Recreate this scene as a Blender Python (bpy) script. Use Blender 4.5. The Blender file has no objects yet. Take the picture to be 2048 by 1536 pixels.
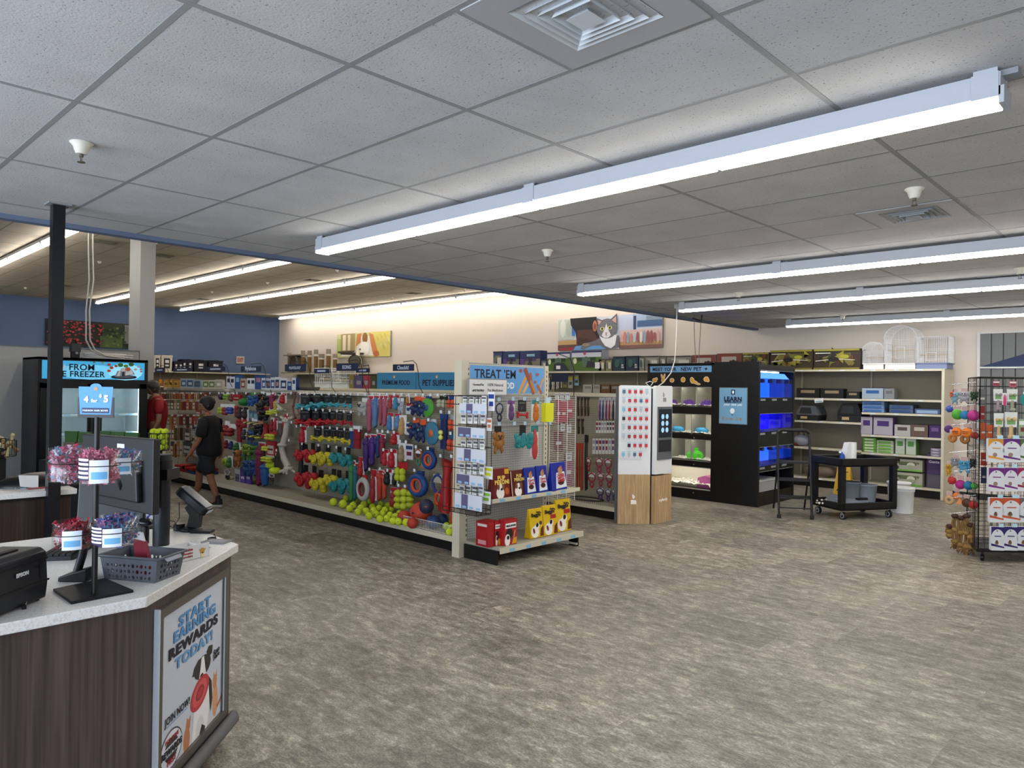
import bpy, math, random
import numpy as np
from mathutils import Vector, Matrix, Euler
random.seed(7)
C = bpy.context.scene.collection
SC = bpy.context.scene
PI = math.pi
# ---------------------------------------------------------------- camera
EYE = 1.68
FPX, YAW, PITCH, ROLL = 1457.16, 0.7667836, 0.00555, 0.01434596
_f = np.array([-math.sin(YAW)*math.cos(PITCH), math.cos(YAW)*math.cos(PITCH), math.sin(PITCH)])
_r = np.array([math.cos(YAW), math.sin(YAW), 0.0]); _u = np.cross(_r, _f)
R_ = math.cos(ROLL)*_r + math.sin(ROLL)*_u
U_ = -math.sin(ROLL)*_r + math.cos(ROLL)*_u
cam_data = bpy.data.cameras.new('camera'); cam = bpy.data.objects.new('camera', cam_data); C.objects.link(cam)
cam_data.sensor_width = 36; cam_data.lens = FPX/2048*36; cam_data.clip_start = .05; cam_data.clip_end = 100
M = Matrix(((R_[0], U_[0], -_f[0], 0), (R_[1], U_[1], -_f[1], 0), (R_[2], U_[2], -_f[2], EYE), (0, 0, 0, 1)))
cam.matrix_world = M
SC.camera = cam
def ray(x, y): return _f*FPX + R_*(x-1024) - U_*(y-768)
def at(x, y, X=None, Y=None, Z=None):
    """world point seen at a photograph pixel, on the plane X=, Y= or Z="""
    d = ray(x, y)
    t = X/d[0] if X is not None else Y/d[1] if Y is not None else (Z-EYE)/d[2]
    return Vector((d[0]*t, d[1]*t, d[2]*t+EYE))
# ---------------------------------------------------------------- world, exposure, daylight
SC.view_settings.view_transform = 'Standard'; SC.view_settings.look = 'None'
SC.view_settings.gamma = 1; SC.view_settings.use_curve_mapping = False
SC.view_settings.exposure = 0.08
SC.cycles.use_denoising = True
SC.cycles.max_bounces = 7; SC.cycles.diffuse_bounces = 4; SC.cycles.glossy_bounces = 3; SC.cycles.transparent_max_bounces = 10; SC.cycles.transmission_bounces = 6
SC.cycles.sample_clamp_indirect = 6
w = bpy.data.worlds.new('daylight'); SC.world = w; w.use_nodes = True
w.node_tree.nodes['Background'].inputs[0].default_value = (.55, .78, 1, 1)
w.node_tree.nodes['Background'].inputs[1].default_value = 1.0
def area(name, loc, rot, sx, sy, power, col):
    l = bpy.data.lights.new(name, 'AREA'); l.shape = 'RECTANGLE'; l.size = sx; l.size_y = sy; l.energy = power; l.color = col
    o = bpy.data.objects.new(name, l); C.objects.link(o); o.location = loc; o.rotation_euler = rot
    return o
# daylight coming in through the storefront windows behind the photographer
area('daylight', (-1.0, -3.75, 1.4), (PI/2, 0, 0), 10.4, 2.2, 860, (.76, .85, 1))
TUBE_NEAR, TUBE_FAR = 27.0, 19.0
# ---------------------------------------------------------------- materials
_mats = {}
def lin(h):
    if isinstance(h, str):
        h = h.lstrip('#'); h = [int(h[i:i+2], 16)/255 for i in (0, 2, 4)]
    return tuple((c/12.92 if c <= .04045 else ((c+.055)/1.055)**2.4) for c in h)
def mat(col, rough=.6, metal=0, emit=0, alpha=1, trans=0, spec=.4, ecol=None):
    k = (col, rough, metal, emit, alpha, trans, spec, ecol)
    if k in _mats: return _mats[k]
    m = bpy.data.materials.new('paint_%s' % str(col).strip('#')); m.use_nodes = True
    b = m.node_tree.nodes['Principled BSDF']; c = lin(col)
    b.inputs['Base Color'].default_value = (*c, 1); b.inputs['Roughness'].default_value = rough
    b.inputs['Metallic'].default_value = metal; b.inputs['Alpha'].default_value = alpha
    b.inputs['Transmission Weight'].default_value = trans; b.inputs['Specular IOR Level'].default_value = spec
    if emit: b.inputs['Emission Color'].default_value = (*(lin(ecol) if ecol else c), 1); b.inputs['Emission Strength'].default_value = emit
    _mats[k] = m; return m
def nodes(name, rough=.6, metal=0, spec=.4):
    m = bpy.data.materials.new(name); m.use_nodes = True; nt = m.node_tree; b = nt.nodes['Principled BSDF']
    b.inputs['Roughness'].default_value = rough; b.inputs['Metallic'].default_value = metal; b.inputs['Specular IOR Level'].default_value = spec
    return m, nt, b
def N(nt, t, **kw):
    n = nt.nodes.new(t)
    for k, v in kw.items():
        if k.startswith('i_'): n.inputs[int(k[2:])].default_value = v
        elif k in n.inputs.keys() if hasattr(n.inputs, 'keys') else False: n.inputs[k].default_value = v
        else: setattr(n, k, v)
    return n
def ramp(nt, src, stops):
    r = nt.nodes.new('ShaderNodeValToRGB'); nt.links.new(src, r.inputs[0])
    e = r.color_ramp.elements
    while len(e) < len(stops): e.new(.5)
    for el, (p, c) in zip(e, stops): el.position = p; el.color = (*lin(c), 1)
    return r.outputs[0]
def coords(nt, scale=(1, 1, 1), rot=(0, 0, 0), kind='Object'):
    tc = nt.nodes.new('ShaderNodeTexCoord'); mp = nt.nodes.new('ShaderNodeMapping')
    mp.inputs['Scale'].default_value = scale; mp.inputs['Rotation'].default_value = rot
    nt.links.new(tc.outputs[kind], mp.inputs[0]); return mp.outputs[0]
def mix(nt, a, b, fac, mode='MIX'):
    n = nt.nodes.new('ShaderNodeMix'); n.data_type = 'RGBA'; n.blend_type = mode
    for s, v in ((0, fac), (6, a), (7, b)):
        if hasattr(v, 'links') or isinstance(v, bpy.types.NodeSocket): nt.links.new(v, n.inputs[s])
        else: n.inputs[s].default_value = v if s == 0 else (*lin(v), 1)
    return n.outputs[2]
def bump(nt, b, h, strength=.3, dist=.01):
    n = nt.nodes.new('ShaderNodeBump'); n.inputs['Strength'].default_value = strength; n.inputs['Distance'].default_value = dist
    nt.links.new(h, n.inputs['Height']); nt.links.new(n.outputs[0], b.inputs['Normal'])
def wood_mat(name, dark, light, sc=(18, 18, 1.2), rough=.45):
    m, nt, b = nodes(name, rough)
    co = coords(nt, sc)
    n1 = N(nt, 'ShaderNodeTexNoise'); n1.inputs['Scale'].default_value = 1.0; n1.inputs['Detail'].default_value = 5; n1.inputs['Distortion'].default_value = .6
    nt.links.new(co, n1.inputs['Vector'])
    co2 = coords(nt, (sc[0]*9, sc[1]*9, sc[2]*2)); n2 = N(nt, 'ShaderNodeTexNoise'); n2.inputs['Scale'].default_value = 1; n2.inputs['Detail'].default_value = 2
    nt.links.new(co2, n2.inputs['Vector'])
    c1 = ramp(nt, n1.outputs[0], [(.3, dark), (.7, light)]); c2 = ramp(nt, n2.outputs[0], [(.35, '#9a9a9a'), (.65, '#ffffff')])
    nt.links.new(mix(nt, c1, c2, .6, 'MULTIPLY'), b.inputs['Base Color'])
    return m
def floor_mat():
    m, nt, b = nodes('vinyl_floor', .42, spec=.35)
    co = coords(nt, (1, 1, 1))
    br = nt.nodes.new('ShaderNodeTexBrick'); br.offset = .5
    for k, v in (('Scale', 1.0), ('Mortar Size', .0025), ('Brick Width', .6096), ('Row Height', .4572), ('Bias', 0), ('Mortar Smooth', .5)): br.inputs[k].default_value = v
    br.inputs['Color1'].default_value = (0, 0, 0, 1); br.inputs['Color2'].default_value = (1, 1, 1, 1); br.inputs['Mortar'].default_value = (.35, .35, .35, 1)
    nt.links.new(co, br.inputs['Vector'])
    # every tile shifts its own marbling
    off = nt.nodes.new('ShaderNodeVectorMath'); off.operation = 'SCALE'; off.inputs['Scale'].default_value = 13.7
    nt.links.new(br.outputs['Color'], off.inputs[0])
    add = nt.nodes.new('ShaderNodeVectorMath'); add.operation = 'ADD'; nt.links.new(co, add.inputs[0]); nt.links.new(off.outputs[0], add.inputs[1])
    mp = nt.nodes.new('ShaderNodeMapping'); mp.inputs['Scale'].default_value = (2.1, 4.6, 1); nt.links.new(add.outputs[0], mp.inputs[0])
    n1 = N(nt, 'ShaderNodeTexNoise'); n1.inputs['Scale'].default_value = 3.0; n1.inputs['Detail'].default_value = 14; n1.inputs['Roughness'].default_value = .84; n1.inputs['Distortion'].default_value = .1
    nt.links.new(mp.outputs[0], n1.inputs['Vector'])
    c1 = ramp(nt, n1.outputs[0], [(.30, '#4f4a42'), (.43, '#7d766b'), (.53, '#a29b8d'), (.64, '#ddd5c2')])
    c2 = ramp(nt, br.outputs['Color'], [(0, '#a5a3a2'), (1, '#ffffff')])
    n2 = N(nt, 'ShaderNodeTexNoise'); n2.inputs['Scale'].default_value = 34; n2.inputs['Detail'].default_value = 6; nt.links.new(mp.outputs[0], n2.inputs['Vector'])
    c3 = ramp(nt, n2.outputs[0], [(.38, '#9a9a98'), (.6, '#ffffff')])
    a = mix(nt, c1, c2, .55, 'MULTIPLY'); a = mix(nt, a, c3, .6, 'MULTIPLY')
    nt.links.new(a, b.inputs['Base Color'])
    rr = nt.nodes.new('ShaderNodeMapRange'); nt.links.new(n1.outputs[0], rr.inputs[0]); rr.inputs[3].default_value = .34; rr.inputs[4].default_value = .55; nt.links.new(rr.outputs[0], b.inputs['Roughness'])
    bump(nt, b, n1.outputs[0], .12, .004)
    return m
def ceiling_mat(name, base, speck):
    m, nt, b = nodes(name, .9, spec=.1)
    co = coords(nt)
    n = N(nt, 'ShaderNodeTexNoise'); n.inputs['Scale'].default_value = 95; n.inputs['Detail'].default_value = 3; n.inputs['Roughness'].default_value = .6; nt.links.new(co, n.inputs['Vector'])
    n2 = N(nt, 'ShaderNodeTexNoise'); n2.inputs['Scale'].default_value = 3; nt.links.new(co, n2.inputs['Vector'])
    c = ramp(nt, n.outputs[0], [(.30, speck), (.385, base)]); c2 = ramp(nt, n2.outputs[0], [(.3, '#f2f2f2'), (.7, '#ffffff')])
    nt.links.new(mix(nt, c, c2, 1.0, 'MULTIPLY'), b.inputs['Base Color'])
    bump(nt, b, n.outputs[0], .35, .004)
    return m
def wall_mat(name, col, rough=.8):
    m, nt, b = nodes(name, rough, spec=.25); co = coords(nt)
    n = N(nt, 'ShaderNodeTexNoise'); n.inputs['Scale'].default_value = .7; n.inputs['Detail'].default_value = 2; nt.links.new(co, n.inputs['Vector'])
    c2 = ramp(nt, n.outputs[0], [(.2, '#f6f6f6'), (.8, '#ffffff')]); nt.links.new(mix(nt, col, c2, 1.0, 'MULTIPLY'), b.inputs['Base Color'])
    n2 = N(nt, 'ShaderNodeTexNoise'); n2.inputs['Scale'].default_value = 160; nt.links.new(co, n2.inputs['Vector']); bump(nt, b, n2.outputs[0], .08, .002)
    return m
def peg_mat(name, col, hole, pitch=.0254, horizontal='X'):
    """perforated hardboard: round holes on a square grid"""
    m, nt, b = nodes(name, .6, spec=.3)
    tc = nt.nodes.new('ShaderNodeTexCoord'); sp = nt.nodes.new('ShaderNodeSeparateXYZ'); nt.links.new(tc.outputs['Object'], sp.inputs[0])
    def frac(sock):
        d = nt.nodes.new('ShaderNodeMath'); d.operation = 'DIVIDE'; d.inputs[1].default_value = pitch; nt.links.new(sock, d.inputs[0])
        f = nt.nodes.new('ShaderNodeMath'); f.operation = 'FRACT'; nt.links.new(d.outputs[0], f.inputs[0])
        s = nt.nodes.new('ShaderNodeMath'); s.operation = 'SUBTRACT'; s.inputs[1].default_value = .5; nt.links.new(f.outputs[0], s.inputs[0])
        p = nt.nodes.new('ShaderNodeMath'); p.operation = 'POWER'; p.inputs[1].default_value = 2; nt.links.new(s.outputs[0], p.inputs[0]); return p.outputs[0]
    a = nt.nodes.new('ShaderNodeMath'); a.operation = 'ADD'; nt.links.new(frac(sp.outputs[horizontal]), a.inputs[0]); nt.links.new(frac(sp.outputs['Z']), a.inputs[1])
    l = nt.nodes.new('ShaderNodeMath'); l.operation = 'LESS_THAN'; l.inputs[1].default_value = .030; nt.links.new(a.outputs[0], l.inputs[0])
    nt.links.new(mix(nt, col, hole, l.outputs[0]), b.inputs['Base Color'])
    return m
# ---------------------------------------------------------------- mesh builder
class MB:
    def __init__(s): s.v = []; s.f = []; s.mi = []; s.sm = []; s.mats = []
    def m(s, mt):
        if isinstance(mt, str): mt = mat(mt)
        if mt not in s.mats: s.mats.append(mt)
        return s.mats.index(mt)
    def add(s, vs, fs, mt, smooth=False, T=None):
        o = len(s.v); i = s.m(mt)
        s.v += [tuple(T @ Vector(p)) for p in vs] if T is not None else [tuple(p) for p in vs]
        for f in fs: s.f.append([o+k for k in f]); s.mi.append(i); s.sm.append(smooth)
        return s
    def box(s, x0, y0, z0, x1, y1, z1, mt, T=None, ch=0):
        if x0 > x1: x0, x1 = x1, x0
        if y0 > y1: y0, y1 = y1, y0
        if z0 > z1: z0, z1 = z1, z0
        if ch:
            c = min(ch, (x1-x0)*.45, (y1-y0)*.45)
            p = [(x0+c, y0), (x1-c, y0), (x1, y0+c), (x1, y1-c), (x1-c, y1), (x0+c, y1), (x0, y1-c), (x0, y0+c)]
            return s.prism(p, z0, z1, mt, T=T)
        vs = [(x0, y0, z0), (x1, y0, z0), (x1, y1, z0), (x0, y1, z0), (x0, y0, z1), (x1, y0, z1), (x1, y1, z1), (x0, y1, z1)]
        return s.add(vs, [(0, 3, 2, 1), (4, 5, 6, 7), (0, 1, 5, 4), (1, 2, 6, 5), (2, 3, 7, 6), (3, 0, 4, 7)], mt, T=T)
    def prism(s, pts, z0, z1, mt, T=None, axis='Z', smooth=False):
        n = len(pts)
        def P(a, b, c): return (a, b, c) if axis == 'Z' else (a, c, b) if axis == 'Y' else (c, a, b)
        vs = [P(a, b, z0) for a, b in pts]+[P(a, b, z1) for a, b in pts]
        fs = [tuple(range(n))[::-1], tuple(range(n, 2*n))]+[(i, (i+1) % n, n+(i+1) % n, n+i) for i in range(n)]
        if axis == 'Y': fs = [f[::-1] for f in fs]
        o = len(s.sm); s.add(vs, fs, mt, smooth, T)
        s.sm[o] = s.sm[o+1] = False
        return s
    def cyl(s, a, b, r, mt, n=10, r2=None, cap=True, T=None, smooth=True):
        a, b = Vector(a), Vector(b); r2 = r if r2 is None else r2
        d = (b-a).normalized(); u = d.orthogonal().normalized(); w_ = d.cross(u)
        vs = [a+(u*math.cos(2*PI*i/n)+w_*math.sin(2*PI*i/n))*r for i in range(n)]+[b+(u*math.cos(2*PI*i/n)+w_*math.sin(2*PI*i/n))*r2 for i in range(n)]
        s.add(vs, [(i, (i+1) % n, n+(i+1) % n, n+i) for i in range(n)], mt, smooth, T)
        if cap: s.add(vs, [tuple(range(n))[::-1], tuple(range(n, 2*n))], mt, False, T)
        return s
    def tube(s, pts, r, mt, n=6, T=None):
        pts = [Vector(p) for p in pts]; rs = r if isinstance(r, (list, tuple)) else [r]*len(pts)
        vs = []; k = len(pts); u = None
        for i, p in enumerate(pts):
            d = (pts[min(i+1, k-1)]-pts[max(i-1, 0)])
            d = d.normalized() if d.length > 1e-9 else Vector((0, 0, 1))
            if u is None: u = d.orthogonal().normalized()
            u = (u-d*u.dot(d)); u = u.normalized() if u.length > 1e-6 else d.orthogonal().normalized()
            w_ = d.cross(u)
            vs += [p+(u*math.cos(2*PI*j/n)+w_*math.sin(2*PI*j/n))*rs[i] for j in range(n)]
        fs = [(i*n+j, i*n+(j+1) % n, (i+1)*n+(j+1) % n, (i+1)*n+j) for i in range(k-1) for j in range(n)]
        s.add(vs, fs, mt, True, T); s.add(vs, [tuple(range(n))[::-1], tuple(range((k-1)*n, k*n))], mt, False, T)
        return s
    def sph(s, c, r, mt, n=10, k=7, sc=(1, 1, 1), T=None):
        vs = [(c[0], c[1], c[2]+r*sc[2])]
        for i in range(1, k):
            t = PI*i/k
            vs += [(c[0]+r*sc[0]*math.sin(t)*math.cos(2*PI*j/n), c[1]+r*sc[1]*math.sin(t)*math.sin(2*PI*j/n), c[2]+r*sc[2]*math.cos(t)) for j in range(n)]
        vs.append((c[0], c[1], c[2]-r*sc[2])); L = len(vs)-1
        fs = [(0, 1+j, 1+(j+1) % n) for j in range(n)]
        for i in range(k-2): fs += [(1+i*n+j, 1+(i+1)*n+j, 1+(i+1)*n+(j+1) % n, 1+i*n+(j+1) % n) for j in range(n)]
        fs += [(L, 1+(k-2)*n+(j+1) % n, 1+(k-2)*n+j) for j in range(n)]
        return s.add(vs, fs, mt, True, T)
    def lathe(s, prof, mt, n=16, T=None, cap=True, c=(0, 0)):
        vs = [(c[0]+r*math.cos(2*PI*j/n), c[1]+r*math.sin(2*PI*j/n), z) for r, z in prof for j in range(n)]; k = len(prof)
        s.add(vs, [(i*n+j, i*n+(j+1) % n, (i+1)*n+(j+1) % n, (i+1)*n+j) for i in range(k-1) for j in range(n)], mt, True, T)
        if cap: s.add(vs, [tuple(range(n))[::-1], tuple(range((k-1)*n, k*n))], mt, False, T)
        return s
    def torus(s, c, R, r, mt, n=18, k=6, axis='Y', sc=(1, 1), T=None):
        vs = []
        for i in range(n):
            a = 2*PI*i/n
            for j in range(k):
                b = 2*PI*j/k; q = R+r*math.cos(b); h = r*math.sin(b)
                x, y = q*math.cos(a)*sc[0], q*math.sin(a)*sc[1]
                vs.append((c[0]+x, c[1]+h, c[2]+y) if axis == 'Y' else (c[0]+h, c[1]+x, c[2]+y) if axis == 'X' else (c[0]+x, c[1]+y, c[2]+h))
        return s.add(vs, [(i*k+j, ((i+1) % n)*k+j, ((i+1) % n)*k+(j+1) % k, i*k+(j+1) % k) for i in range(n) for j in range(k)], mt, True, T)
    def merge(s, o, T=None):
        for f, i, sm in zip(o.f, o.mi, o.sm): s.f.append([k+len(s.v) for k in f]); s.mi.append(s.m(o.mats[i])); s.sm.append(sm)
        s.v += [tuple(T @ Vector(p)) for p in o.v] if T is not None else o.v
        return s
    def mesh(s, name='mesh'):
        me = bpy.data.meshes.new(name); me.from_pydata(s.v, [], s.f)
        for m_ in s.mats: me.materials.append(m_)
        me.polygons.foreach_set('material_index', s.mi); me.polygons.foreach_set('use_smooth', s.sm); me.update()
        return me
def ob(name, mb, parent=None, loc=(0, 0, 0), rot=(0, 0, 0), scale=(1, 1, 1), bevel=0, M=None):
    me = mb.mesh(name) if isinstance(mb, MB) else mb
    o = bpy.data.objects.new(name, me); C.objects.link(o); o.parent = parent
    if M is not None: o.matrix_local = M
    else: o.location = loc; o.rotation_euler = rot; o.scale = scale
    if bevel:
        b = o.modifiers.new('bevel', 'BEVEL'); b.width = bevel; b.segments = 2; b.limit_method = 'ANGLE'
    return o
def tag(o, label, cat, group=None, kind=None):
    o['label'] = label; o['category'] = cat
    if group: o['group'] = group
    if kind: o['kind'] = kind
    return o
def thing(name, label, cat, loc=(0, 0, 0), rz=0, group=None, scale=(1, 1, 1)):
    o = bpy.data.objects.new(name, None); C.objects.link(o); o.empty_display_size = .1
    o.location = loc; o.rotation_euler = (0, 0, rz); o.scale = scale
    return tag(o, label, cat, group)
def struct(name, mb, **kw):
    o = ob(name, mb, **kw); o['kind'] = 'structure'; return o
def frame(origin, right, up=(0, 0, 1)):
    r = Vector(right).normalized(); u = Vector(up).normalized(); n = r.cross(u)
    return Matrix(((r.x, u.x, n.x, origin[0]), (r.y, u.y, n.y, origin[1]), (r.z, u.z, n.z, origin[2]), (0, 0, 0, 1)))
_txt = {}
def text_mesh(body, bold=.0, shear=0, extr=.02, spacing=1.0):
    spacing += bold*2.2
    k = (body, bold, shear, extr, spacing)
    if k not in _txt:
        c = bpy.data.curves.new('t', 'FONT'); c.body = body; c.align_x = 'CENTER'; c.align_y = 'CENTER'; c.offset = bold; c.shear = shear
        c.extrude = extr; c.resolution_u = 3; c.size = 1; c.space_line = .9; c.space_character = spacing
        o = bpy.data.objects.new('t', c); C.objects.link(o)
        dg = bpy.context.evaluated_depsgraph_get(); me = bpy.data.meshes.new_from_object(o.evaluated_get(dg)); bpy.data.objects.remove(o)
        co = np.array([v.co[:] for v in me.vertices]) if len(me.vertices) else np.zeros((1, 3))
        ctr = (co.max(0)+co.min(0))/2; dim = co.max(0)-co.min(0)
        me.transform(Matrix.Translation((-ctr[0], -ctr[1], 0)))
        _txt[k] = (me, dim)
    return _txt[k]
def lettering(body, m, parent, F, u, v, w=None, h=None, bold=.02, shear=0, rot=0, name='lettering', spacing=1.0, lift=.001):
    """flat raised letters on the panel whose frame is F, centred at (u, v) metres; name repeats per panel"""
    me, dim = text_mesh(body, bold, shear, .02, spacing)
    me = me.copy(); me.materials.clear(); me.materials.append(mat(m) if isinstance(m, str) else m)
    sx = (w/dim[0]) if w else h/dim[1]; sy = (h/dim[1]) if h else sx
    th = .0012/.04
    return ob(name, me, parent, M=F @ Matrix.Translation((u, v, lift)) @ Matrix.Rotation(rot, 4, 'Z') @ Matrix.Diagonal((sx, sy, th, 1)))
def ell(cx, cy, rx, ry, n=16, a0=0, a1=2*PI, rot=0):
    c, s_ = math.cos(rot), math.sin(rot)
    return [(cx+rx*math.cos(t)*c-ry*math.sin(t)*s_, cy+rx*math.cos(t)*s_+ry*math.sin(t)*c) for t in [a0+(a1-a0)*i/n for i in range(n)]]
def art(name, parent, F, w_, h_, shapes, lift=.0005, step=.0005, rough=.5, emit=0):
    """a flat print: coloured shapes in 0..1 panel units laid over each other on the frame F (origin lower left)"""
    mb = MB()
    for i, (col, pts) in enumerate(shapes):
        z = lift+step*i
        n = len(pts); a = [(x*w_, y*h_, z) for x, y in pts]
        ar = sum(a[k][0]*a[(k+1) % n][1]-a[(k+1) % n][0]*a[k][1] for k in range(n))
        if ar < 0: a = a[::-1]
        mm = col if not isinstance(col, str) else mat(col, rough, emit=emit)
        mb.add([tuple(F @ Vector(p)) for p in a], [tuple(range(n))], mm)
    return ob(name, mb, parent)
def rc(x0, y0, x1, y1): return [(x0, y0), (x1, y0), (x1, y1), (x0, y1)]
ORD = ['first', 'second', 'third', 'fourth', 'fifth', 'sixth', 'seventh', 'eighth', 'ninth', 'tenth', 'eleventh', 'twelfth', 'thirteenth', 'fourteenth', 'fifteenth', 'sixteenth', 'seventeenth', 'eighteenth', 'nineteenth', 'twentieth']
def nth(i):
    if i < 20: return ORD[i]
    t = ['', '', 'twenty', 'thirty', 'forty', 'fifty'][(i+1)//10]; r = (i+1) % 10
    return (t+'-'+ORD[r-1]) if r else {'twenty': 'twentieth', 'thirty': 'thirtieth', 'forty': 'fortieth', 'fifty': 'fiftieth'}[t]
# common paints
CREAM = mat('#c9c3ad', .5); CREAMD = mat('#a39d8c', .6); BLACK = mat('#0c0c0e', .45); BLK2 = mat('#17181b', .5); CHROME = mat('#c9ccd0', .25, 1); WHITE = mat('#e9e9ea', .45)
NAVY = mat('#16233f', .5); WIREW = mat('#dcdcd8', .4); GREYP = mat('#6d7278', .5)
def glass(name='clear_glass', rough=.02, col=(1, 1, 1), a=.06):
    m = bpy.data.materials.new(name); m.use_nodes = True; nt = m.node_tree; b = nt.nodes['Principled BSDF']
    t = nt.nodes.new('ShaderNodeBsdfTransparent'); t.inputs[0].default_value = (*col, 1); g = nt.nodes.new('ShaderNodeBsdfGlossy'); g.inputs['Roughness'].default_value = rough
    mx = nt.nodes.new('ShaderNodeMixShader'); mx.inputs[0].default_value = a
    nt.links.new(t.outputs[0], mx.inputs[1]); nt.links.new(g.outputs[0], mx.inputs[2]); nt.links.new(mx.outputs[0], nt.nodes['Material Output'].inputs[0])
    return m
GLASS = glass(); PLASTIC = glass('clear_plastic', .1, (.95, .97, 1), .14)
# ================================================================ the building
CZ, CZ2 = 2.918, 4.19          # near and far ceiling heights
XS = -6.45                     # step between the two ceilings
X0, X1, Y0, Y1 = -25.35, 5.2, -3.5, 13.65
struct('floor', MB().box(X0-.1, Y0-.1, -.1, X1+.1, Y1+.1, 0, floor_mat()))
BEIGE = wall_mat('beige_paint', '#d4cabf'); BLUEW = wall_mat('blue_paint', '#5f7396'); LGREY = wall_mat('grey_paint', '#a9a9a6')
struct('wall_back', MB().box(X0-.1, Y1, 0, X1+.1, Y1+.12, 4.4, BEIGE))
struct('wall_left', MB().box(X0-.12, Y0-.1, 0, X0, Y1, 4.4, BLUEW))
struct('wall_right', MB().box(X1, Y0-.1, 0, X1+.12, Y1, 4.4, BEIGE))
fw = MB(); wx = [(-24, -20), (-19, -15), (-14, -10), (-6.2, -3.0), (-2.6, .6), (1.0, 4.2)]
px_ = X0-.1
for a, b in wx: fw.box(px_, Y0-.12, 0, a, Y0, 4.4, BEIGE); px_ = b
fw.box(px_, Y0-.12, 0, X1+.1, Y0, 4.4, BEIGE)
for a, b in wx: fw.box(a, Y0-.12, 0, b, Y0, .3, BEIGE).box(a, Y0-.12, 2.5, b, Y0, 4.4, BEIGE)
struct('wall_front', fw)
for i, (a, b) in enumerate(wx):
    g = MB()
    for x in (a, (a+b)/2-.03, b-.06): g.box(x, Y0-.1, .3, x+.06, Y0-.04, 2.5, '#8b8f94')
    g.box(a, Y0-.1, .3, b, Y0-.04, .36, '#8b8f94').box(a, Y0-.1, 2.44, b, Y0-.04, 2.5, '#8b8f94')
    g.box(a, Y0-.075, .36, b, Y0-.065, 2.44, GLASS)
    struct('window_%d' % (i+1), g)
CN = ceiling_mat('ceiling_tile_near', '#c6c6c6', '#77777a'); CF = ceiling_mat('ceiling_tile_far', '#bdb6a8', '#8a8474')
struct('ceiling', MB().box(XS, Y0-.1, CZ, X1+.1, Y1, CZ+.1, CN))
struct('ceiling_far', MB().box(X0-.1, Y0-.1, CZ2, XS, Y1, CZ2+.1, CF))
GX, GY, TX, TY = -2.40882582, 0.96235821, 1.2192, .6096
TB = mat('#8f9090', .7); TB2 = mat('#8f8878', .7)
g = MB()
y = GY-8*TY
while y < Y1: 
    if y > Y0: g.box(XS, y-.012, CZ-.0015, X1, y+.012, CZ+.001, TB)
    y += TY
x = GX-4*TX
while x < X1:
    if x > XS: g.box(x-.012, Y0, CZ-.002, x+.012, Y1, CZ+.001, TB)
    x += TX
for (vx, vy) in ((GX+.5*TX, GY+TY), (GX+.5*TX, GY+7*TY), (-1.815, GY+13*TY), (-1.8, -2.2)):
    g.box(vx-.012, vy, CZ-.002, vx+.012, vy+TY, CZ+.001, TB)
struct('trim_1', g)
g = MB(); y = GY-8*TY
while y < Y1:
    if y > Y0: g.box(X0, y-.012, CZ2-.0015, XS-.1, y+.012, CZ2+.001, TB2)
    y += TY
x = GX-19*TX
while x < XS-.2:
    if x > X0: g.box(x-.012, Y0, CZ2-.002, x+.012, Y1, CZ2+.001, TB2)
    x += TX
struct('trim_2', g)
struct('trim_3', MB().box(XS-.10, Y0, CZ-.036, XS, Y1, CZ2, wall_mat('blue_bulkhead', '#67748c')))
# partition behind the freezer with its column up to the high ceiling
struct('wall_partition', MB().box(-13.15, Y0, 0, -12.95, 4.45, 2.2, LGREY))
struct('trim_4', MB().box(-13.15, Y0, 2.2, -12.94, 4.45, 2.215, '#6b6f72'))
struct('wall_column', MB().box(-13.45, 4.44, 0, -12.95, 4.68, CZ2, LGREY))
# baseboards
struct('baseboard_back', MB().box(X0, Y1-.012, 0, X1, Y1, .1, '#26262a'))
struct('baseboard_left', MB().box(X0, Y0, 0, X0+.012, Y1, .1, '#26262a'))
# ---------------------------------------------------------------- ceiling fixtures
LAMPN = mat('#ffffff', .4, emit=TUBE_NEAR, ecol='#fffaf2'); LAMPF = mat('#fffffe', .4, emit=TUBE_FAR, ecol='#fff6ea')
HOUS = mat('#b4b8bf', .4)
def light_row(x0, n, yc, cz, lamp, label, grp, seg=1.204, w_=.125, hb=-.109):
    t = thing('ceiling_light', label, 'ceiling light', (x0, yc, cz), 0, grp)
    L = n*seg
    h = MB(); hw = w_/2*.85
    h.prism([(-w_/2, -.022), (-w_/2, hb), (w_/2, hb), (w_/2, -.022)], 0, L, HOUS, axis='X')
    h.box(-.012, -w_/2, -.14, .006, w_/2, -.075, HOUS).box(L-.006, -w_/2, -.14, L+.012, w_/2, -.075, HOUS)
    ob('housing', h, t)
    for i in range(n):
        b = MB(); b.prism([(-w_*.48, hb), (-w_*.48, -.120), (-w_*.36, -.138), (w_*.36, -.138), (w_*.48, -.120), (w_*.48, hb)], i*seg+.012, (i+1)*seg-.012, lamp, axis='X')
        ob('lens', b, t)
    for i in range(0, n+1, 2):
        xx = min(max(i*seg, .05), L-.05); b = MB()
        b.box(xx-.045, -w_/2-.006, -.115, xx+.045, w_/2+.006, -.020, HOUS).box(xx-.04, -w_/2*.8, -.088, xx+.04, -w_/2*.95, -.001, HOUS).box(xx-.04, w_/2*.8, -.088, xx+.04, w_/2*.95, -.001, HOUS).box(xx+.03, -w_/2*.5, -.03, xx+.10, w_/2*.5, -.008, '#8b8e92')
        ob('bracket', b, t)
    return t
G_ = 'suspended strip lights on the white tile ceiling'
light_row(-5.40, 4, 3.285, CZ, LAMPN, 'nearest white strip light, ending in view at the upper right', G_)
light_row(-5.40, 7, 6.75, CZ, LAMPN, 'second strip light back, above the pet tag kiosk', G_)
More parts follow.
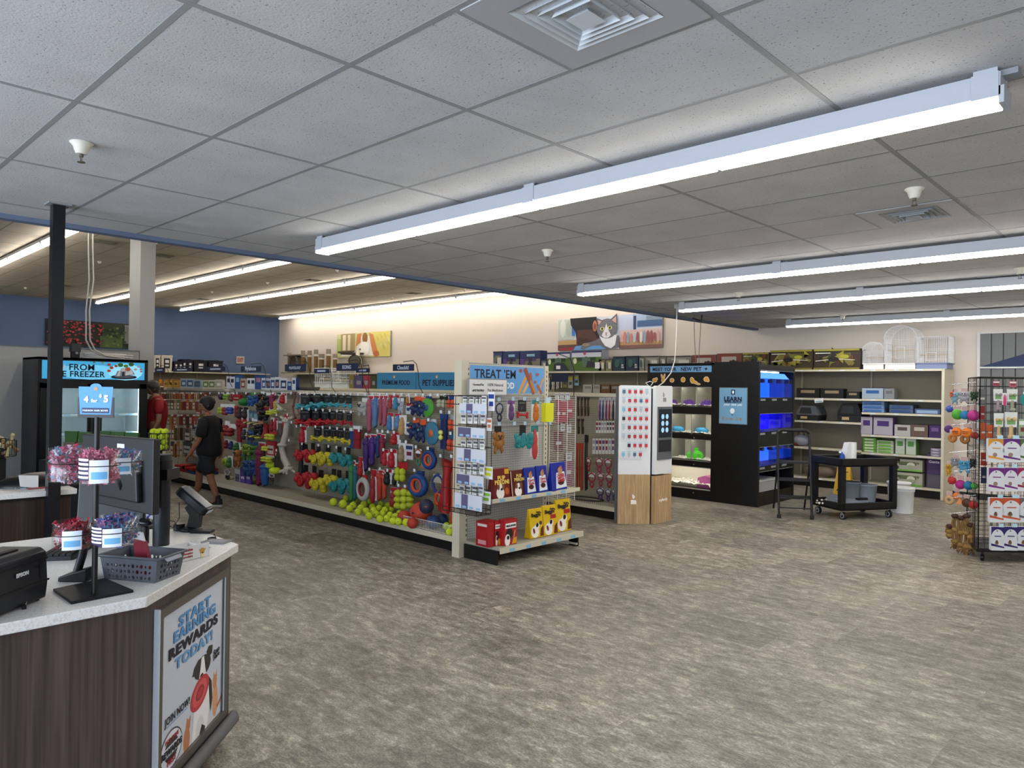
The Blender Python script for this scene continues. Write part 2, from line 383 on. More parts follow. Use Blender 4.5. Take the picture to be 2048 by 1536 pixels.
light_row(-5.40, 7, 9.0, CZ, LAMPN, 'third strip light back, starting beside the hanging grey wires', G_)
light_row(-5.25, 7, 12.2, CZ, LAMPN, 'farthest strip light, just above the white bird cages', G_)
G2 = 'strip lights on the high beige ceiling'
for yy, lb, n in ((3.47, 'strip light on the high ceiling crossing behind the black pole', 14), (7.15, 'strip light on the high ceiling crossing behind the white column', 14), (9.65, 'strip light on the high ceiling, second from the beige back wall', 14), (13.15, 'strip light on the high ceiling running along the beige back wall', 14)):
    light_row(-24.4, n, yy, CZ2, LAMPF, lb, G2, w_=.11, hb=-.072)
def vent(vx, vy, cz, label, s=TY, plate='#a7a7a9', lou='#c9ced2'):
    t = thing('ceiling_vent', label, 'air vent', (vx+s/2, vy+s/2, cz), 0, 'ceiling air vents')
    h = s/2-.012
    p = MB(); a = .62*h
    for q in ((-h, -h, h, -a), (-h, a, h, h), (-h, -a, -a, a), (a, -a, h, a)): p.box(q[0], q[1], -.006, q[2], q[3], -.001, plate)
    ob('face_plate', p, t)
    b = MB().box(-a, -a, .02, a, a, .03, '#08080a'); ob('duct', b, t)
    for k in range(5):
        r1 = a*(1-k*.185); r0 = r1-.02*(s/.61); m_ = MB()
        z1, z0 = -.008, .010
        ro, ri = r1, r1*.84 if k < 4 else .02
        vs = [(-ro, -ro, z1-.012*k*.4), (ro, -ro, z1-.012*k*.4), (ro, ro, z1-.012*k*.4), (-ro, ro, z1-.012*k*.4), (-ri, -ri, z0), (ri, -ri, z0), (ri, ri, z0), (-ri, ri, z0)]
        m_.add(vs, [(0, 1, 5, 4), (1, 2, 6, 5), (2, 3, 7, 6), (3, 0, 4, 7)], lou)
        if k == 4: 
            zz = z1-.02; m_ = MB(); m_.add([(-ro, -ro, zz), (ro, -ro, zz), (ro, ro, zz), (-ro, ro, zz), (0, 0, .02)], [(0, 1, 4), (1, 2, 4), (2, 3, 4), (3, 0, 4), (3, 2, 1, 0)], lou)
        ob('louver', m_, t)
vent(GX+.5*TX, GY+TY, CZ, 'large square louvered vent at the top edge of the picture')
vent(GX+.5*TX, GY+7*TY, CZ, 'square louvered vent beside the bell-shaped sprinkler, right of centre', lou='#9fa2a4')
vent(-1.815, GY+13*TY, CZ, 'square louvered vent far right between two strip lights')
def sprinkler(x, y, cz, label, s=1):
    t = thing('fire_sprinkler', label, 'sprinkler', (x, y, cz), 0, 'fire sprinklers', (s, s, s))
    ob('escutcheon', MB().lathe([(.052, 0), (.056, -.004), (.04, -.02), (.034, -.04), (.028, -.055), (.024, -.06)], '#d7d3c4', 18), t)
    ob('sprinkler_head', MB().cyl((0, 0, -.058), (0, 0, -.075), .011, '#5c5648', 8).cyl((.011, 0, -.075), (.009, 0, -.10), .0025, '#5c5648', 6).cyl((-.011, 0, -.075), (-.009, 0, -.10), .0025, '#5c5648', 6).cyl((0, 0, -.10), (0, 0, -.104), .019, '#5c5648', 12), t)
for p, l in (((163, 285), 'white fire sprinkler at the upper left, above the black pole'), ((1095, 500), 'fire sprinkler on the ceiling just below the nearest strip light'), ((1829, 377), 'bell-shaped fire sprinkler in front of the right ceiling vent'), ((1477, 585), 'fire sprinkler between the second and third strip lights'), ((1685, 630), 'small fire sprinkler near the farthest strip light'), ((2040, 536), 'fire sprinkler at the right edge of the picture')):
    q = at(*p, Z=CZ); sprinkler(q.x, q.y, CZ, l)
for p, l in (((51, 575), 'small sprinkler on the high ceiling left of the black pole'), ((199, 523), 'small sprinkler on the high ceiling right of the white cords'), ((315, 484), 'small sprinkler on the high ceiling right of the white column'), ((535, 565), 'tiny sprinkler on the high ceiling above the second far strip'), ((424, 583), 'tiny sprinkler on the high ceiling above the exit sign'), ((674, 540), 'tiny sprinkler on the high ceiling left of the bulkhead edge'), ((784, 594), 'tiny sprinkler on the high ceiling above the dog picture'), ((929, 578), 'tiny sprinkler on the high ceiling near the back wall strip')):
    q = at(*p, Z=CZ2); sprinkler(q.x, q.y, CZ2, l, .75)
for p, l in (((203, 489), 'dark vent on the high ceiling beside the white cords'), ((330, 519), 'dark vent on the high ceiling right of the white column'), ((392, 600), 'bright vent on the high ceiling above the blue wall'), ((628, 562), 'vent on the high ceiling between two far strip lights'), ((835, 588), 'vent on the high ceiling above the picture of the dog'), ((140, 574), 'vent on the high ceiling just right of the black pole')):
    q = at(*p, Z=CZ2); vent(GX+round((q.x-GX)/(TX/2))*TX/2, GY+round((q.y-GY-TY/2)/TY)*TY, CZ2, l, plate='#a59d8b', lou='#8b8578')
# ================================================================ shelving runs
PEGX = peg_mat('pegboard_beige', '#a39c8a', '#3d3930'); PEGY = peg_mat('pegboard_grey', '#b3b2ab', '#3a3a38', horizontal='Y')
def gondola(label, x0, x1, yf, ys, top, seams=1.22):
    """double sided run along X: deck front at yf, back panel at ys"""
    yb = 2*ys+.1-yf; L = x1-x0
    t = thing('gondola_shelving', label, 'store shelving', (x0, 0, 0))
    ob('back_panel', MB().box(0, ys, .15, L, ys+.1, top-.03, PEGX), t)
    ob('base_deck', MB().box(0, yf, .14, L, ys, .16, CREAMD).box(0, ys+.1, .14, L, yb, .16, CREAMD), t)
    ob('base_trim', MB().box(0, yf-.012, .112, L, yf, .168, CREAM).box(0, yb, .112, L, yb+.012, .168, CREAM), t)
    ob('kick_plate', MB().box(0, yf+.05, 0, L, yf+.07, .14, BLACK).box(0, yb-.07, 0, L, yb-.05, .14, BLACK), t)
    ob('top_cap', MB().box(0, ys-.05, top-.03, L, ys+.15, top, CREAM).box(0, ys-.053, top-.05, L, ys-.048, top-.02, CREAM), t)
    n = int(L/seams)
    for i in range(n+1):
        x = L-i*seams-.02
        if x > 0: ob('upright', MB().box(x-.015, ys-.008, .16, x+.015, ys, top-.05, CREAMD), t)
    return t
GON = gondola('long double-sided gondola of dog toys in the middle aisle', -14.55, -5.40, 4.93, 5.50, 1.60)
hb = MB()
for z in (1.545,): hb.box(.05, 5.478, z, 9.1, 5.488, z+.008, '#55565a')
ob('hook_rail', hb, GON)
GON2 = gondola('second gondola run, beige pegboard of leashes behind the treat endcap', -15.0, -5.50, 7.66, 8.23, 1.625)
ob('end_upright', MB().box(9.44, 8.19, .0, 9.5, 8.33, 1.63, CREAM), GON2)
# ---- endcap at the near end of the first run
EX, EY0, EY1 = -5.35, 4.82, 6.12
ec = thing('endcap_display', 'treat endcap with grey pegboard and a blue header sign', 'display shelf', (EX, 0, 0))
ob('back_panel', MB().box(-.045, EY0+.1, .13, 0, EY1-.06, 1.93, PEGY), ec)
ob('upright', MB().box(-.09, EY0, 0, .015, EY0+.10, 1.945, CREAM), ec)
u = MB().box(-.04, EY1-.06, .1, .015, EY1, 1.93, CREAM)
for k in range(34): u.box(.0145, EY1-.036, .2+k*.05, .0165, EY1-.026, .225+k*.05, BLACK)
for k in range(34): u.box(.0145, EY0+.088, .2+k*.05, .0165, EY0+.097, .225+k*.05, BLACK)
ob('upright', u, ec)
ob('base_deck', MB().box(0, EY0+.08, .135, .50, EY1+.02, .16, CREAMD).box(.5, EY0+.08, .11, .515, EY1+.03, .165, CREAM), ec)
ob('kick_plate', MB().box(.02, EY0+.06, 0, .48, EY0+.08, .135, BLACK), ec); ob('kick_plate', MB().box(.34, EY1, 0, .46, EY1+.02, .135, BLACK), ec)
ob('base_brace', MB().box(.02, EY1-.02, .015, .46, EY1+.0, .035, CREAM), ec)
ob('shelf', MB().box(0, EY0+.1, .585, .36, EY1+.14, .6, CREAMD).box(.36, EY0+.1, .568, .372, EY1+.14, .607, CREAM), ec)
for i in range(5):
    ob('price_tag', MB().box(.3725, EY0+.2+i*.23, .572, .374, EY0+.27+i*.23, .6, '#7fb6d6'), ec)
    ob('price_tag', MB().box(.5155, EY0+.2+i*.23, .115, .517, EY0+.27+i*.23, .145, '#7fb6d6'), ec)
F = frame((EX+.012, EY0+.115, 1.62), (0, 1, 0))
hd = thing('header_sign', 'blue treat header sign with orange and brown chew sticks', 'sign', (0, 0, 0))
ob('board', MB().box(EX-.0, EY0+.105, 1.61, EX+.012, EY1-.07, 1.915, '#c6c0ae'), hd)
W_, H_ = EY1-EY0-.19, .285
st = [('#5f9bd3', rc(0, 0, 1, 1))]
def stick(x0, y0, x1, y1, w_, c): 
    dx, dy = x1-x0, (y1-y0)*H_/W_; l = math.hypot(dx, dy); nx, ny = -dy/l*w_/2, dx/l*w_/2
    return (c, [(x0+nx, y0+ny*W_/H_), (x1+nx, y1+ny*W_/H_), (x1-nx, y1-ny*W_/H_), (x0-nx, y0-ny*W_/H_)])
st += [stick(.64, .02, .76, .75, .035, '#d59a45'), stick(.70, .02, .80, .55, .03, '#e0ab5c'), stick(.86, .0, .72, .95, .05, '#8c4a3c'), stick(.83, .05, .80, .80, .035, '#a05a45'), stick(.92, .02, .99, .6, .022, '#d99a52'), stick(.88, .02, .80, .5, .03, '#c07f3c'), stick(.97, .0, .90, .35, .03, '#a35a3e')]
for (x, y, r) in ((.66, .86, .025), (.73, .93, .022), (.90, .74, .022), (.87, .45, .02)): st.append(('#a04f45', ell(x, y, r, r*3, 6)))
art('printed_face', hd, F, W_, H_, st)
lettering("TREAT 'EM", '#101a3a', hd, F, .36, .205, w=.60, bold=.022)
lettering('GOOD', '#e8eef4', hd, F, .50, .085, w=.28, bold=.045)
nm = thing('medicine_sign', 'small white sign clipped over the left of the treat header', 'sign', (0, 0, 0))
F = frame((EX+.06, EY0+.06, 1.60), (0, 1, .0))
ob('board', MB().box(EX+.045, EY0+.05, 1.595, EX+.06, EY0+.60, 1.77, '#8d8f90').box(EX+.06, EY0+.065, 1.61, EX+.062, EY0+.59, 1.76, '#dcdcda'), nm)
F = frame((EX+.0625, EY0+.065, 1.61), (0, 1, 0))
lettering('100% Natural', '#77787c', nm, F, .36, .10, w=.22); lettering('Pet Medicines', '#77787c', nm, F, .36, .045, w=.22)
lettering('HomeoPet', '#4a4a52', nm, F, .12, .10, w=.15); lettering('#VETRXPRO', '#222226', nm, F, .12, .04, w=.16, bold=.04)
# ---- perimeter unit along the back wall, 4 ft sections
WY, WT = 13.05, 2.085; LT_ = 2.07
def section(x0, shelves, label, hide_parts=False, end=False):
    t = thing('wall_shelving', label, 'wall shelving', (x0, 0, 0), 0, 'wall shelving along the back wall')
    ob('back_panel', MB().box(0, 13.58, .1, 1.215, 13.62, WT-.02, mat('#827c6c', .65)), t)
    ob('upright', MB().box(-.015, 13.55, 0, .015, 13.58, WT, CREAMD), t)
    ob('base_kick', MB().box(0, 13.12, 0, 1.219, 13.14, .13, BLACK), t)
    for k, z in enumerate(shelves):
        yf = WY if k in (0, len(shelves)-1) else WY+.02
        s = MB().box(.004, yf+.01, z-.022, 1.212, 13.58, z-.004, CREAMD).box(.002, yf, z-.035, 1.216, yf+.012, z, CREAM)
        ob('shelf', s, t)
        if x0 > -6.5:
            for q in range(3): ob('price_tag', MB().box(.15+q*.36, yf-.002, z-.03, .22+q*.36, yf-.0005, z-.006, '#cfd6da'), t)
    if end: ob('end_panel', MB().box(1.205, 13.06, 0, 1.245, 13.62, WT, CREAM), t)
    return t
LS = (WT, 1.58, 1.175, .70, .17); RS = (WT, 1.585, 1.355, .98, .68, .17)
x = -3.10-1.219; section(x, RS, 'wall shelving section of pads and boxes, rightmost by the end panel', end=True)
section(x-1.219, LS, 'wall shelving section of litter boxes beside the fish tanks')
for k in range(2, 17):
    section(x-1.219*k, (WT, 1.60, 1.18, .7, .17), 'wall shelving section by the back wall, %s along from the pads section' % nth(k-1))
# ================================================================ pet tag kiosk
KW, KWD = mat('#dfe1e2', .35), wood_mat('pale_oak', '#b79468', '#cbab80', (30, 30, 2))
ks = thing('pet_tag_kiosk', 'white and pale wood pet tag kiosk with a dark touch screen', 'kiosk', (0, 0, 0))
A_, B_, C_, D_, E_ = (-5.36, 7.50), (-5.085, 7.80), (-5.04, 7.84), (-5.03, 8.21), (-5.42, 8.20)
def slab(p, q, d, z0, z1, m_, round_=0):
    """upright slab from p to q in plan, d thick behind"""
    p, q = Vector(p), Vector(q); r = (q-p).normalized(); n = Vector((r.y, -r.x)); L = (q-p).length
    F = frame((p.x, p.y, 0), (r.x, r.y, 0))
    c = round_; pts = [(0, z0), (L, z0), (L, z1-c)]+([(L-c+c*math.cos(a), z1-c+c*math.sin(a)) for a in (PI/8, PI/4, 3*PI/8)] if c else [])+([(L-c, z1), (c, z1)] if c else [(L, z1), (0, z1)])+([(c+c*math.cos(a), z1-c+c*math.sin(a)) for a in (5*PI/8, 3*PI/4, 7*PI/8)]+[(0, z1-c)] if c else [])
    return MB().prism(pts, -d, 0, m_, T=F), F, L
m1, FK1, LK1 = slab(A_, B_, .05, .62, 1.735, KW, .03); ob('tag_panel', m1, ks)
m2, _, _ = slab(A_, B_, .055, .0, .62, KWD); ob('wood_base', m2, ks)
m3, FK2, LK2 = slab(C_, D_, .05, .62, 1.735, KW, .03); ob('screen_panel', m3, ks)
m4, _, _ = slab(C_, D_, .055, .0, .60, KWD); ob('wood_base', m4, ks)
ob('rear_housing', MB().prism([A_, B_, (-5.10, 7.86), (-5.09, 8.19), E_], .02, 1.70, mat('#4d5054', .5), T=Matrix.Translation((-.05, .0, 0))), ks)
def scr(x0, z0, x1, z1, d0, d1, m_): return MB().prism(rc(x0, z0, x1, z1), d0, d1, m_, T=FK2)
sc = ob('screen_housing', scr(.035, .80, LK2-.02, 1.47, 0, .012, '#5b5e61').merge(scr(.05, 1.08, LK2-.035, 1.44, .012, .014, '#101623')), ks)
ob('tag_slot', scr(.05, .90, LK2-.045, 1.05, .012, .016, '#1c1e21'), ks)
for i in range(3):
    for j in range(2):
        ob('screen_icon', MB().prism(ell(.135+.095*j, 1.345-i*.085, .033, .033, 12), .0141, .015, mat('#8fb8d4', .4, emit=.6), T=FK2), ks)
F = FK2
lettering('b', '#8b8f92', ks, F, .17, 1.625, h=.06, bold=.05); lettering('m', '#8b8f92', ks, F, .19, 1.56, h=.055, bold=.08)
lettering('myfamily', '#f0e9de', ks, F, .19, .285, w=.19, bold=.03)
F = FK1
lettering('b', '#f0ece4', ks, F, .20, .345, h=.05, bold=.05); lettering('m', '#f0ece4', ks, F, .20, .275, h=.055, bold=.08)
tagc = ['#c23a3e', '#c23a3e', '#c23a3e', '#8b3c3c', '#4a6e8a', '#7fb7d8', '#3c2a2c', '#b9c2c8']
random.seed(3)
for r_ in range(8):
    for c_ in range(5):
        if (r_, c_) in ((6, 0), (7, 4)): continue
        col = '#c0373b' if not (c_ == 0 or (r_ < 3 and c_ == 4 and r_ == 0) or (r_ == 1 and c_ == 3) or (c_ == 1 and r_ > 3) or (r_ == 7 and c_ < 3) or (r_ == 2 and c_ == 3)) else random.choice(tagc[3:])
        cn = {'#c0373b': 'red and white', '#8b3c3c': 'dull red', '#4a6e8a': 'slate blue', '#7fb7d8': 'pale blue', '#3c2a2c': 'dark brown', '#b9c2c8': 'pale grey'}[col]
        b = MB(); u0, v0 = .035+c_*.072, 1.655-r_*.112
        b.prism(rc(u0, v0-.05, u0+.047, v0+.04), .012, .014, mat('#e8eaec', .4), T=FK1)
        b.prism(rc(u0+.001, v0+.026, u0+.046, v0+.038), .014, .0145, mat('#9cc3d6', .4), T=FK1)
        b.prism(rc(u0+.004, v0-.022, u0+.043, v0+.022), .014, .0150, mat(col, .4), T=FK1)
        b.prism(ell(u0+.022, v0-.03, .012, .012, 8), .015, .018, mat('#c5c9cd', .3, .6), T=FK1)
        b.cyl(FK1 @ Vector((u0+.023, v0+.034, 0)), FK1 @ Vector((u0+.023, v0+.034, .03)), .0022, CHROME, 5)
        tag(ob('pet_tag_card', b), '%s tag card, %s across on the kiosk\'s %s row' % (cn, nth(c_), nth(r_)), 'pet tag card', 'tag cards on the kiosk')
# ================================================================ small pet habitats and fish tanks
KB = mat('#0b0b0d', .4); HL = mat('#fdfdfb', .4, emit=16, ecol='#fff8ea')
hx0, hx1, hy = -6.66, -5.47, 10.10
hab = thing('small_pet_habitat', 'black cabinet of lit hamster habitats under a meet-your-new-pet header', 'pet habitat', (0, 0, 0))
rows = [(1.43, 1.73), (1.0, 1.31), (.59, .92), (.15, .495)]
ob('cabinet', MB().box(hx0, hy, 0, hx0+.04, hy+.75, 2.11, KB).box(hx1-.04, hy, 0, hx1, hy+.75, 2.11, KB).box(hx0, hy+.72, 0, hx1, hy+.75, 2.11, KB).box(hx0, hy, 2.08, hx1, hy+.75, 2.11, KB), hab)
bands = [(0, .15), (.495, .59), (.92, 1.0), (1.31, 1.43), (1.73, 2.09)]
for a, b in bands: ob('fascia', MB().box(hx0+.04, hy, a, hx1-.04, hy+.05, b, KB), hab)
INW = mat('#d9d6c9', .7); Fh = frame((hx0, hy, 0), (1, 0, 0))
for i, (a, b) in enumerate(rows):
    ob('inner_box', MB().box(hx0+.05, hy+.5, a, hx1-.05, hy+.51, b+.04, INW).box(hx0+.05, hy+.05, a-.02, hx1-.05, hy+.5, a, INW).box(hx0+.05, hy+.05, b+.06, hx1-.05, hy+.5, b+.08, INW).box(hx0+.04, hy+.05, a, hx0+.05, hy+.5, b+.06, INW).box(hx1-.05, hy+.05, a, hx1-.04, hy+.5, b+.06, INW), hab)
    ob('light_strip', MB().box(hx0+.08, hy+.06, b+.02, hx1-.08, hy+.09, b+.04, HL), hab)
    n = 4 if i == 0 else 3 if i < 3 else 1
    for k in range(1, n): ob('divider', MB().box(hx0+.04+(hx1-hx0-.08)*k/n-.004, hy+.055, a, hx0+.04+(hx1-hx0-.08)*k/n+.004, hy+.5, b, mat('#8b8a83', .5)), hab)
    ob('glass_door', MB().box(hx0+.04, hy+.012, a, hx1-.04, hy+.016, b, GLASS), hab)
    ob('door_handle', MB().box(hx0+.045, hy-.008, b-.002, hx1-.045, hy+.004, b+.008, mat('#b9bcc0', .3, .8)), hab)
    tx = hx0+.45
    if i: ob('lock_knob', MB().cyl((tx+.42, hy, a-.05), (tx+.42, hy-.012, a-.05), .012, CHROME, 10), hab)
def bedding(x0, x1, y0, y1, z, h, col, label, seed):
    random.seed(seed); b = MB(); nx, ny = 22, 8; vs = []
    for j in range(ny+1):
        for i in range(nx+1):
            e = min(i, nx-i, j+1, ny-j+1)
            vs.append((x0+(x1-x0)*i/nx, y0+(y1-y0)*j/ny, z+(h*(.6+.4*random.random()) if e > 0 else h*.25)))
    b.add(vs, [(j*(nx+1)+i, j*(nx+1)+i+1, (j+1)*(nx+1)+i+1, (j+1)*(nx+1)+i) for j in range(ny) for i in range(nx)], col, True)
    for _ in range(120): b.sph((random.uniform(x0+.02, x1-.02), random.uniform(y0+.02, y1-.04), z+h*random.uniform(.7, 1.15)), random.uniform(.008, .02), col, 5, 4, (1.3, 1, .8))
    tag(ob('paper_bedding', b), label, 'bedding', None, 'stuff')
nm = ['top row', 'second row', 'third row', 'bottom row']
for i, (a, b) in enumerate(rows): bedding(hx0+.06, hx1-.06, hy+.06, hy+.46, a+.001, .03 if i < 3 else .10, mat('#eceae2', .9), 'white paper bedding in the %s habitat' % nm[i], i)
def ridge(x, a, col, label):     # little climbing bridge of bars
    b = MB()
    for k in range(7): b.cyl((x-.09+k*.03, hy+.13, a+.03), (x-.09+k*.03, hy+.13, a+.075+.02*math.sin(k*PI/6)), .012, col, 7).sph((x-.09+k*.03, hy+.13, a+.08+.02*math.sin(k*PI/6)), .013, col, 7, 5)
    b.box(x-.11, hy+.11, a+.03, x+.11, hy+.15, a+.05, col)
    tag(ob('climbing_bridge', b), label, 'small pet toy')
ridge(hx1-.18, rows[0][0], '#6a3fa8', 'purple bridge toy in the top row, rightmost habitat'); ridge(hx1-.5, rows[0][0], '#6a3fa8', 'purple bridge toy in the top row, second habitat from the right'); ridge(hx1-.82, rows[0][0], '#6a3fa8', 'purple bridge toy in the top row, beside the kiosk')
for xx, l in ((hx1-.30, 'right'), (hx1-.72, 'left')): 
    b = MB(); b.lathe([(.10, 0), (.115, .03), (.09, .06), (.05, .075), (.0, .078)], '#3fa2d8', 14, T=Matrix.Translation((xx, hy+.18, rows[1][0]+.03)) @ Matrix.Diagonal((1, .8, 1, 1)), cap=False)
    tag(ob('food_dish', b), 'light blue dish in the second habitat row, %s one' % l, 'food dish')
b = MB(); b.sph((hx1-.42, hy+.2, rows[2][0]+.06), .13, mat('#58d838', .25), 14, 8, (1.15, .8, .75)).lathe([(.05, 0), (.055, .05)], mat('#58d838', .25), 12, T=Matrix.Translation((hx1-.42, hy+.2, rows[2][0]+.14))).torus((hx1-.30, hy+.12, rows[2][0]+.06), .045, .012, mat('#58d838', .25), 14, 6)
tag(ob('hamster_hideout', b), 'bright green dome hideout in the third habitat row', 'hideout')
b = MB().box(hx0+.12, hy+.12, rows[2][0]+.03, hx0+.33, hy+.3, rows[2][0]+.16, '#7a3fb5').cyl((hx0+.225, hy+.11, rows[2][0]+.09), (hx0+.225, hy+.10, rows[2][0]+.09), .04, '#3d1f60', 12)
tag(ob('hamster_house', b), 'purple house in the third habitat row', 'hideout')
b = MB().prism([(hx1-.36, .17), (hx1-.12, .17), (hx1-.08, .33), (hx1-.22, .36), (hx1-.34, .32)], hy+.15, hy+.4, mat('#a8558f', .3), axis='Y').box(hx1-.14, hy+.16, .2, hx1-.06, hy+.4, .33, mat('#c06aa6', .3))
tag(ob('plastic_hideout', b), 'mauve plastic igloo in the bottom habitat', 'hideout')
for zz, l in ((rows[1][0]+.17, 'second'),): 
    b = MB().torus((hx1-.12, hy+.30, zz), .085, .008, '#5fbf8a', 20, 6, 'X').torus((hx1-.08, hy+.30, zz), .085, .008, '#5fbf8a', 20, 6, 'X')
    for k in range(10): b.cyl((hx1-.12, hy+.3+.085*math.cos(k*PI/5), zz+.085*math.sin(k*PI/5)), (hx1-.08, hy+.3+.085*math.cos(k*PI/5), zz+.085*math.sin(k*PI/5)), .003, '#5fbf8a', 5)
    b.cyl((hx1-.12, hy+.3, zz), (hx1-.06, hy+.3, zz), .008, '#5fbf8a', 6).cyl((hx1-.08, hy+.3, zz), (hx1-.08, hy+.3, rows[1][0]+.02), .006, '#5fbf8a', 6)
    tag(ob('exercise_wheel', b), 'green exercise wheel in the second habitat row', 'exercise wheel')
# header writing
Fh = frame((hx0, hy-.001, 1.73), (1, 0, 0)); WH = hx1-hx0
hs = thing('pet_header_sign', 'MEET YOUR NEW PET header strip with yellow animal cut-outs', 'sign')
art('blue_strip', hs, Fh, WH, .36, [('#6d9cc4', rc(.04, .66, .965, .93))], lift=.002)
lettering('MEET YOUR', '#101830', hs, Fh, .32, .286, w=.44, bold=.025, lift=.006); lettering('NEW PET', '#101830', hs, Fh, .80, .286, w=.36, bold=.025, lift=.006)
ht = [(.935+.022*(math.sin(t)**3), .286+.0016*(13*math.cos(t)-5*math.cos(2*t)-2*math.cos(3*t)-math.cos(4*t))) for t in [i*2*PI/24 for i in range(24)]]
art('heart', hs, Fh, 1, 1, [('#101830', [(x+.12, y) for x, y in ht])], lift=.003)
YL, YW = '#d49a3a', '#e7d9b8'
def crit(cx, cy, parts): 
    o = []
    for (dx, dy, rx, ry, r) in parts: o.append((YW, ell(cx+dx, cy+dy, rx+.008, ry+.008, 14, rot=r)))
    for (dx, dy, rx, ry, r) in parts: o.append((YL, ell(cx+dx, cy+dy, rx, ry, 14, rot=r)))
    return o
cr = [crit(.14, .11, [(0, 0, .04, .028, 0), (.03, .02, .02, .018, 0)]), crit(.30, .12, [(0, -.01, .03, .035, 0), (-.025, .05, .011, .035, .35), (.02, .055, .011, .035, -.2)]), crit(.46, .11, [(0, 0, .035, .028, 0)]), crit(.66, .12, [(0, 0, .035, .035, 0)]), crit(.82, .11, [(0, 0, .03, .045, .3), (.05, -.03, .05, .018, -.4), (.10, -.055, .04, .008, -.15)]), crit(1.06, .13, [(0, 0, .038, .032, .4), (.03, -.02, .02, .02, 0)])]
for q_ in cr: art('animal_cutout', hs, Fh, 1, 1, q_, lift=.003)
# fish bank turns the corner: blank side panel, then tanks facing the aisle
fx, fy0, fy1 = -4.76, 10.10, 11.32
fb = thing('fish_tank_bank', 'tall black bank of blue-lit fish tanks with a blank side panel', 'aquarium', (0, 0, 0))
ob('side_panel', MB().box(hx1+.002, fy0-.002, 0, fx, fy0+.04, 2.12, KB), fb)
ob('corner_post', MB().box(fx-.04, fy0, 0, fx+.004, fy0+.05, 2.12, KB), fb)
ob('frame', MB().box(hx1+.05, fy1, 0, fx, fy1+.05, 2.08, KB).box(hx1+.05, fy0+.04, 0, hx1+.08, fy1, 2.08, KB).box(fx-.5, fy0+.04, 2.04, fx, fy1, 2.08, KB), fb)
for a, b in ((0, .19), (.50, .585), (.86, 1.09), (1.35, 1.59), (1.99, 2.05)): ob('fascia', MB().box(fx-.03, fy0+.05, a, fx-.005, fy1, b, KB), fb)
for a, b, n_ in ((.585, .86, 'bottom'), (1.09, 1.35, 'middle'), (1.59, 1.87, 'top')):
    ob('glow_backing', MB().box(fx-.40, fy0+.05, a, fx-.39, fy1-.01, b+.02, mat('#0f4cf5' if n_ != 'middle' else '#0808ff', .5, emit=2.6)), fb)  # added glowing blue sheet, stands in for lamplight in the tank water
    for k in range(5 if n_ != 'middle' else 6):
        yy = fy0+.05+(fy1-fy0-.06)*k/(4 if n_ != 'middle' else 5)
        ob('tank_wall', MB().box(fx-.39, yy-.004, a, fx-.02, yy+.004, b+.01, GLASS), fb)
        if k and n_ != 'middle': ob('filter_box', MB().box(fx-.12, yy-.07, b-.06, fx-.05, yy-.02, b, mat('#0c1c50', .3)), fb)
    ob('tank_floor', MB().box(fx-.39, fy0+.05, a-.01, fx-.03, fy1, a, mat('#20306a', .6)), fb)
    ob('tank_glass', MB().box(fx-.02, fy0+.05, a, fx-.016, fy1, b, GLASS), fb)
    for k in range(3): ob('tank_label', MB().box(fx-.005, fy0+.08+k*.38, a-.045, fx-.003, fy0+.24+k*.38, a-.015, '#8d9299'), fb)
ob('hood_panel', MB().add([(fx-.02, fy0+.05, 1.875), (fx-.02, fy1-.12, 1.875), (fx-.02, fy1-.3, 1.955), (fx-.02, fy0+.05, 1.96)], [(0, 1, 2, 3)], mat('#5aa2f0', .5, emit=.8)), fb)
ob('hood_light', MB().box(fx-.06, fy0+.06, 1.965, fx-.03, fy0+.75, 1.98, mat('#eaf4ff', .4, emit=8)), fb)
b = MB().box(fx-.35, fy0+.10, .20, fx-.03, fy0+.75, .35, mat('#a9acaf', .4)).box(fx-.36, fy0+.08, .35, fx-.02, fy0+.78, .375, mat('#c4c7ca', .4)); ob('drawer', b, fb)
for k in range(4): ob('shelf_lip', MB().box(fx-.004, fy0+.05, (.86, 1.35, 1.99, .5)[k], fx+.002, fy1, (.868, 1.358, 1.998, .508)[k], '#77797c'), fb)
lp = thing('learn_poster', 'light blue LEARN poster on the black side panel', 'poster', (0, 0, 0))
Fp = frame((-5.37, fy0-.012, 1.195), (1, 0, 0)); PW, PH = .44, .535
ob('poster_frame', MB().box(-5.375, fy0-.012, 1.19, -4.925, fy0-.001, 1.735, '#6f7a83'), lp)
art('printed_sheet', lp, Fp, PW, PH, [('#6e9fc0', rc(.01, .01, .99, .99)), ('#15233f', rc(.43, .81, .57, .95)), ('#dfe9ef', ell(.5, .88, .04, .05, 8)), ('#d9e6ec', ell(.48, .36, .085, .075, 16)), ('#15233f', ell(.48, .25, .02, .02, 8)), ('#a0806a', rc(.12, .10, .18, .19)), ('#8a8f86', rc(.25, .10, .33, .17)), ('#a0806a', rc(.40, .11, .50, .16)), ('#8a8f86', rc(.60, .10, .70, .18)), ('#a07f66', rc(.75, .10, .82, .18))])
lettering('LEARN', '#15233f', lp, Fp, .22, .37, w=.28, bold=.045, lift=.006); lettering('MORE ABOUT', '#15233f', lp, Fp, .22, .325, w=.26, bold=.03, lift=.006); lettering('your new pet', '#e9f1f5', lp, Fp, .22, .28, w=.3, shear=.3, lift=.006)

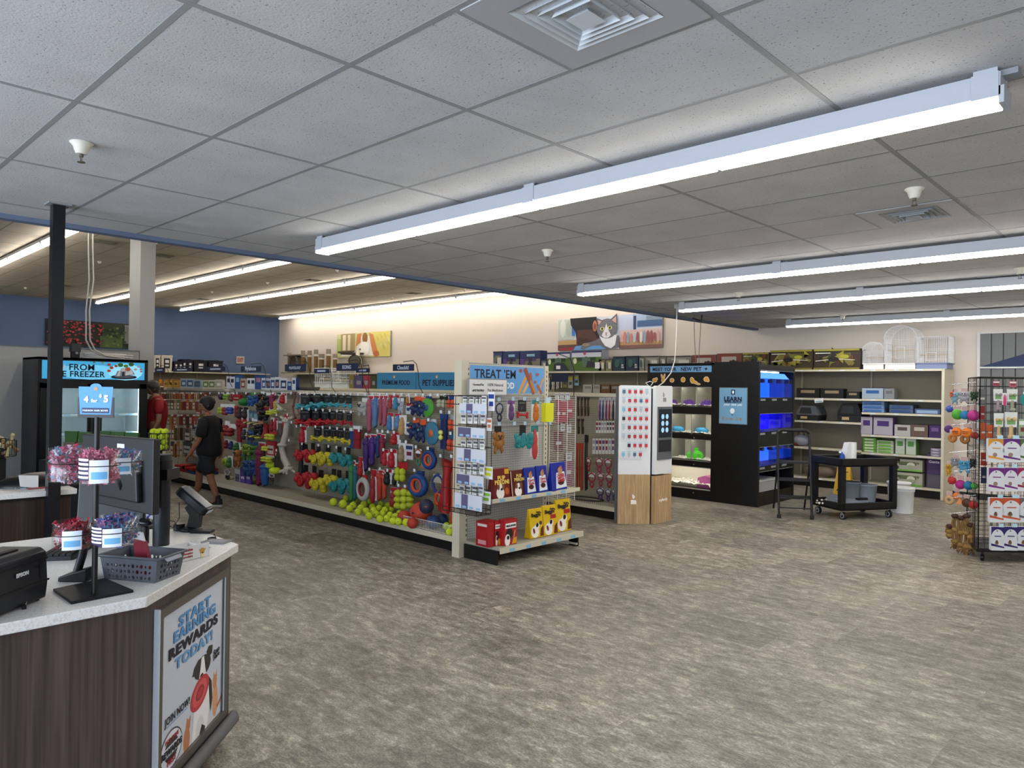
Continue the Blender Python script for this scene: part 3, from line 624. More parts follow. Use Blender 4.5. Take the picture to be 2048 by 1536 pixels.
# shelving along the blue left wall
for k in range(7):
    y0 = 13.0-1.22*(k+1); t = thing('wall_shelving', 'shelving section on the blue wall, %s from the beige wall corner' % nth(k), 'wall shelving', (X0, y0, 0), 0, 'wall shelving along the blue wall')
    ob('back_panel', MB().box(.02, 0, .1, .05, 1.215, LT_-.02, mat('#827c6c', .65)), t)
    for z in (LT_, 1.58, 1.15, .65, .17): ob('shelf', MB().box(.05, .004, z-.022, .58, 1.21, z-.004, CREAMD).box(.58, .002, z-.035, .595, 1.214, z, CREAM), t)
    ob('upright', MB().box(.05, -.015, 0, .08, .015, LT_, CREAMD), t); ob('base_kick', MB().box(.5, 0, 0, .52, 1.219, .13, BLACK), t)
for i in range(14):
    y = at(372+i*6.2 if i < 8 else 420+i*2.6, 757, X=X0+.5).y
    tag(ob('treat_jar', MB().lathe([(0, 0), (.07, 0), (.07, .17), (.05, .2), (.05, .22), (0, .22)], '#a8641c', 12), None, (X0+.48, 5.9+i*.3, 1.581)), 'amber jar on the blue wall shelving, %s along' % nth(i), 'jar', 'amber jars on the blue wall shelving')
# ================================================================ checkout counters
WV = wood_mat('walnut_laminate', '#3f332f', '#5f504a', (9, 9, .8), .42); QZ = nodes('white_quartz', .35)
_m, _nt, _b = QZ; _n = N(_nt, 'ShaderNodeTexNoise'); _n.inputs['Scale'].default_value = 140; _nt.links.new(coords(_nt), _n.inputs['Vector'])
_nt.links.new(ramp(_nt, _n.outputs[0], [(.35, '#c9c8c4'), (.55, '#dddcd8')]), _b.inputs['Base Color']); QZ = _m
CT = .92
cp = [(-2.725, -2.3), (-2.725, .975), (-3.335, 1.603), (-3.80, 1.61), (-4.09, 1.32), (-4.09, -2.3)]
def inset(p, d):   # shrink a convex outline by d
    n = len(p); c = Vector((sum(a for a, _ in p)/n, sum(b for _, b in p)/n)); o = []
    for i in range(n):
        a, b, e = Vector(p[i-1]), Vector(p[i]), Vector(p[(i+1) % n])
        n1 = Vector(((b-a).y, -(b-a).x)).normalized(); n2 = Vector(((e-b).y, -(e-b).x)).normalized()
        if n1.dot(b-c) < 0: n1 = -n1
        if n2.dot(b-c) < 0: n2 = -n2
        k = (n1+n2); o.append(tuple(b-k*(d/(1+n1.dot(n2)))))
    return o
nc = thing('checkout_counter', 'near checkout counter with walnut panels, white top and an angled poster face', 'counter', (0, 0, 0))
ob('countertop', MB().prism(cp[::-1], CT-.038, CT, QZ), nc, bevel=.004)
ob('body', MB().prism(inset(cp, .03)[::-1], .10, CT-.038, WV), nc)
ob('toe_kick', MB().prism(inset(cp, .09)[::-1], 0, .10, BLACK), nc)
pa, pb = Vector(inset(cp, .03)[1]), Vector(inset(cp, .03)[2]); rr = (pb-pa).normalized(); LP = (pb-pa).length
FP = frame((pa.x, pa.y, 0), (rr.x, rr.y, 0))
ps = thing('rewards_poster', 'START EARNING REWARDS TODAY poster in a bronze frame on the counter', 'poster', (0, 0, 0))
x0, x1_, z0, z1 = .145, LP-.095, .18, .795
fr = MB(); FRM = mat('#6f6a64', .35, .6)
for a in ((x0-.035, z0-.035, x0, z1+.035), (x1_, z0-.035, x1_+.035, z1+.035), (x0, z0-.035, x1_, z0), (x0, z1, x1_, z1+.035)): fr.prism(rc(*a), .001, .018, FRM, T=FP)
ob('poster_frame', fr, ps); ob('frame_liner', MB().prism(rc(x0-.042, z0-.042, x0-.034, z1+.042), .001, .022, mat('#c6cdd6', .3), T=FP), ps); ob('frame_liner', MB().prism(rc(x1_-.012, z0, x1_, z1), .012, .016, mat('#aeb9c2', .3), T=FP), ps)
Fq = FP @ Matrix.Translation((x0, z0, .004)); PW, PH = x1_-x0, z1-z0
a = [('#ccd2de', rc(0, 0, 1, 1))]
# the dog: white body, dark sides, black ears, white blaze, red disc in its mouth; cats either side
a += [('#d7d6d8', ell(.60, .02, .24, .05)), ('#d9a070', ell(.87, .13, .05, .12)), ('#c98a58', ell(.86, .27, .04, .05)), ('#c98a58', [(.83, .30), (.84, .35), (.86, .31)]), ('#c98a58', [(.87, .31), (.89, .35), (.90, .29)]), ('#b9764a', [(.90, .05), (1.0, .10), (1.0, .13), (.90, .08)]),
      ('#c07a50', ell(.40, .06, .05, .09)), ('#c07a50', ell(.42, .15, .035, .04)), ('#c07a50', [(.395, .17), (.40, .21), (.425, .18)]), ('#c07a50', [(.43, .18), (.455, .21), (.46, .165)]),
      ('#f1f0f0', [(.48, .0), (.50, .15), (.52, .30), (.56, .36), (.74, .36), (.77, .25), (.76, .1), (.73, .0)]), ('#e2dfde', ell(.61, .03, .07, .10)), ('#26211f', [(.74, .36), (.80, .30), (.82, .17), (.79, .08), (.765, .18)]), ('#26211f', [(.60, .0), (.64, .06), (.70, .02), (.69, -.0)]),
      ('#2a2523', ell(.64, .46, .14, .075)), ('#2a2523', [(.50, .50), (.47, .45), (.53, .44), (.60, .52), (.57, .535)]), ('#2a2523', [(.70, .54), (.74, .57), (.81, .555), (.80, .50), (.74, .49)]),
      ('#f4f3f3', [(.62, .53), (.66, .53), (.68, .45), (.70, .39), (.64, .365), (.58, .39), (.60, .45)]), ('#191516', ell(.625, .405, .028, .014)), ('#151213', ell(.575, .455, .014, .008, 8)), ('#151213', ell(.705, .46, .014, .008, 8)),
      ('#c0313a', ell(.60, .295, .155, .10, 26, rot=.3)), ('#d8555c', ell(.60, .295, .12, .075, 24, rot=.3)), ('#8f2a33', ell(.60, .295, .07, .045, 16, rot=.3)), ('#c0313a', ell(.60, .295, .05, .03, 14, rot=.3)),
      ('#3a3a40', ell(.175, .115, .155, .125, 30)), ('#dfe2ea', ell(.175, .115, .145, .115, 30)), ('#2a2a2e', ell(.175, .115, .10, .075, 24)), ('#dfe2ea', rc(.03, .085, .32, .145)),
      ('#6fa2c8', rc(.10, .275, .40, .281))]
art('printed_sheet', ps, Fq, PW, PH, a, lift=.0005, step=.00006, rough=.3)
for tx, cc, u_, v_, w_ in (('START', '#5b93c6', .50, .895, .46), ('EARNING', '#5b93c6', .51, .815, .60), ('REWARDS', '#25222a', .50, .725, .70), ('TODAY!', '#6b9ecb', .50, .635, .54)):
    lettering(tx, cc, ps, Fq, u_*PW, v_*PH, w=w_*PW*1.1, h=.074*PH, bold=.04, lift=.004, shear=.0, rot=0)
lettering('JOIN NOW!', '#26262a', ps, Fq, .25*PW, .31*PH, w=.36*PW, bold=.015, lift=.004); lettering('Scan', '#26262a', ps, Fq, .87*PW, .49*PH, w=.11*PW, shear=.3, lift=.004, rot=.1); lettering('Here', '#26262a', ps, Fq, .87*PW, .455*PH, w=.11*PW, shear=.3, lift=.004, rot=.1)
lettering('REWARDS', '#25252a', ps, Fq, .175*PW, .115*PH, w=.28*PW, bold=.04, lift=.0045); lettering('PETS COME', '#a8323a', ps, Fq, .175*PW, .185*PH, w=.18*PW, bold=.02, lift=.0045)
lettering('FIRST', '#a8323a', ps, Fq, .175*PW, .045*PH, w=.12*PW, bold=.02, lift=.0045)
rail = MB(); rr3 = Vector((rr.x, rr.y, 0)); nn = Vector((rr.y, -rr.x, 0)); P0 = Vector((pa.x, pa.y, .115))
rail.tube([P0+rr3*.02+nn*.03, P0+rr3*.06+nn*.035, P0+rr3*(LP-.03)+nn*.035, P0+rr3*(LP+.01)+nn*.02], [.02, .028, .028, .02], '#5b5b5c', 12)
ob('bumper_rail', rail, nc)
# ---- far checkout counter
fc = thing('checkout_counter', 'far checkout counter with dark walnut front in front of the freezer', 'counter', (0, 0, 0))
ob('countertop', MB().box(-6.50, -1.6, CT-.038, -5.83, 1.60, CT, QZ), fc, bevel=.004)
ob('body', MB().box(-6.47, -1.6, .1, -5.86, 1.57, CT-.038, wood_mat('walnut_laminate_dark', '#2c1f1a', '#43322b', (9, 9, .8), .45)), fc)
ob('toe_kick', MB().box(-6.42, -1.55, 0, -5.91, 1.5, .1, BLACK), fc)
ob('under_rail', MB().box(-5.855, -1.6, CT-.055, -5.845, 1.58, CT-.038, BLACK), fc)
# ---- freezer
fz = thing('display_freezer', 'black two-door glass freezer under a blue frozen food sign', 'freezer', (0, 0, 0))
ZX, ZY0, ZY1, ZT = -12.0, 2.77, 4.25, 2.03
BK = mat('#0d0e11', .35); zb = ZX-.85
ob('cabinet', MB().box(zb, ZY0, 0, ZX-.05, ZY0+.05, ZT, mat('#25282c', .4)).box(zb, ZY1-.05, 0, ZX-.05, ZY1, ZT, BK).box(zb, ZY0, ZT-.03, ZX, ZY1, ZT, BK).box(zb, ZY0+.05, 0, ZX-.05, ZY1-.05, .35, BK).box(ZX-.06, ZY0, 0, ZX, ZY1, .33, BK).box(ZX-.06, ZY0, 1.655, ZX, ZY1, ZT, BK).box(ZX-.055, ZY0, .33, ZX-.0, ZY0+.07, 1.66, BK).box(ZX-.055, ZY1-.06, .33, ZX, ZY1, 1.66, BK), fz)
ob('liner', MB().box(zb+.05, ZY0+.05, .35, zb+.06, ZY1-.05, 1.95, mat('#b4c4c8', .5)).box(zb+.06, ZY0+.05, .35, ZX-.1, ZY0+.06, 1.7, mat('#c8d2d4', .5)).box(zb+.06, ZY1-.06, .35, ZX-.1, ZY1-.05, 1.7, mat('#c8d2d4', .5)).box(zb+.05, ZY0+.05, 1.66, ZX-.1, ZY1-.05, 1.67, mat('#c8d2d4', .5)), fz)
for y_ in (ZY0+.08, (ZY0+ZY1)/2, ZY1-.08): ob('inner_light', MB().box(ZX-.12, y_-.012, .4, ZX-.10, y_+.012, 1.64, mat('#e8fbff', .4, emit=16)), fz)
for z_ in (.62, .90, 1.18):
    s = MB().box(zb+.1, ZY0+.07, z_, ZX-.16, ZY1-.07, z_+.012, '#b9c4c6'); s.box(ZX-.17, ZY0+.07, z_-.01, ZX-.155, ZY1-.07, z_+.02, '#cfe3ea')
    ob('wire_shelf', s, fz)
    for k in range(6): ob('price_tag', MB().box(ZX-.154, ZY0+.15+k*.22, z_-.01, ZX-.152, ZY0+.24+k*.22, z_+.018, '#9fd0ea'), fz)
ym = (ZY0+ZY1)/2
for y_a, y_b in ((ZY0+.03, ym-.005), (ym+.005, ZY1-.03)):
    d = MB().box(ZX, y_a, .33, ZX+.04, y_a+.08, 1.655, BK).box(ZX, y_b-.10, .33, ZX+.04, y_b, 1.655, BK).box(ZX, y_a, .33, ZX+.04, y_b, .41, BK).box(ZX, y_a, 1.585, ZX+.04, y_b, 1.655, BK)
    dd = ob('door', d, fz); ob('glass', MB().box(ZX+.015, y_a+.08, .41, ZX+.02, y_b-.1, 1.585, GLASS), dd)
    hy_ = y_b-.05 if y_a < ym-.1 else y_a+.03; ob('door_handle', MB().box(ZX+.04, hy_-.012, .75, ZX+.075, hy_+.012, 1.25, mat('#2b2e31', .35)), dd)
Fz = frame((ZX+.001, ZY0+.05, 1.72), (0, 1, 0)); FW, FH = 1.38, .265
fs = [(mat('#3da0cf', .4, emit=.55), rc(0, 0, 1, 1)), (mat('#6cc3e8', .4, emit=.6), ell(.45, .4, .33, .42)), (mat('#8fd4f0', .4, emit=.6), ell(.80, .45, .18, .48)),
      ('#14192b', ell(.785, .16, .135, .13, rot=.15)), ('#5e666e', ell(.785, .19, .105, .09, rot=.1)), ('#9aa3aa', [(.69, .18), (.715, .5), (.86, .62), (.90, .32)]), ('#e8edf0', [(.71, .22), (.73, .50), (.75, .50), (.74, .20)]), ('#2c3036', [(.765, .2), (.765, .53), (.785, .54), (.79, .22)]), ('#eef2f5', [(.80, .25), (.80, .55), (.86, .6), (.88, .35)])]
for (x, y, r, c) in ((.63, .85, .02, '#c8553a'), (.655, .68, .022, '#d0552e'), (.63, .5, .02, '#d0552e'), (.70, .78, .018, '#c8553a'), (.745, .85, .03, '#3d7d3a'), (.80, .80, .025, '#4f9a3e'), (.855, .9, .03, '#2f6b34'), (.90, .62, .018, '#e6c3b0'), (.93, .78, .015, '#d8b49a'), (.955, .62, .014, '#d78868'), (.96, .5, .012, '#c8553a'), (.77, .58, .03, '#e5dfd2'), (.82, .62, .03, '#c9663f'), (.56, .95, .015, '#9fae62'), (.48, .95, .012, '#5c8a4a')): fs.append((c, ell(x, y, r, r*4, 7)))
art('lit_sign', fz, Fz, FW, FH, fs, step=.001)
lettering('FROM', '#0d1330', fz, Fz, .50, .175, w=.33, bold=.018, lift=.03); lettering('THE FREEZER', '#0d1330', fz, Fz, .445, .075, w=.73, bold=.018, lift=.03); lettering('fresh', '#e8f4fa', fz, Fz, .19, .175, w=.22, shear=.35, lift=.03)
# ---- black steel pole
pp = at(116, 408, Z=CZ)
po = thing('steel_pole', 'black square steel pole from floor to the near ceiling', 'pole', (pp.x, pp.y, 0))
ob('shaft', MB().box(-.038, -.038, 0, .038, .038, CZ-.008, mat('#111318', .3)), po); ob('top_plate', MB().box(-.07, -.07, CZ-.012, .07, .07, CZ-.001, '#8d8f91'), po); ob('base_plate', MB().box(-.07, -.07, 0, .07, .07, .01, BLACK), po)
# ================================================================ hanging products
# every kind is made once per colourway in a unit box (x -.5...5, z 0..-1, y in widths) and then copied
_kit = {}
def deep(h): return '#%02x%02x%02x' % tuple(int(int(h[i:i+2], 16)*.88) for i in (1, 3, 5))
CARDW = mat('#d8d8d6', .5); CARDK = mat('#141416', .45); REDC = mat('#b0202a', .45)
def bone(b, x0, x1, z, r, m_, y=-.12, dz=0):
    b.tube([(x0, y, z), ((x0+x1)/2, y, z+dz/2), (x1, y, z+dz)], [r*.8, r*.6, r*.8], m_, 8)
    for x, s_ in ((x0, 0), (x1, dz)):
        for k in (-1, 1): b.sph((x+(.03 if x > 0 else -.03), y, z+s_+k*r*.75), r*1.05, m_, 8, 6)
def kit(kind, cols):
    k = (kind,)+tuple(cols)
    if k in _kit: return _kit[k]
    c = [mat(deep(x), .55) if isinstance(x, str) else x for x in cols]; P = []
    def part(n): b = MB(); P.append((n, b)); return b
    if kind == 'bone_card':
        part('hang_card').box(-.34, -.02, -.66, .34, .02, 0, CARDK).box(-.26, -.024, -.20, .26, -.02, -.12, '#5d5d60').box(-.12, -.024, -.55, .06, -.02, -.35, '#3a3a3e')
        bone(part('plush_bone'), -.36, .36, -.80, .11, c[0], y=-.10, dz=-.05)
    elif kind == 'knot_plush':
        part('hang_card').box(-.16, -.02, -.45, .16, .02, 0, CARDK)
        b = part('plush_body'); rnd = random.Random(len(cols[0])+3)
        for q in range(9): b.sph((-.36+.72*(q % 3)/2+rnd.uniform(-.06, .06), -.15+rnd.uniform(-.1, .1), -.48-.38*(q//3)/2+rnd.uniform(-.05, .05)), rnd.uniform(.13, .19), c[0], 8, 6)
        b.torus((.02, -.28, -.65), .16, .07, c[0], 12, 6).torus((-.22, -.2, -.8), .12, .055, c[0], 12, 6)
    elif kind == 'pouch':
        b = part('pouch'); b.prism([(-.46, 0), (.46, 0), (.5, -.07), (.46, -.5), (.5, -.96), (-.5, -.96), (-.46, -.5), (-.5, -.07)], -.07, .07, c[0], axis='Y')
        part('label_panel').box(-.36, -.085, -.86, .36, -.07, -.30, c[1]).box(-.3, -.09, -.62, .3, -.085, -.5, c[2 if len(c) > 2 else 0])
    elif kind == 'stick_pack':
        part('header_card').box(-.42, -.03, -.18, .42, .03, 0, c[1])
        b = part('chew_sticks')
        for q in range(3): b.tube([(-.28+.28*q, -.05, -.16), (-.30+.3*q, -.08, -.55), (-.26+.27*q, -.05, -1)], .15, c[q % 2 if q % 2 == 0 else (2 if len(c) > 2 else 0)], 6)
    elif kind == 'card_toy':
        part('hang_card').box(-.45, -.02, -.98, .45, .02, 0, CARDW).box(-.44, -.024, -.22, .44, -.02, -.01, c[1])
        part('toy').sph((0, -.12, -.48), .26, c[0], 10, 7).sph((0, -.12, -.78), .30, c[0], 10, 7).sph((0, -.1, -.27), .16, c[0], 8, 6)
    elif kind == 'long_dog':       # long stuffed tug toy
        part('hang_card').box(-.45, -.02, -.16, .45, .02, 0, CARDW).box(-.4, -.024, -.1, .4, -.02, -.03, REDC)
        b = part('plush_body'); b.sph((0, -.15, -.24), .42, c[0], 10, 7, (1, .8, .22)).tube([(-.05, -.1, -.2), (.08, -.15, -.45), (-.06, -.12, -.7), (.02, -.12, -.98)], [.28, .34, .26, .2], c[0], 8)
        b.tube([(-.3, -.1, -.2), (-.42, -.1, -.34)], .12, c[1] if len(c) > 1 else c[0], 6).tube([(.3, -.1, -.2), (.42, -.1, -.34)], .12, c[1] if len(c) > 1 else c[0], 6)
    elif kind == 'plush':
        part('hang_card').box(-.3, -.02, -.25, .3, .02, 0, c[1])
        b = part('plush_body'); b.sph((0, -.2, -.40), .34, c[0], 10, 7, (1, .8, .55)).sph((0, -.15, -.68), .38, c[0], 10, 7, (1, .8, .5))
        for s_ in (-1, 1): b.sph((s_*.36, -.15, -.36), .16, c[0], 8, 6).tube([(s_*.2, -.15, -.75), (s_*.34, -.2, -.98)], [.16, .11], c[0], 7).tube([(s_*.3, -.15, -.55), (s_*.48, -.22, -.66)], [.12, .09], c[0], 7)
        for s_ in (-1, 1): b.sph((s_*.12, -.47, -.36), .05, BLACK, 6, 4)
        b.sph((0, -.47, -.44), .09, c[2] if len(c) > 2 else c[0], 7, 5, (1, .6, .7))
    elif kind == 'balls':
        part('hang_card').box(-.46, -.02, -.4, .46, .02, 0, c[1])
        b = part('balls')
        for x, z in ((-.25, -.5), (.25, -.5), (-.25, -.8), (.25, -.8)): b.sph((x, -.22, z), .22, c[0], 10, 7, (1, 1, .95))
    elif kind == 'tube_strip':      # net of balls
        b = part('ball')
        n = 3
        for q in range(n): b.sph((0, -.3, -.22-.3*q), .44, c[0], 12, 8, (1, 1, .38))
        part('hang_card').box(-.3, -.05, -.12, .3, 0, 0, c[1])
    elif kind == 'ring':
        part('hang_strap').box(-.14, -.06, -.24, .14, .04, 0, c[1])
        part('ring').torus((0, -.12, -.56), .34, .12, c[0], 22, 8, sc=(1, 1.05))
        if len(c) > 2: P.append(('inner_ring', MB().torus((0, -.16, -.56), .24, .06, c[2], 20, 6, sc=(1, 1.05))))
    elif kind == 'disc':
        part('hang_strap').box(-.2, -.03, -.22, .2, .05, 0, c[1])
        part('disc').lathe([(.0, 0), (.44, .0), (.5, .03), (.5, .09), (.46, .12), (.0, .14)], c[0], 22, T=Matrix.Translation((0, -.02, -.55)) @ Matrix.Rotation(PI/2, 4, 'X') @ Matrix.Diagonal((1, .9, 1, 1)))
        P.append(('label_panel', MB().lathe([(.0, 0), (.17, .0), (.17, .012), (0, .012)], c[2], 16, T=Matrix.Translation((0, -.155, -.55)) @ Matrix.Rotation(PI/2, 4, 'X') @ Matrix.Diagonal((1, .9, 1, 1)))))
    elif kind == 'tug':
        b = part('strap'); b.box(-.34, -.12, -.98, .34, .02, -.12, c[0])
        part('hang_card').box(-.4, -.14, -.14, .4, .04, 0, c[1]); P.append(('band', MB().box(-.36, -.13, -.6, .36, .03, -.54, c[2 if len(c) > 2 else 0])))
    elif kind == 'launcher':        # long moulded thrower or stick
        part('handle').tube([(.1, -.1, 0), (.05, -.12, -.3), (0, -.12, -.7), (-.05, -.1, -.98)], [.34, .22, .30, .42], c[0], 9)
        P.append(('hang_card', MB().box(-.42, -.32, -.99, .42, -.26, -.84, c[1])))
    elif kind == 'rope_loop':
        b = part('rope'); b.torus((0, -.06, -.32), .34, .07, c[0], 20, 7, sc=(1, .85)).torus((.02, -.06, -.80), .2, .075, c[1], 18, 7, sc=(.9, .95))
        P.append(('hang_card', MB().box(-.3, -.1, -.28, .3, -.02, 0, c[2 if len(c) > 2 else 1])))
    elif kind == 'rope':
        b = part('rope')
        b.tube([(.18, -.05, -.04), (.1, -.05, -.3), (-.1, -.05, -.55), (.02, -.05, -.75), (.3, -.05, -.93)], .085, c[0], 8)
        for x, z in ((.18, -.03), (-.06, -.5), (.3, -.93)): b.sph((x, -.05, z), .15, c[0], 9, 6, (1, 1, .3))
        rnd = random.Random(5)
        for q in range(8): b.tube([(.30, -.05, -.93), (.3+rnd.uniform(-.2, .25), -.05+rnd.uniform(-.2, .1), -1)], .03, c[0], 5).tube([(.18, -.05, -.03), (.18+rnd.uniform(-.3, .3), -.05+rnd.uniform(-.2, .1), .03+rnd.uniform(-.05, .02))], .03, c[0], 5)
    elif kind == 'leash':
        b = part('leash')
        for q in range(3): b.tube([(-.25+.22*q, -.05, 0), (-.30+.25*q, -.07, -.5), (-.12+.2*q, -.08, -.98), (.0+.16*q, -.05, -.97), (.02+.14*q, -.04, -.5)], .09, c[0], 5)
        part('header_card').box(-.4, -.12, -.14, .4, -.02, 0, c[1])
    elif kind == 'ball':
        part('ball').sph((0, 0, -.5), .5, c[0], 14, 10)
        P.append(('logo', MB().sph((.02, -.33, -.45), .19, c[1], 8, 6, (1, 1, .5)))) if len(c) > 1 else None
    elif kind == 'card':
        part('card').box(-.46, -.03, -1, .46, .03, 0, c[0]).box(-.4, -.035, -.35, .4, -.03, -.12, c[1]).box(-.3, -.035, -.75, .3, -.03, -.5, c[2 if len(c) > 2 else 1])
    elif kind == 'carton':
        part('carton').box(-.5, 0, -1, .5, .45, 0, c[0])
        P.append(('printed_front', MB().box(-.49, -.01, -.98, .49, -.002, -.02, c[1]).box(-.3, -.014, -.5, .3, -.01, -.2, c[2 if len(c) > 2 else 0])))
    elif kind == 'bag':
        part('bag').prism([(-.5, 0), (.5, 0), (.46, -.1), (.5, -.5), (.46, -1), (-.46, -1), (-.5, -.5), (-.46, -.1)], -.02, .30, c[0], axis='Y')
        P.append(('label_panel', MB().box(-.36, -.035, -.85, .36, -.02, -.2, c[1]).box(-.2, -.04, -.7, .25, -.035, -.4, c[2 if len(c) > 2 else 0])))
    elif kind == 'squeaky':        # bumblebee-striped body
        b = part('plush_body')
        for q in range(5): b.sph((-.36+.18*q, -.1, -.62-.03*q), .22-.02*abs(q-2), c[q % 2], 9, 6, (.55, 1, .8))
        part('hang_card').box(-.2, -.03, -.42, .2, .03, 0, CARDW)
    _kit[k] = [(n, b.mesh(n)) for n, b in P]
    return _kit[k]
def product(kind, cols, name, label, cat, group, top, w_, h_, rz=0, single=False, dep=None, tilt=0):
    """hangs with its top centre at `top`; w_, h_ metres"""
    ps_ = kit(kind, cols); s = (w_, dep or w_, h_)
    if single or len(ps_) == 1:
        k = ('1', kind)+tuple(cols)
        if k not in _kit:
            if len(ps_) == 1: _kit[k] = ps_[0][1]
            else:
                import bmesh
                bm = bmesh.new(); mm = []
                for n, me in ps_:
                    o = len(bm.faces); bm.from_mesh(me); bm.faces.ensure_lookup_table()
                    for f in bm.faces[o:]:
                        mt = me.materials[f.material_index]
                        if mt not in mm: mm.append(mt)
                        f.material_index = mm.index(mt)
                me = bpy.data.meshes.new(name); bm.to_mesh(me); bm.free()
                for m_ in mm: me.materials.append(m_)
                _kit[k] = me
        o = ob(name, _kit[k], None, top, (0, tilt, rz), s); return tag(o, label, cat, group)
    t = thing(name, label, cat, top, rz, group, s); t.rotation_euler = (0, tilt, rz)
    for n, me in ps_: ob(n, me, t)
    return t
YH = 5.24          # front of the goods hanging on the first run
def px_item(kind, cols, name, label, cat, group, x0, y0, x1, y1, Y=YH, single=False, n=1, dep=None, tilt=0):
    """goods seen between two pixel corners, standing on the hook plane Y"""
    a, b = at(x0, (y0+y1)/2, Y=Y), at(x1, (y0+y1)/2, Y=Y); tp, bt = at((x0+x1)/2, y0, Y=Y), at((x0+x1)/2, y1, Y=Y)
    w_, h_ = b.x-a.x, tp.z-bt.z
    for k in range(n):
        lb = label if k == 0 else '%s bone toy %s behind the %s' % (label.split()[0], ('just', 'two')[k-1], label.split(', ')[1])
        product(kind, cols, name, lb, cat, group, (tp.x, Y+k*.075, tp.z), w_, h_, single=single, dep=dep, tilt=tilt)
CY, RD, YL2, TL, PK, OR, BL, PU, GR = '#3fa9b8', '#b81c24', '#d6c52a', '#1f8f93', '#b45a72', '#e2562a', '#1d3f80', '#4a2380', '#4f9a35'
# -- bones on black cards: three rows of hooks
for nm_, col, rows_ in (('cyan', CY, [(598, 788, 625, 819, 3), (624, 788, 645, 814, 2), (645, 789, 666, 813, 2), (663, 789, 678, 814, 1), (677, 790, 691, 814, 1), (690, 790, 706, 816, 1)]),
                        ('red', RD, [(597, 819, 625, 851, 3), (621, 820, 642, 849, 2), (641, 821, 660, 848, 2), (658, 822, 674, 848, 1), (673, 823, 689, 849, 1), (691, 825, 706, 850, 1)]),
                        ('yellow', YL2, [(626, 854, 646, 882, 1), (645, 855, 664, 882, 1), (661, 856, 675, 884, 1), (672, 857, 690, 884, 1), (688, 858, 704, 888, 1)])):
    for i, (x0, y0, x1, y1, n) in enumerate(rows_):
        px_item('bone_card', (col,), 'plush_bone_toy', '%s plush bone on black card, %s in the %s bone row' % (nm_, nth(i), nm_), 'dog toy', 'plush bones on the middle gondola', x0, y0, x1, y1, n=n)
for i, (c, cn, b) in enumerate([(RD, 'red', (599, 888, 623, 923)), (RD, 'red', (616, 886, 636, 923)), (YL2, 'yellow', (627, 892, 648, 930)), (YL2, 'yellow', (645, 890, 668, 930)), (TL, 'teal', (668, 893, 690, 928)), (TL, 'teal', (686, 895, 708, 935)),
                                (RD, 'red', (600, 930, 624, 975)), (RD, 'red', (618, 932, 640, 968)), (YL2, 'yellow', (630, 940, 655, 983)), (YL2, 'yellow', (656, 938, 680, 972)), (TL, 'teal', (667, 940, 690, 986)), (TL, 'teal', (685, 942, 706, 984))]):
    px_item('knot_plush', (c,), 'knotted_plush_toy', '%s knotted plush toy, %s pair of the %s row below the bones' % (cn, 'left' if i % 2 == 0 else 'right', 'upper' if i < 6 else 'lower'), 'dog toy', 'knotted plush toys on the middle gondola', *b)
G3 = 'dog toys hanging on the right of the middle gondola'
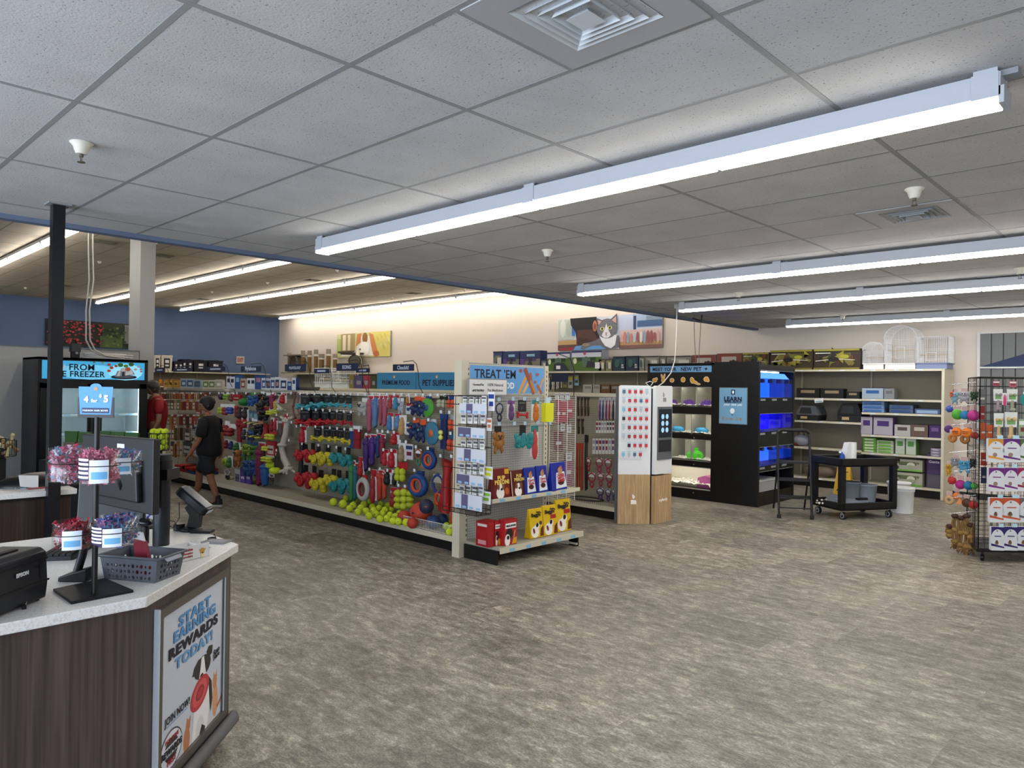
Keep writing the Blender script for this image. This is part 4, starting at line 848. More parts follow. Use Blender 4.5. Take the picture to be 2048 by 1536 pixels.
L = [('tug', (BL, CARDW, '#28306a'), 'canvas_tug', 'blue canvas tug toy right of the yellow bones', (700, 856, 713, 898)),
 ('tug', ('#9c1a26', CARDW, '#7a1420'), 'canvas_tug', 'dark red canvas tug toy right of the yellow bones', (708, 852, 725, 898)),
 ('long_dog', ('#3f8a4a', '#2f7a3c'), 'long_plush_toy', 'long green plush snake above the left tennis balls', (700, 920, 712, 1003)),
 ('long_dog', ('#246b7a', '#246b7a'), 'long_plush_toy', 'long teal plush snake beside the green one', (708, 925, 718, 1000)),
 ('launcher', ('#25252a', CARDW), 'long_stick_toy', 'thin dark stick toy left of the knotted plush toys', (600, 884, 609, 965)),
 ('card_toy', ('#b32030', REDC), 'carded_chew_toy', 'red chew toy on card left of the yellow bones', (601, 853, 614, 885)),
 ('plush', ('#b9b8b0', CARDW, '#2a2a2c'), 'plush_dog_toy', 'grey shaggy plush dog at the top of the empty pegboard', (721, 796, 738, 832)),
 ('long_dog', (PK, '#c77f92'), 'long_plush_toy', 'long pink plush leftmost of the floppy plush toys', (736, 790, 748, 864)),
 ('long_dog', ('#5c82b4', '#7fa0c8'), 'long_plush_toy', 'long blue plush between two pink ones', (747, 790, 760, 855)),
 ('long_dog', ('#a84a5c', '#b9667a'), 'long_plush_toy', 'long rose plush right of the blue one', (759, 790, 768, 850)),
 ('long_dog', ('#b4566c', '#c77f8e'), 'long_plush_toy', 'long pink plush rightmost of the floppy plush toys', (767, 790, 777, 852)),
 ('card_toy', ('#b3323a', REDC), 'carded_chew_toy', 'red carded toy in top row beside the rightmost pink plush', (778, 790, 788, 816)),
 ('card_toy', ('#3d8fb0', REDC), 'carded_chew_toy', 'red and blue carded toy in the top row', (787, 790, 800, 818)),
 ('plush', ('#aeb2ba', CARDW, '#56565a'), 'plush_dog_toy', 'small grey plush hanging left of the rocket toys', (799, 796, 810, 828)),
 ('card_toy', ('#c9782f', CARDW), 'carded_chew_toy', 'tan carded toy under the top rail beside the rocket toys', (812, 790, 820, 806)),
 ('card', ('#d6d8da', '#a02838', '#1f3f80'), 'ball_pack', 'clear tube of red and blue balls in the top row', (812, 803, 822, 828)),
 ('plush', ('#1e2f5c', mat('#d8552c', .5), OR), 'rocket_toy', 'orange and navy rocket toy left of the green disc', (826, 793, 846, 830)),
 ('plush', ('#23345f', mat('#d8552c', .5), '#b9d0c8'), 'rocket_toy', 'orange and navy rocket toy half behind the green disc', (840, 795, 855, 833)),
 ('disc', ('#4fa83a', BL, '#1d5f8f'), 'flying_disc', 'green rubber flying disc at the top right', (845, 792, 870, 834)),
 ('balls', ('#b9bca0', CARDK), 'ball_pack', 'black card of pale balls right of the green disc', (879, 792, 897, 815)),
 ('balls', (OR, BL), 'ball_pack', 'orange ball pack at the top right by the endcap', (898, 792, 914, 816)),
 ('card_toy', ('#4a80b8', REDC), 'carded_chew_toy', 'blue carded character toy in the second row', (775, 825, 788, 860)),
 ('card_toy', ('#5c8fc0', REDC), 'carded_chew_toy', 'pale blue carded toy next in the second row', (790, 827, 804, 856)),
 ('card_toy', ('#c79a62', CARDW), 'carded_chew_toy', 'tan carded toy under the second row of blue toys', (798, 830, 814, 868)),
 ('card', ('#d6d8da', '#1f3f80', '#1f3f80'), 'ball_pack', 'clear pack of small striped balls in the second row', (812, 844, 823, 870)),
 ('plush', ('#1e2f5c', mat('#d8552c', .5), OR), 'rocket_toy', 'orange and navy rocket toy left of the round blue flyer', (822, 836, 842, 878)),
 ('plush', ('#1e2f5c', mat('#d8552c', .5), '#6fb0b0'), 'rocket_toy', 'orange and navy rocket toy touching the round blue flyer', (838, 840, 855, 884)),
 ('disc', ('#3f7f9c', '#d0d4d4', '#d8703a'), 'flying_disc', 'large blue and teal soft flyer in the second row', (853, 838, 881, 890)),
 ('tug', ('#142a66', BL, '#0f2050'), 'ball_launcher_pouch', 'navy launcher with two yellow ball buttons', (881, 828, 898, 900)),
 ('balls', (OR, '#a9b0b6'), 'ball_pack', 'bright orange ball pack below the top right row', (901, 830, 917, 860)),
 ('balls', ('#d8502c', '#2e5f8c'), 'ball_pack', 'orange and red ball cluster beside the navy launcher', (899, 868, 918, 902)),
 ('long_dog', ('#43206e', '#502a80'), 'long_plush_toy', 'dark purple octopus toy left of the other purple one', (729, 868, 742, 941)),
 ('long_dog', (PU, '#5a3092'), 'long_plush_toy', 'purple octopus toy with a white tip', (741, 868, 754, 930)),
 ('long_dog', ('#1c3470', '#27407c'), 'long_plush_toy', 'navy octopus toy right of the purple ones', (753, 866, 764, 915)),
 ('long_dog', ('#8c1a30', '#6a2050'), 'long_plush_toy', 'maroon octopus toy in the third row', (761, 868, 772, 925)),
 ('card_toy', (RD, REDC), 'carded_chew_toy', 'red rubber toy on card high in the third row', (782, 864, 800, 888)),
 ('card_toy', ('#c02630', REDC), 'carded_chew_toy', 'red rubber snowman toy left of its pair', (765, 899, 778, 930)),
 ('card_toy', ('#b81c28', REDC), 'carded_chew_toy', 'red rubber snowman toy right of its pair', (777, 898, 795, 934)),
 ('card_toy', ('#a08a66', CARDW), 'carded_chew_toy', 'tan spotted toy on card in the third row', (797, 886, 814, 922)),
 ('card', ('#dcdcde', '#1f3c78', '#7a2444'), 'ball_pack', 'white blister of four small bones in the third row', (811, 888, 827, 919)),
 ('rope_loop', ('#9a4f38', '#3f7f5c', CARDW), 'rope_tug', 'brown and green fabric tug loop on a white card', (829, 898, 848, 930)),
 ('ring', (BL, BL, OR), 'ring_toy', 'blue and orange ring toy below the round flyer', (848, 896, 878, 938)),
 ('card_toy', (RD, REDC), 'carded_chew_toy', 'long red toy above the left tennis balls', (717, 914, 730, 950)),
 ('ring', ('#c9c9c6', REDC, '#9a1c28'), 'wheel_toy', 'red and white ring toy on card beside the bottle toy', (718, 950, 744, 1000)),
 ('card_toy', ('#a81e2c', REDC), 'carded_chew_toy', 'tall red bottle toy on a white card', (742, 939, 755, 1002)),
 ('long_dog', ('#c2402c', '#b83a28'), 'long_plush_toy', 'orange-red fringed toy right of the tall bottle toy', (756, 939, 768, 1000)),
 ('long_dog', ('#cc4c30', '#b83a28'), 'long_plush_toy', 'orange fringed toy beside the black carded toy', (766, 942, 777, 998)),
 ('card_toy', ('#1c1c20', REDC), 'carded_chew_toy', 'black rubber toy on card in the fourth row', (769, 938, 785, 968)),
 ('card_toy', ('#202024', REDC), 'carded_chew_toy', 'black rubber toy on card left of the small tennis balls', (785, 941, 797, 969)),
 ('balls', ('#c3d32c', REDC), 'ball_pack', 'bunch of small tennis balls under a red tag', (796, 924, 816, 962)),
 ('ring', ('#1f4c8c', BL, OR), 'ring_toy', 'large blue ring toy with an orange inside', (822, 942, 862, 992)),
 ('rope_loop', (BL, OR, '#b8b09a'), 'rope_tug', 'blue loop with an orange loop hanging below', (864, 948, 893, 1010)),
 ('launcher', ('#b5221c', mat('#b5221c')), 'moulded_stick_toy', 'tall red moulded stick toy near the endcap', (884, 922, 908, 1020)),
 ('launcher', ('#d84f22', CARDW), 'ball_launcher', 'long orange ball launcher beside the endcap upright', (904, 915, 914, 1046)),
 ('card_toy', ('#9c1c26', REDC), 'carded_chew_toy', 'red and black carded toy above the tennis balls', (781, 975, 797, 1012)),
 ('tube_strip', ('#c3d32c', REDC), 'tennis_ball_net', 'string of tennis balls left of three', (795, 976, 808, 1018)),
 ('tube_strip', ('#cbda34', REDC), 'tennis_ball_net', 'string of tennis balls middle of three', (807, 974, 820, 1020)),
 ('tube_strip', ('#b9c82a', REDC), 'tennis_ball_net', 'string of tennis balls right of three', (819, 978, 832, 1016))]
for kind, cols, nm_, lb, bx_ in L: px_item(kind, cols, nm_, lb, 'dog toy', G3, *bx_)
for i, (x, y) in enumerate(((881.5, 865), (881.5, 875))):
    p = at(x, y, Y=YH-.06); tag(ob('ball_button', MB().sph((0, 0, 0), .028, '#d8dc6c', 10, 7), None, p), '%s yellow ball fixed on the navy launcher' % ('upper', 'lower')[i], 'ball', 'yellow balls on the navy launcher')
# -- tennis balls and big balls lying on the deck
LIME = mat('#c4d82e', .85); NV = mat('#1c2c50', .6)
def deck_ball(x, y, d, cols, label, name='tennis_ball', group='tennis balls on the gondola deck', z=.16):
    # the ball stands on the deck: the pixel is its centre
    p = at(x, y, Z=z+d/2)
    product('ball', cols, name, label, 'ball', group, (p.x, p.y, z+d), d, d, rz=random.uniform(-.8, .8))
random.seed(11)
zz = [(667, 1004, .10), (686, 1008, .105), (706, 1011, .09), (699, 1017, .085), (722, 1016, .09), (716, 1024, .085), (732, 1022, .085), (738, 1032, .085), (747, 1021, .085), (752, 1028, .085), (760, 1038, .085), (765, 1027, .08), (770, 1020, .085), (774, 1037, .085), (780, 1030, .08), (786, 1042, .085), (791, 1033, .085), (797, 1043, .085), (800, 1026, .085), (806, 1037, .085), (812, 1045, .085), (745, 1013, .08), (758, 1016, .08), (728, 1008, .09), (710, 1001, .09), (783, 1019, .08), (818, 1036, .08)]
for i, (x, y, d) in enumerate(zz): deck_ball(x, y, d, (LIME, NV), 'lime tennis ball on the deck, %s from the left of the pile' % nth(i))
for i, (x, y, d) in enumerate([(692, 997, .085), (740, 1003, .08), (762, 1008, .08), (776, 1011, .08)]): deck_ball(x, y, d, (LIME, NV), 'lime tennis ball resting at the back of the deck, %s across' % nth(i))
OB = ('#d4472a', NV)
for x, y, d, c, l in ((808, 1034, .15, ('#c9452c', BL), 'orange and blue ball at the left of the wire fence'), (842, 1026, .25, OB, 'largest orange ball with navy bands behind the wire fence'), (866, 1044, .15, ('#2b4a7c', OR), 'navy and orange ball right of the large orange ball'), (884, 1040, .14, ('#22406c', OR), 'navy ball at the back near the endcap'), (825, 1046, .12, ('#c4402a', BL), 'red-orange ball low behind the wire fence'), (853, 1013, .16, ('#28304c', '#c9502f'), 'dark ball with an orange stripe atop the large ball')):
    deck_ball(x, y, d, c, l, 'play_ball', 'big balls behind the wire fence', z=.16 if y > 1020 else .33)
for i, (x, y) in enumerate([(893, 1052), (903, 1055), (911, 1052), (897, 1043), (908, 1042), (915, 1060), (899, 1064)]): deck_ball(x, y, .08, (LIME, NV), 'lime tennis ball in the basket end, %s one' % nth(i), group='tennis balls by the endcap')
# wire fence along the deck edge
fa, fb_ = at(805, 1036, Y=4.96), at(916, 1068, Y=4.96); wf = MB(); n = 46
for i in range(n+1): x = fa.x+(fb_.x-fa.x)*i/n; wf.cyl((x, 4.955, .165), (x, 4.955, .265), .0018, WIREW, 4)
for z in (.17, .262): wf.cyl((fa.x, 4.955, z), (fb_.x, 4.955, z), .003, WIREW, 5)
tag(ob('shelf_fence', wf), 'white wire fence along the right end of the gondola deck', 'wire fence')
# ---- left part of the run: ropes, plush, boy's side
G4 = 'dog toys on the left of the middle gondola'
L = [('rope', ('#c9c3b4',), 'rope_toy', 'short white rope toy beside the red cards', (548, 790, 572, 820)), ('rope', ('#cfc9ba',), 'rope_toy', 'tall white rope toy hanging down the empty pegboard', (553, 838, 590, 942)),
 ('card_toy', (RD, REDC), 'carded_chew_toy', 'red tag above the short white rope', (562, 787, 574, 806)), ('card_toy', ('#b52028', REDC), 'carded_chew_toy', 'red tag above the tall white rope', (568, 828, 580, 855)),
 ('rope', ('#7a4a44',), 'rope_toy', 'brown and white knotted rope left of the cyan bones', (583, 786, 594, 838)), ('rope', ('#94686a',), 'rope_toy', 'red and white knotted rope nearest the cyan bones', (591, 787, 602, 830)),
 ('disc', ('#2f2446', CARDW, '#5a4a80'), 'flying_disc', 'dark purple disc right of the boy\'s cap', (439, 785, 451, 800)), ('plush', ('#8fae3a', CARDW, '#5a7a20'), 'plush_toy', 'lime plush in the top row right of the cap', (451, 785, 461, 800)), ('card_toy', ('#7a3a34', CARDW), 'carded_chew_toy', 'brown and red toy in the top row', (461, 785, 469, 802)),
 ('pouch', (RD, '#7a1a20', '#d8d0c0'), 'boxed_toy', 'red boxed toy above the green ball', (468, 789, 483, 802)), ('ball', ('#14802e', '#0f6a26'), 'rubber_ball', 'round green rubber ball under its tag', (484, 796, 497, 812)), ('pouch', ('#5a4436', '#302820', '#806040'), 'boxed_toy', 'brown tag above the round green ball', (486, 785, 496, 797)),
 ('plush', ('#1f5fa8', GR, '#a0c050'), 'plush_toy', 'blue and green plush, left one of the pair', (500, 785, 511, 812)), ('plush', ('#20428c', GR, '#80b050'), 'plush_toy', 'blue and green plush, right one of the pair', (510, 785, 520, 808)), ('plush', ('#22140f', CARDW, '#a86048'), 'plush_toy', 'dark brown plush bear, left', (520, 783, 531, 800)), ('plush', ('#1c1418', CARDW, '#c07a50'), 'plush_toy', 'black plush bear, right', (530, 785, 544, 812)),
 ('long_dog', ('#8c2450', '#6c1c40'), 'long_plush_toy', 'maroon long plush high beside the bears', (542, 786, 552, 818)), ('long_dog', ('#c9a838', '#b8962c'), 'long_plush_toy', 'yellow long plush beside the maroon one', (549, 800, 556, 822)),
 ('balls', ('#a8b83a', CARDW), 'ball_pack', 'small pack of balls by the boy\'s nape', (441, 808, 450, 828)), ('balls', ('#a02830', CARDW), 'ball_pack', 'small red pack of balls in the second row', (450, 808, 459, 830)), ('balls', ('#2f4ea8', CARDW), 'ball_pack', 'small blue pack of balls in the second row', (459, 808, 470, 828)), ('tug', ('#8c1c24', REDC, '#70141c'), 'canvas_tug', 'thin red tug left of the dark cards', (470, 812, 477, 835)),
 ('card_toy', ('#3a2c24', CARDK), 'carded_chew_toy', 'brown toy on black card in second row, left', (476, 814, 487, 836)), ('card_toy', ('#302a28', CARDK), 'carded_chew_toy', 'brown toy on black card in second row, right', (487, 814, 498, 836)), ('pouch', ('#3f5f78', '#6f9ab0', '#88a0a0'), 'boxed_toy', 'bluish blister pack, left', (499, 821, 508, 840)), ('pouch', ('#46607c', '#7fa0b4', '#8aa39c'), 'boxed_toy', 'bluish blister pack, right', (508, 822, 518, 841)),
 ('plush', ('#20161a', mat('#6a5a52'), '#3a2a24'), 'plush_toy', 'shaggy dark plush with a grey snout', (518, 800, 530, 826)), ('plush', ('#141418', REDC, '#cf5a4c'), 'plush_toy', 'black plush with a red nose', (524, 814, 542, 840)), ('balls', ('#c9d23a', CARDW), 'ball_pack', 'two yellow tennis balls beside the black plush', (538, 817, 550, 830)), ('balls', ('#c2cc44', CARDW), 'ball_pack', 'yellow balls under the short white rope', (549, 815, 560, 828)),
 ('card_toy', ('#a02028', CARDW), 'carded_chew_toy', 'red spiral toy, left', (476, 832, 487, 853)), ('card_toy', ('#9c222c', CARDW), 'carded_chew_toy', 'red spiral toy, right', (486, 834, 498, 855)), ('squeaky', ('#d8c890', '#1a1612'), 'striped_plush_toy', 'black and cream striped plush bee', (497, 836, 524, 852)), ('plush', ('#1b1520', mat('#a06a50'), '#c07a64'), 'plush_toy', 'dark plush monkey in the third row', (514, 842, 530, 868)),
 ('card_toy', ('#8c1c26', CARDW), 'carded_chew_toy', 'red carded toy with a white bone, third row', (541, 835, 550, 862)), ('card_toy', ('#a0222c', REDC), 'carded_chew_toy', 'dark red carded toy beside the tall rope', (548, 836, 556, 860)), ('tug', ('#9a1c24', REDC, '#7a141c'), 'canvas_tug', 'red boot-shaped toy in the fourth row', (475, 850, 486, 885)), ('balls', ('#982028', CARDW), 'ball_pack', 'cluster of red balls behind the boy', (456, 848, 473, 872)), ('balls', ('#8a1a22', CARDW), 'ball_pack', 'red cards just right of the boy\'s shoulder', (450, 842, 460, 868)),
 ('card_toy', ('#3a3a44', CARDW), 'carded_chew_toy', 'grey carded toy in the fourth row', (486, 856, 496, 878)), ('plush', ('#3f5ca0', GR, '#d0c84a'), 'plush_toy', 'blue and yellow plush in the fourth row', (500, 856, 514, 880)), ('squeaky', ('#d0d040', '#3a4a20'), 'striped_plush_toy', 'yellow and green striped plush caterpillar', (500, 862, 526, 878)), ('rope_loop', ('#c9c090', '#2c2c2c', CARDW), 'rope_tug', 'cream curved chew by the yellow balls', (522, 850, 532, 876)), ('launcher', ('#a01c24', mat('#c9d23a')), 'baton_toy', 'red baton with a tennis ball at each end', (529, 848, 540, 875)), ('balls', ('#cdd43c', REDC), 'ball_pack', 'two tennis balls over a white bone', (538, 862, 554, 880)), ('leash', ('#6a5a58', CARDW), 'rope_toy', 'thin brown cord toy left of the tall rope', (558, 842, 565, 872)),
 ('card_toy', ('#7a1820', CARDW), 'carded_chew_toy', 'red toy low behind the boy\'s elbow', (450, 878, 460, 896)), ('card_toy', ('#2c3478', CARDW), 'carded_chew_toy', 'navy toy low behind the boy\'s elbow', (460, 880, 470, 898)), ('card_toy', ('#2a6a34', CARDW), 'carded_chew_toy', 'green carded toy beside a white tag', (470, 883, 482, 900)), ('plush', ('#a8672c', CARDW, '#4a2c14'), 'plush_toy', 'orange plush figure in blue shorts', (474, 890, 485, 932)), ('plush', ('#86a02c', mat('#2a4f88'), '#d8c860'), 'plush_toy', 'green plush with a striped belly, left', (492, 882, 508, 910)), ('plush', ('#4a7a2c', mat('#28508c'), '#c9c050'), 'plush_toy', 'green plush with a striped belly, right', (505, 885, 520, 910)), ('squeaky', ('#d8b860', '#5a1420'), 'striped_plush_toy', 'small striped plush under the green pair', (496, 896, 510, 910)),
 ('pouch', (RD, '#d8c8c0', '#701018'), 'boxed_toy', 'tall red card stack right of the maroon strips', (535, 882, 552, 912)), ('long_dog', ('#7a1540', '#5c1030'), 'long_plush_toy', 'very long maroon strip reaching the deck', (517, 884, 532, 970)), ('long_dog', ('#1f5aa0', '#184a88'), 'long_plush_toy', 'very long blue strip reaching the deck', (527, 922, 543, 971)), ('balls', ('#d2da44', REDC), 'ball_pack', 'tennis balls beside the red card stack, high', (529, 888, 540, 902)), ('balls', ('#c8d23c', CARDW), 'ball_pack', 'tennis balls below the red card stack', (532, 908, 550, 924)),
 ('ball', (LIME, NV), 'tennis_ball_toy', 'large tennis ball low at the pack edge, upper', (536, 924, 547, 937)), ('ball', (LIME, NV), 'tennis_ball_toy', 'large tennis ball low at the pack edge, lower', (544, 934, 556, 948)), ('leash', ('#2a2a30', CARDW), 'chain_toy', 'black and white chain hanging by the tennis balls', (549, 905, 553, 950)), ('rope_loop', ('#c2beb4', '#4a3a30', CARDW), 'rope_tug', 'white looped toy low beside the blue strip', (538, 944, 552, 962)),
 ('disc', ('#a8c02c', CARDW, '#6a8020'), 'flying_disc', 'lime disc beside the boy\'s hip', (446, 914, 458, 932)), ('card_toy', ('#3f7a40', CARDW), 'carded_chew_toy', 'green carded toy beside the lime disc', (456, 912, 467, 934)), ('tug', ('#5a1640', CARDW, '#401030'), 'canvas_tug', 'purple narrow toy left of the orange figure', (467, 908, 474, 934)), ('plush', ('#22508c', GR, '#3a70b0'), 'plush_toy', 'blue and green dangling toy in the bottom row, left', (492, 912, 506, 950)), ('plush', ('#1c4690', GR, '#3a70b0'), 'plush_toy', 'blue and green dangling toy in the bottom row, right', (505, 912, 520, 950)), ('tug', ('#4a6a24', '#28508c', '#6a8a30'), 'canvas_tug', 'green and navy strip in the bottom row', (484, 908, 494, 936)),
 ('pouch', ('#4a2c8c', '#5a3ca0', '#d0c8e0'), 'tall_box', 'tall purple box low in the run, left', (482, 934, 493, 972)), ('pouch', ('#442888', '#5a3ca0', '#d0c8e0'), 'tall_box', 'tall purple box low in the run, right', (493, 934, 504, 973)), ('pouch', ('#c0bcc4', '#6a5a80', '#3a3a44'), 'tall_box', 'grey and white box left of the purple boxes', (471, 938, 482, 970)), ('rope_loop', ('#b8b8ba', '#2c2c30', '#8a8a8c'), 'rope_tug', 'white and black looped toy right of the boy\'s knee', (450, 938, 464, 958)), ('plush', ('#3a4a2c', CARDW, '#c8c8b8'), 'plush_toy', 'small green and white toy left of the boy\'s knee', (418, 940, 430, 958))]
for kind, cols, nm_, lb, bx_ in L: px_item(kind, cols, nm_, lb, 'dog toy', G4, *bx_)
# far left: five rows of narrow treat packs
random.seed(21)
pal = [('#8c4a20', 'rust brown'), ('#6a3018', 'dark brown'), ('#b0762c', 'amber'), ('#a08a60', 'tan'), ('#8c2024', 'brick red'), ('#c9b88c', 'cream'), ('#3a2016', 'near black'), ('#b85a20', 'orange'), ('#546a2c', 'olive green'), ('#a89a80', 'beige')]
rows_ = [(786, 796, 322, 415, 15), (801, 818, 330, 410, 13), (830, 848, 335, 404, 11), (852, 878, 338, 403, 11), (884, 912, 342, 396, 9)]
rn = ['top', 'second', 'third', 'fourth', 'lowest']
for r_, (ya, yb, xa, xb, n) in enumerate(rows_):
    for i in range(n):
        c, cn = pal[(i*3+r_*4+random.randint(0, 2)) % len(pal)]
        x = xa+(xb-xa)*(i+.5)/n; wd = (xb-xa)/n*.46
        kind = 'stick_pack' if random.random() < .6 else 'pouch'
        px_item(kind, (c, random.choice(['#cfc8b8', '#d8d4cc', '#b8b0a0']), random.choice(['#8c2a22', '#5a3a24', '#c08a40'])), 'treat_pack', '%s treat pack, %s from the left in the %s row of chews' % (cn, nth(i), rn[r_]), 'dog treat', 'treat packs at the far left of the gondola', x-wd, ya-1, x+wd, yb+2, single=True)
cols2 = [('#3a3a3c', 'black and white speckled', (371, 858, 384, 884)), ('#44444a', 'black and white spotted', (369, 884, 386, 910)), ('#2f6f9c', 'blue and white', (389, 836, 399, 856)), ('#4f93b4', 'light blue', (399, 838, 406, 862)), ('#c0b4b4', 'white and red', (382, 884, 390, 904)), ('#a8a030', 'yellow looped', (390, 868, 398, 890)), ('#8fa8b4', 'white and blue', (388, 896, 398, 915)), ('#8f8f92', 'grey', (384, 858, 392, 872)), ('#9a4a34', 'reddish', (393, 820, 402, 834)), ('#d8d4c8', 'white', (400, 796, 407, 812))]
for c, cn, bx_ in cols2: px_item('pouch', (c, '#c9c9c9', c), 'treat_pack', '%s pack just left of the boy' % cn, 'dog treat', 'packs beside the boy', *bx_, single=True)
for i, (c, x0, x1, y0, y1) in enumerate([('#b0201c', 351, 372, 929, 937), ('#b8241e', 366, 392, 928, 936), ('#a01c1c', 388, 402, 929, 936), ('#1f4a86', 376, 392, 937, 947), ('#1c427c', 390, 402, 937, 948), ('#8c1c1e', 352, 376, 938, 944)]):
    a, b = at(x0, y1, Y=5.12), at(x1, y1, Y=5.12)
    tag(ob('folded_mat', MB().box(a.x, 5.1, .165 if y0 > 936 else .22, b.x, 5.42, .21 if y0 > 936 else .26, c, ch=.02)), '%s folded bed on the deck left of the boy, %s one' % ('red' if i < 3 or i == 5 else 'blue', nth(i)), 'pet mat', 'folded mats at the left end of the deck')
# empty hooks and price tags along the rows
def hooks(px_list, parent, Y=YH-.05, back=5.49):
    for x, y in px_list:
        p = at(x, y, Y=Y); b = MB(); lx = p.x-parent.location.x
        b.cyl((lx, back, p.z), (lx, Y, p.z+.004), .003, CHROME, 5)
        h = ob('peg_hook', b, parent); ob('price_tag', MB().box(lx-.018, Y-.004, p.z-.02, lx+.018, Y-.001, p.z+.014, '#d5dbe0'), h)
hk = [(x, 786) for x in range(330, 600, 18)]+[(600+i*14.5, 787+i*.12) for i in range(21)]
hk += [(604+i*14, 817+i*.9) for i in range(8)]+[(602+i*14.5, 850+i*1.3) for i in range(9)]+[(604, 887), (637, 890), (657, 892), (673, 894), (691, 897), (553, 829), (575, 829), (583, 844), (593, 852), (578, 880), (553, 900)]
hk += [(733, 868), (755, 861), (765, 862), (776, 863), (788, 864), (829, 837), (857, 839), (882, 823), (899, 824), (916, 825), (901, 866), (800, 882), (812, 883), (832, 893), (856, 896), (767, 899), (783, 900), (829, 940), (881, 911), (903, 912), (797, 970), (810, 972), (739, 938), (760, 937), (775, 940), (786, 942)]
hooks(hk[:98], GON)
# ================================================================ goods standing on tops and shelves
def px_box(kind, cols, name, label, cat, group, x0, y0, x1, y1, Y, single=False, dep=None, rz=0):
    a, b = at(x0, (y0+y1)/2, Y=Y), at(x1, (y0+y1)/2, Y=Y); tp, bt = at((x0+x1)/2, y0, Y=Y), at((x0+x1)/2, y1, Y=Y)
    return product(kind, cols, name, label, cat, group, ((a.x+b.x)/2, Y, tp.z), b.x-a.x, tp.z-bt.z, single=single, dep=dep, rz=rz)
def stand(kind, cols, name, label, cat, group, x0, x1, ytop, Y, z, single=False, dep=None, rz=0):
    """goods standing on a surface at height z, in plane Y; pixel left, right and top"""
    a, b = at(x0, ytop, Y=Y), at(x1, ytop, Y=Y)
    return product(kind, cols, name, label, cat, group, ((a.x+b.x)/2, Y, a.z), b.x-a.x, a.z-z, single=single, dep=dep, rz=rz)
GT = 'goods standing on top of the middle gondola'
for i, (x0, x1, yt, kind, cols, nm_, lb) in enumerate([
    (327, 337, 759, 'bag', ('#c08a1c', '#d8a840', '#8c5a14'), 'treat_bag', 'golden treat bag, leftmost on the gondola top'), (336, 347, 758, 'bag', ('#c8941f', '#e0b44c', '#8c5a14'), 'treat_bag', 'golden treat bag, second on the gondola top'), (346, 358, 759, 'bag', ('#b9821c', '#d8a840', '#7a4a10'), 'treat_bag', 'golden treat bag beside the blue and white bags'),
    (361, 374, 757, 'bag', ('#a9b4ba', '#2f5f96', '#d8dcdc'), 'treat_bag', 'blue-topped clear bag, left'), (373, 388, 757, 'bag', ('#9eaab2', '#2a5a90', '#c8cccc'), 'treat_bag', 'blue-topped clear bag, middle'), (388, 402, 759, 'bag', ('#8f9aa4', '#2c4c6c', '#6a6a6c'), 'treat_bag', 'grey-blue clear bag on the gondola top'),
    (405, 418, 760, 'bag', ('#c6c2ac', '#5f8a3a', '#e2dfcc'), 'rawhide_bag', 'white rawhide bag with green top, left'), (417, 431, 760, 'bag', ('#ccc8b4', '#5a863a', '#e2dfcc'), 'rawhide_bag', 'white rawhide bag with green top, middle'), (430, 446, 759, 'bag', ('#c4c0aa', '#b8b49c', '#e8e4d0'), 'rawhide_bag', 'white rawhide bag beside the blue cartons'),
    (453, 462, 752, 'carton', ('#16407c', '#dfe3e8', '#1c2438'), 'chew_carton', 'white-fronted blue chew carton, left pair left'), (460, 470, 753, 'carton', ('#16407c', '#dfe3e8', '#1c2438'), 'chew_carton', 'white-fronted blue chew carton, left pair right'), (470, 481, 750, 'carton', ('#1a4a8a', '#1a4a8a', '#8ab0d0'), 'chew_carton', 'tall blue carton right of the left white pair'), (481, 492, 757, 'bag', ('#b8ac94', '#8a3a3a', '#d8ccb0'), 'treat_bag', 'small beige and red bag between the blue cartons'),
    (494, 502, 756, 'carton', ('#16407c', '#dfe3e8', '#1c2438'), 'chew_carton', 'white-fronted blue chew carton, right pair left'), (501, 511, 756, 'carton', ('#16407c', '#dfe3e8', '#1c2438'), 'chew_carton', 'white-fronted blue chew carton, right pair right'), (510, 524, 750, 'carton', ('#1a4a8a', '#1a4a8a', '#b07a8a'), 'chew_carton', 'tall blue carton right of the right white pair'),
    (523, 533, 756, 'bag', ('#d0d4de', '#3a4a7c', '#d8dce4'), 'chew_pouch', 'white and navy pouch, first after the tall carton'), (532, 542, 757, 'bag', ('#d4d6de', '#36467a', '#b07a70'), 'chew_pouch', 'white and navy pouch, second after the tall carton'), (541, 551, 755, 'bag', ('#d0d4de', '#3a4a7c', '#d8dce4'), 'chew_pouch', 'white and navy pouch, third after the tall carton'), (550, 560, 754, 'bag', ('#dcdce2', '#22305c', '#c08a80'), 'chew_pouch', 'white pouch with a pale red mark'), (560, 575, 756, 'bag', ('#dedee4', '#1c2c5c', '#d8dce4'), 'chew_pouch', 'broad white pouch beside the small blue tubs'), (575, 584, 763, 'carton', ('#1c3c78', '#24508c', '#a8c0d8'), 'chew_carton', 'low blue tub on the gondola top'), (584, 592, 755, 'carton', ('#203c7c', '#dfe3e8', '#24447c'), 'chew_carton', 'white-fronted blue box, last of the blue goods')]):
    stand(kind, cols, nm_, lb, 'pet product', GT, x0, x1, yt, 5.40, 1.602, single=False, dep=.12)
random.seed(4)
for i, (x0, x1, yt, c) in enumerate([(593, 612, 766, '#3c3a32'), (612, 626, 765, '#4a473a'), (560, 576, 770, '#26272c')]):
    a, b = at(x0, yt, Y=5.45), at(x1, yt, Y=5.45)
    tag(ob('rubber_bowl', MB().lathe([(.0, 0), (.09, 0), (.11, .05), (.10, .055), (.085, .02), (0, .015)], c, 14, T=Matrix.Diagonal(((b.x-a.x)/.22, .8, 1, 1))), None, ((a.x+b.x)/2, 5.52, 1.602)), 'dark low bowl on the gondola top, %s one' % nth(i), 'bowl', 'dark bowls on the gondola top')
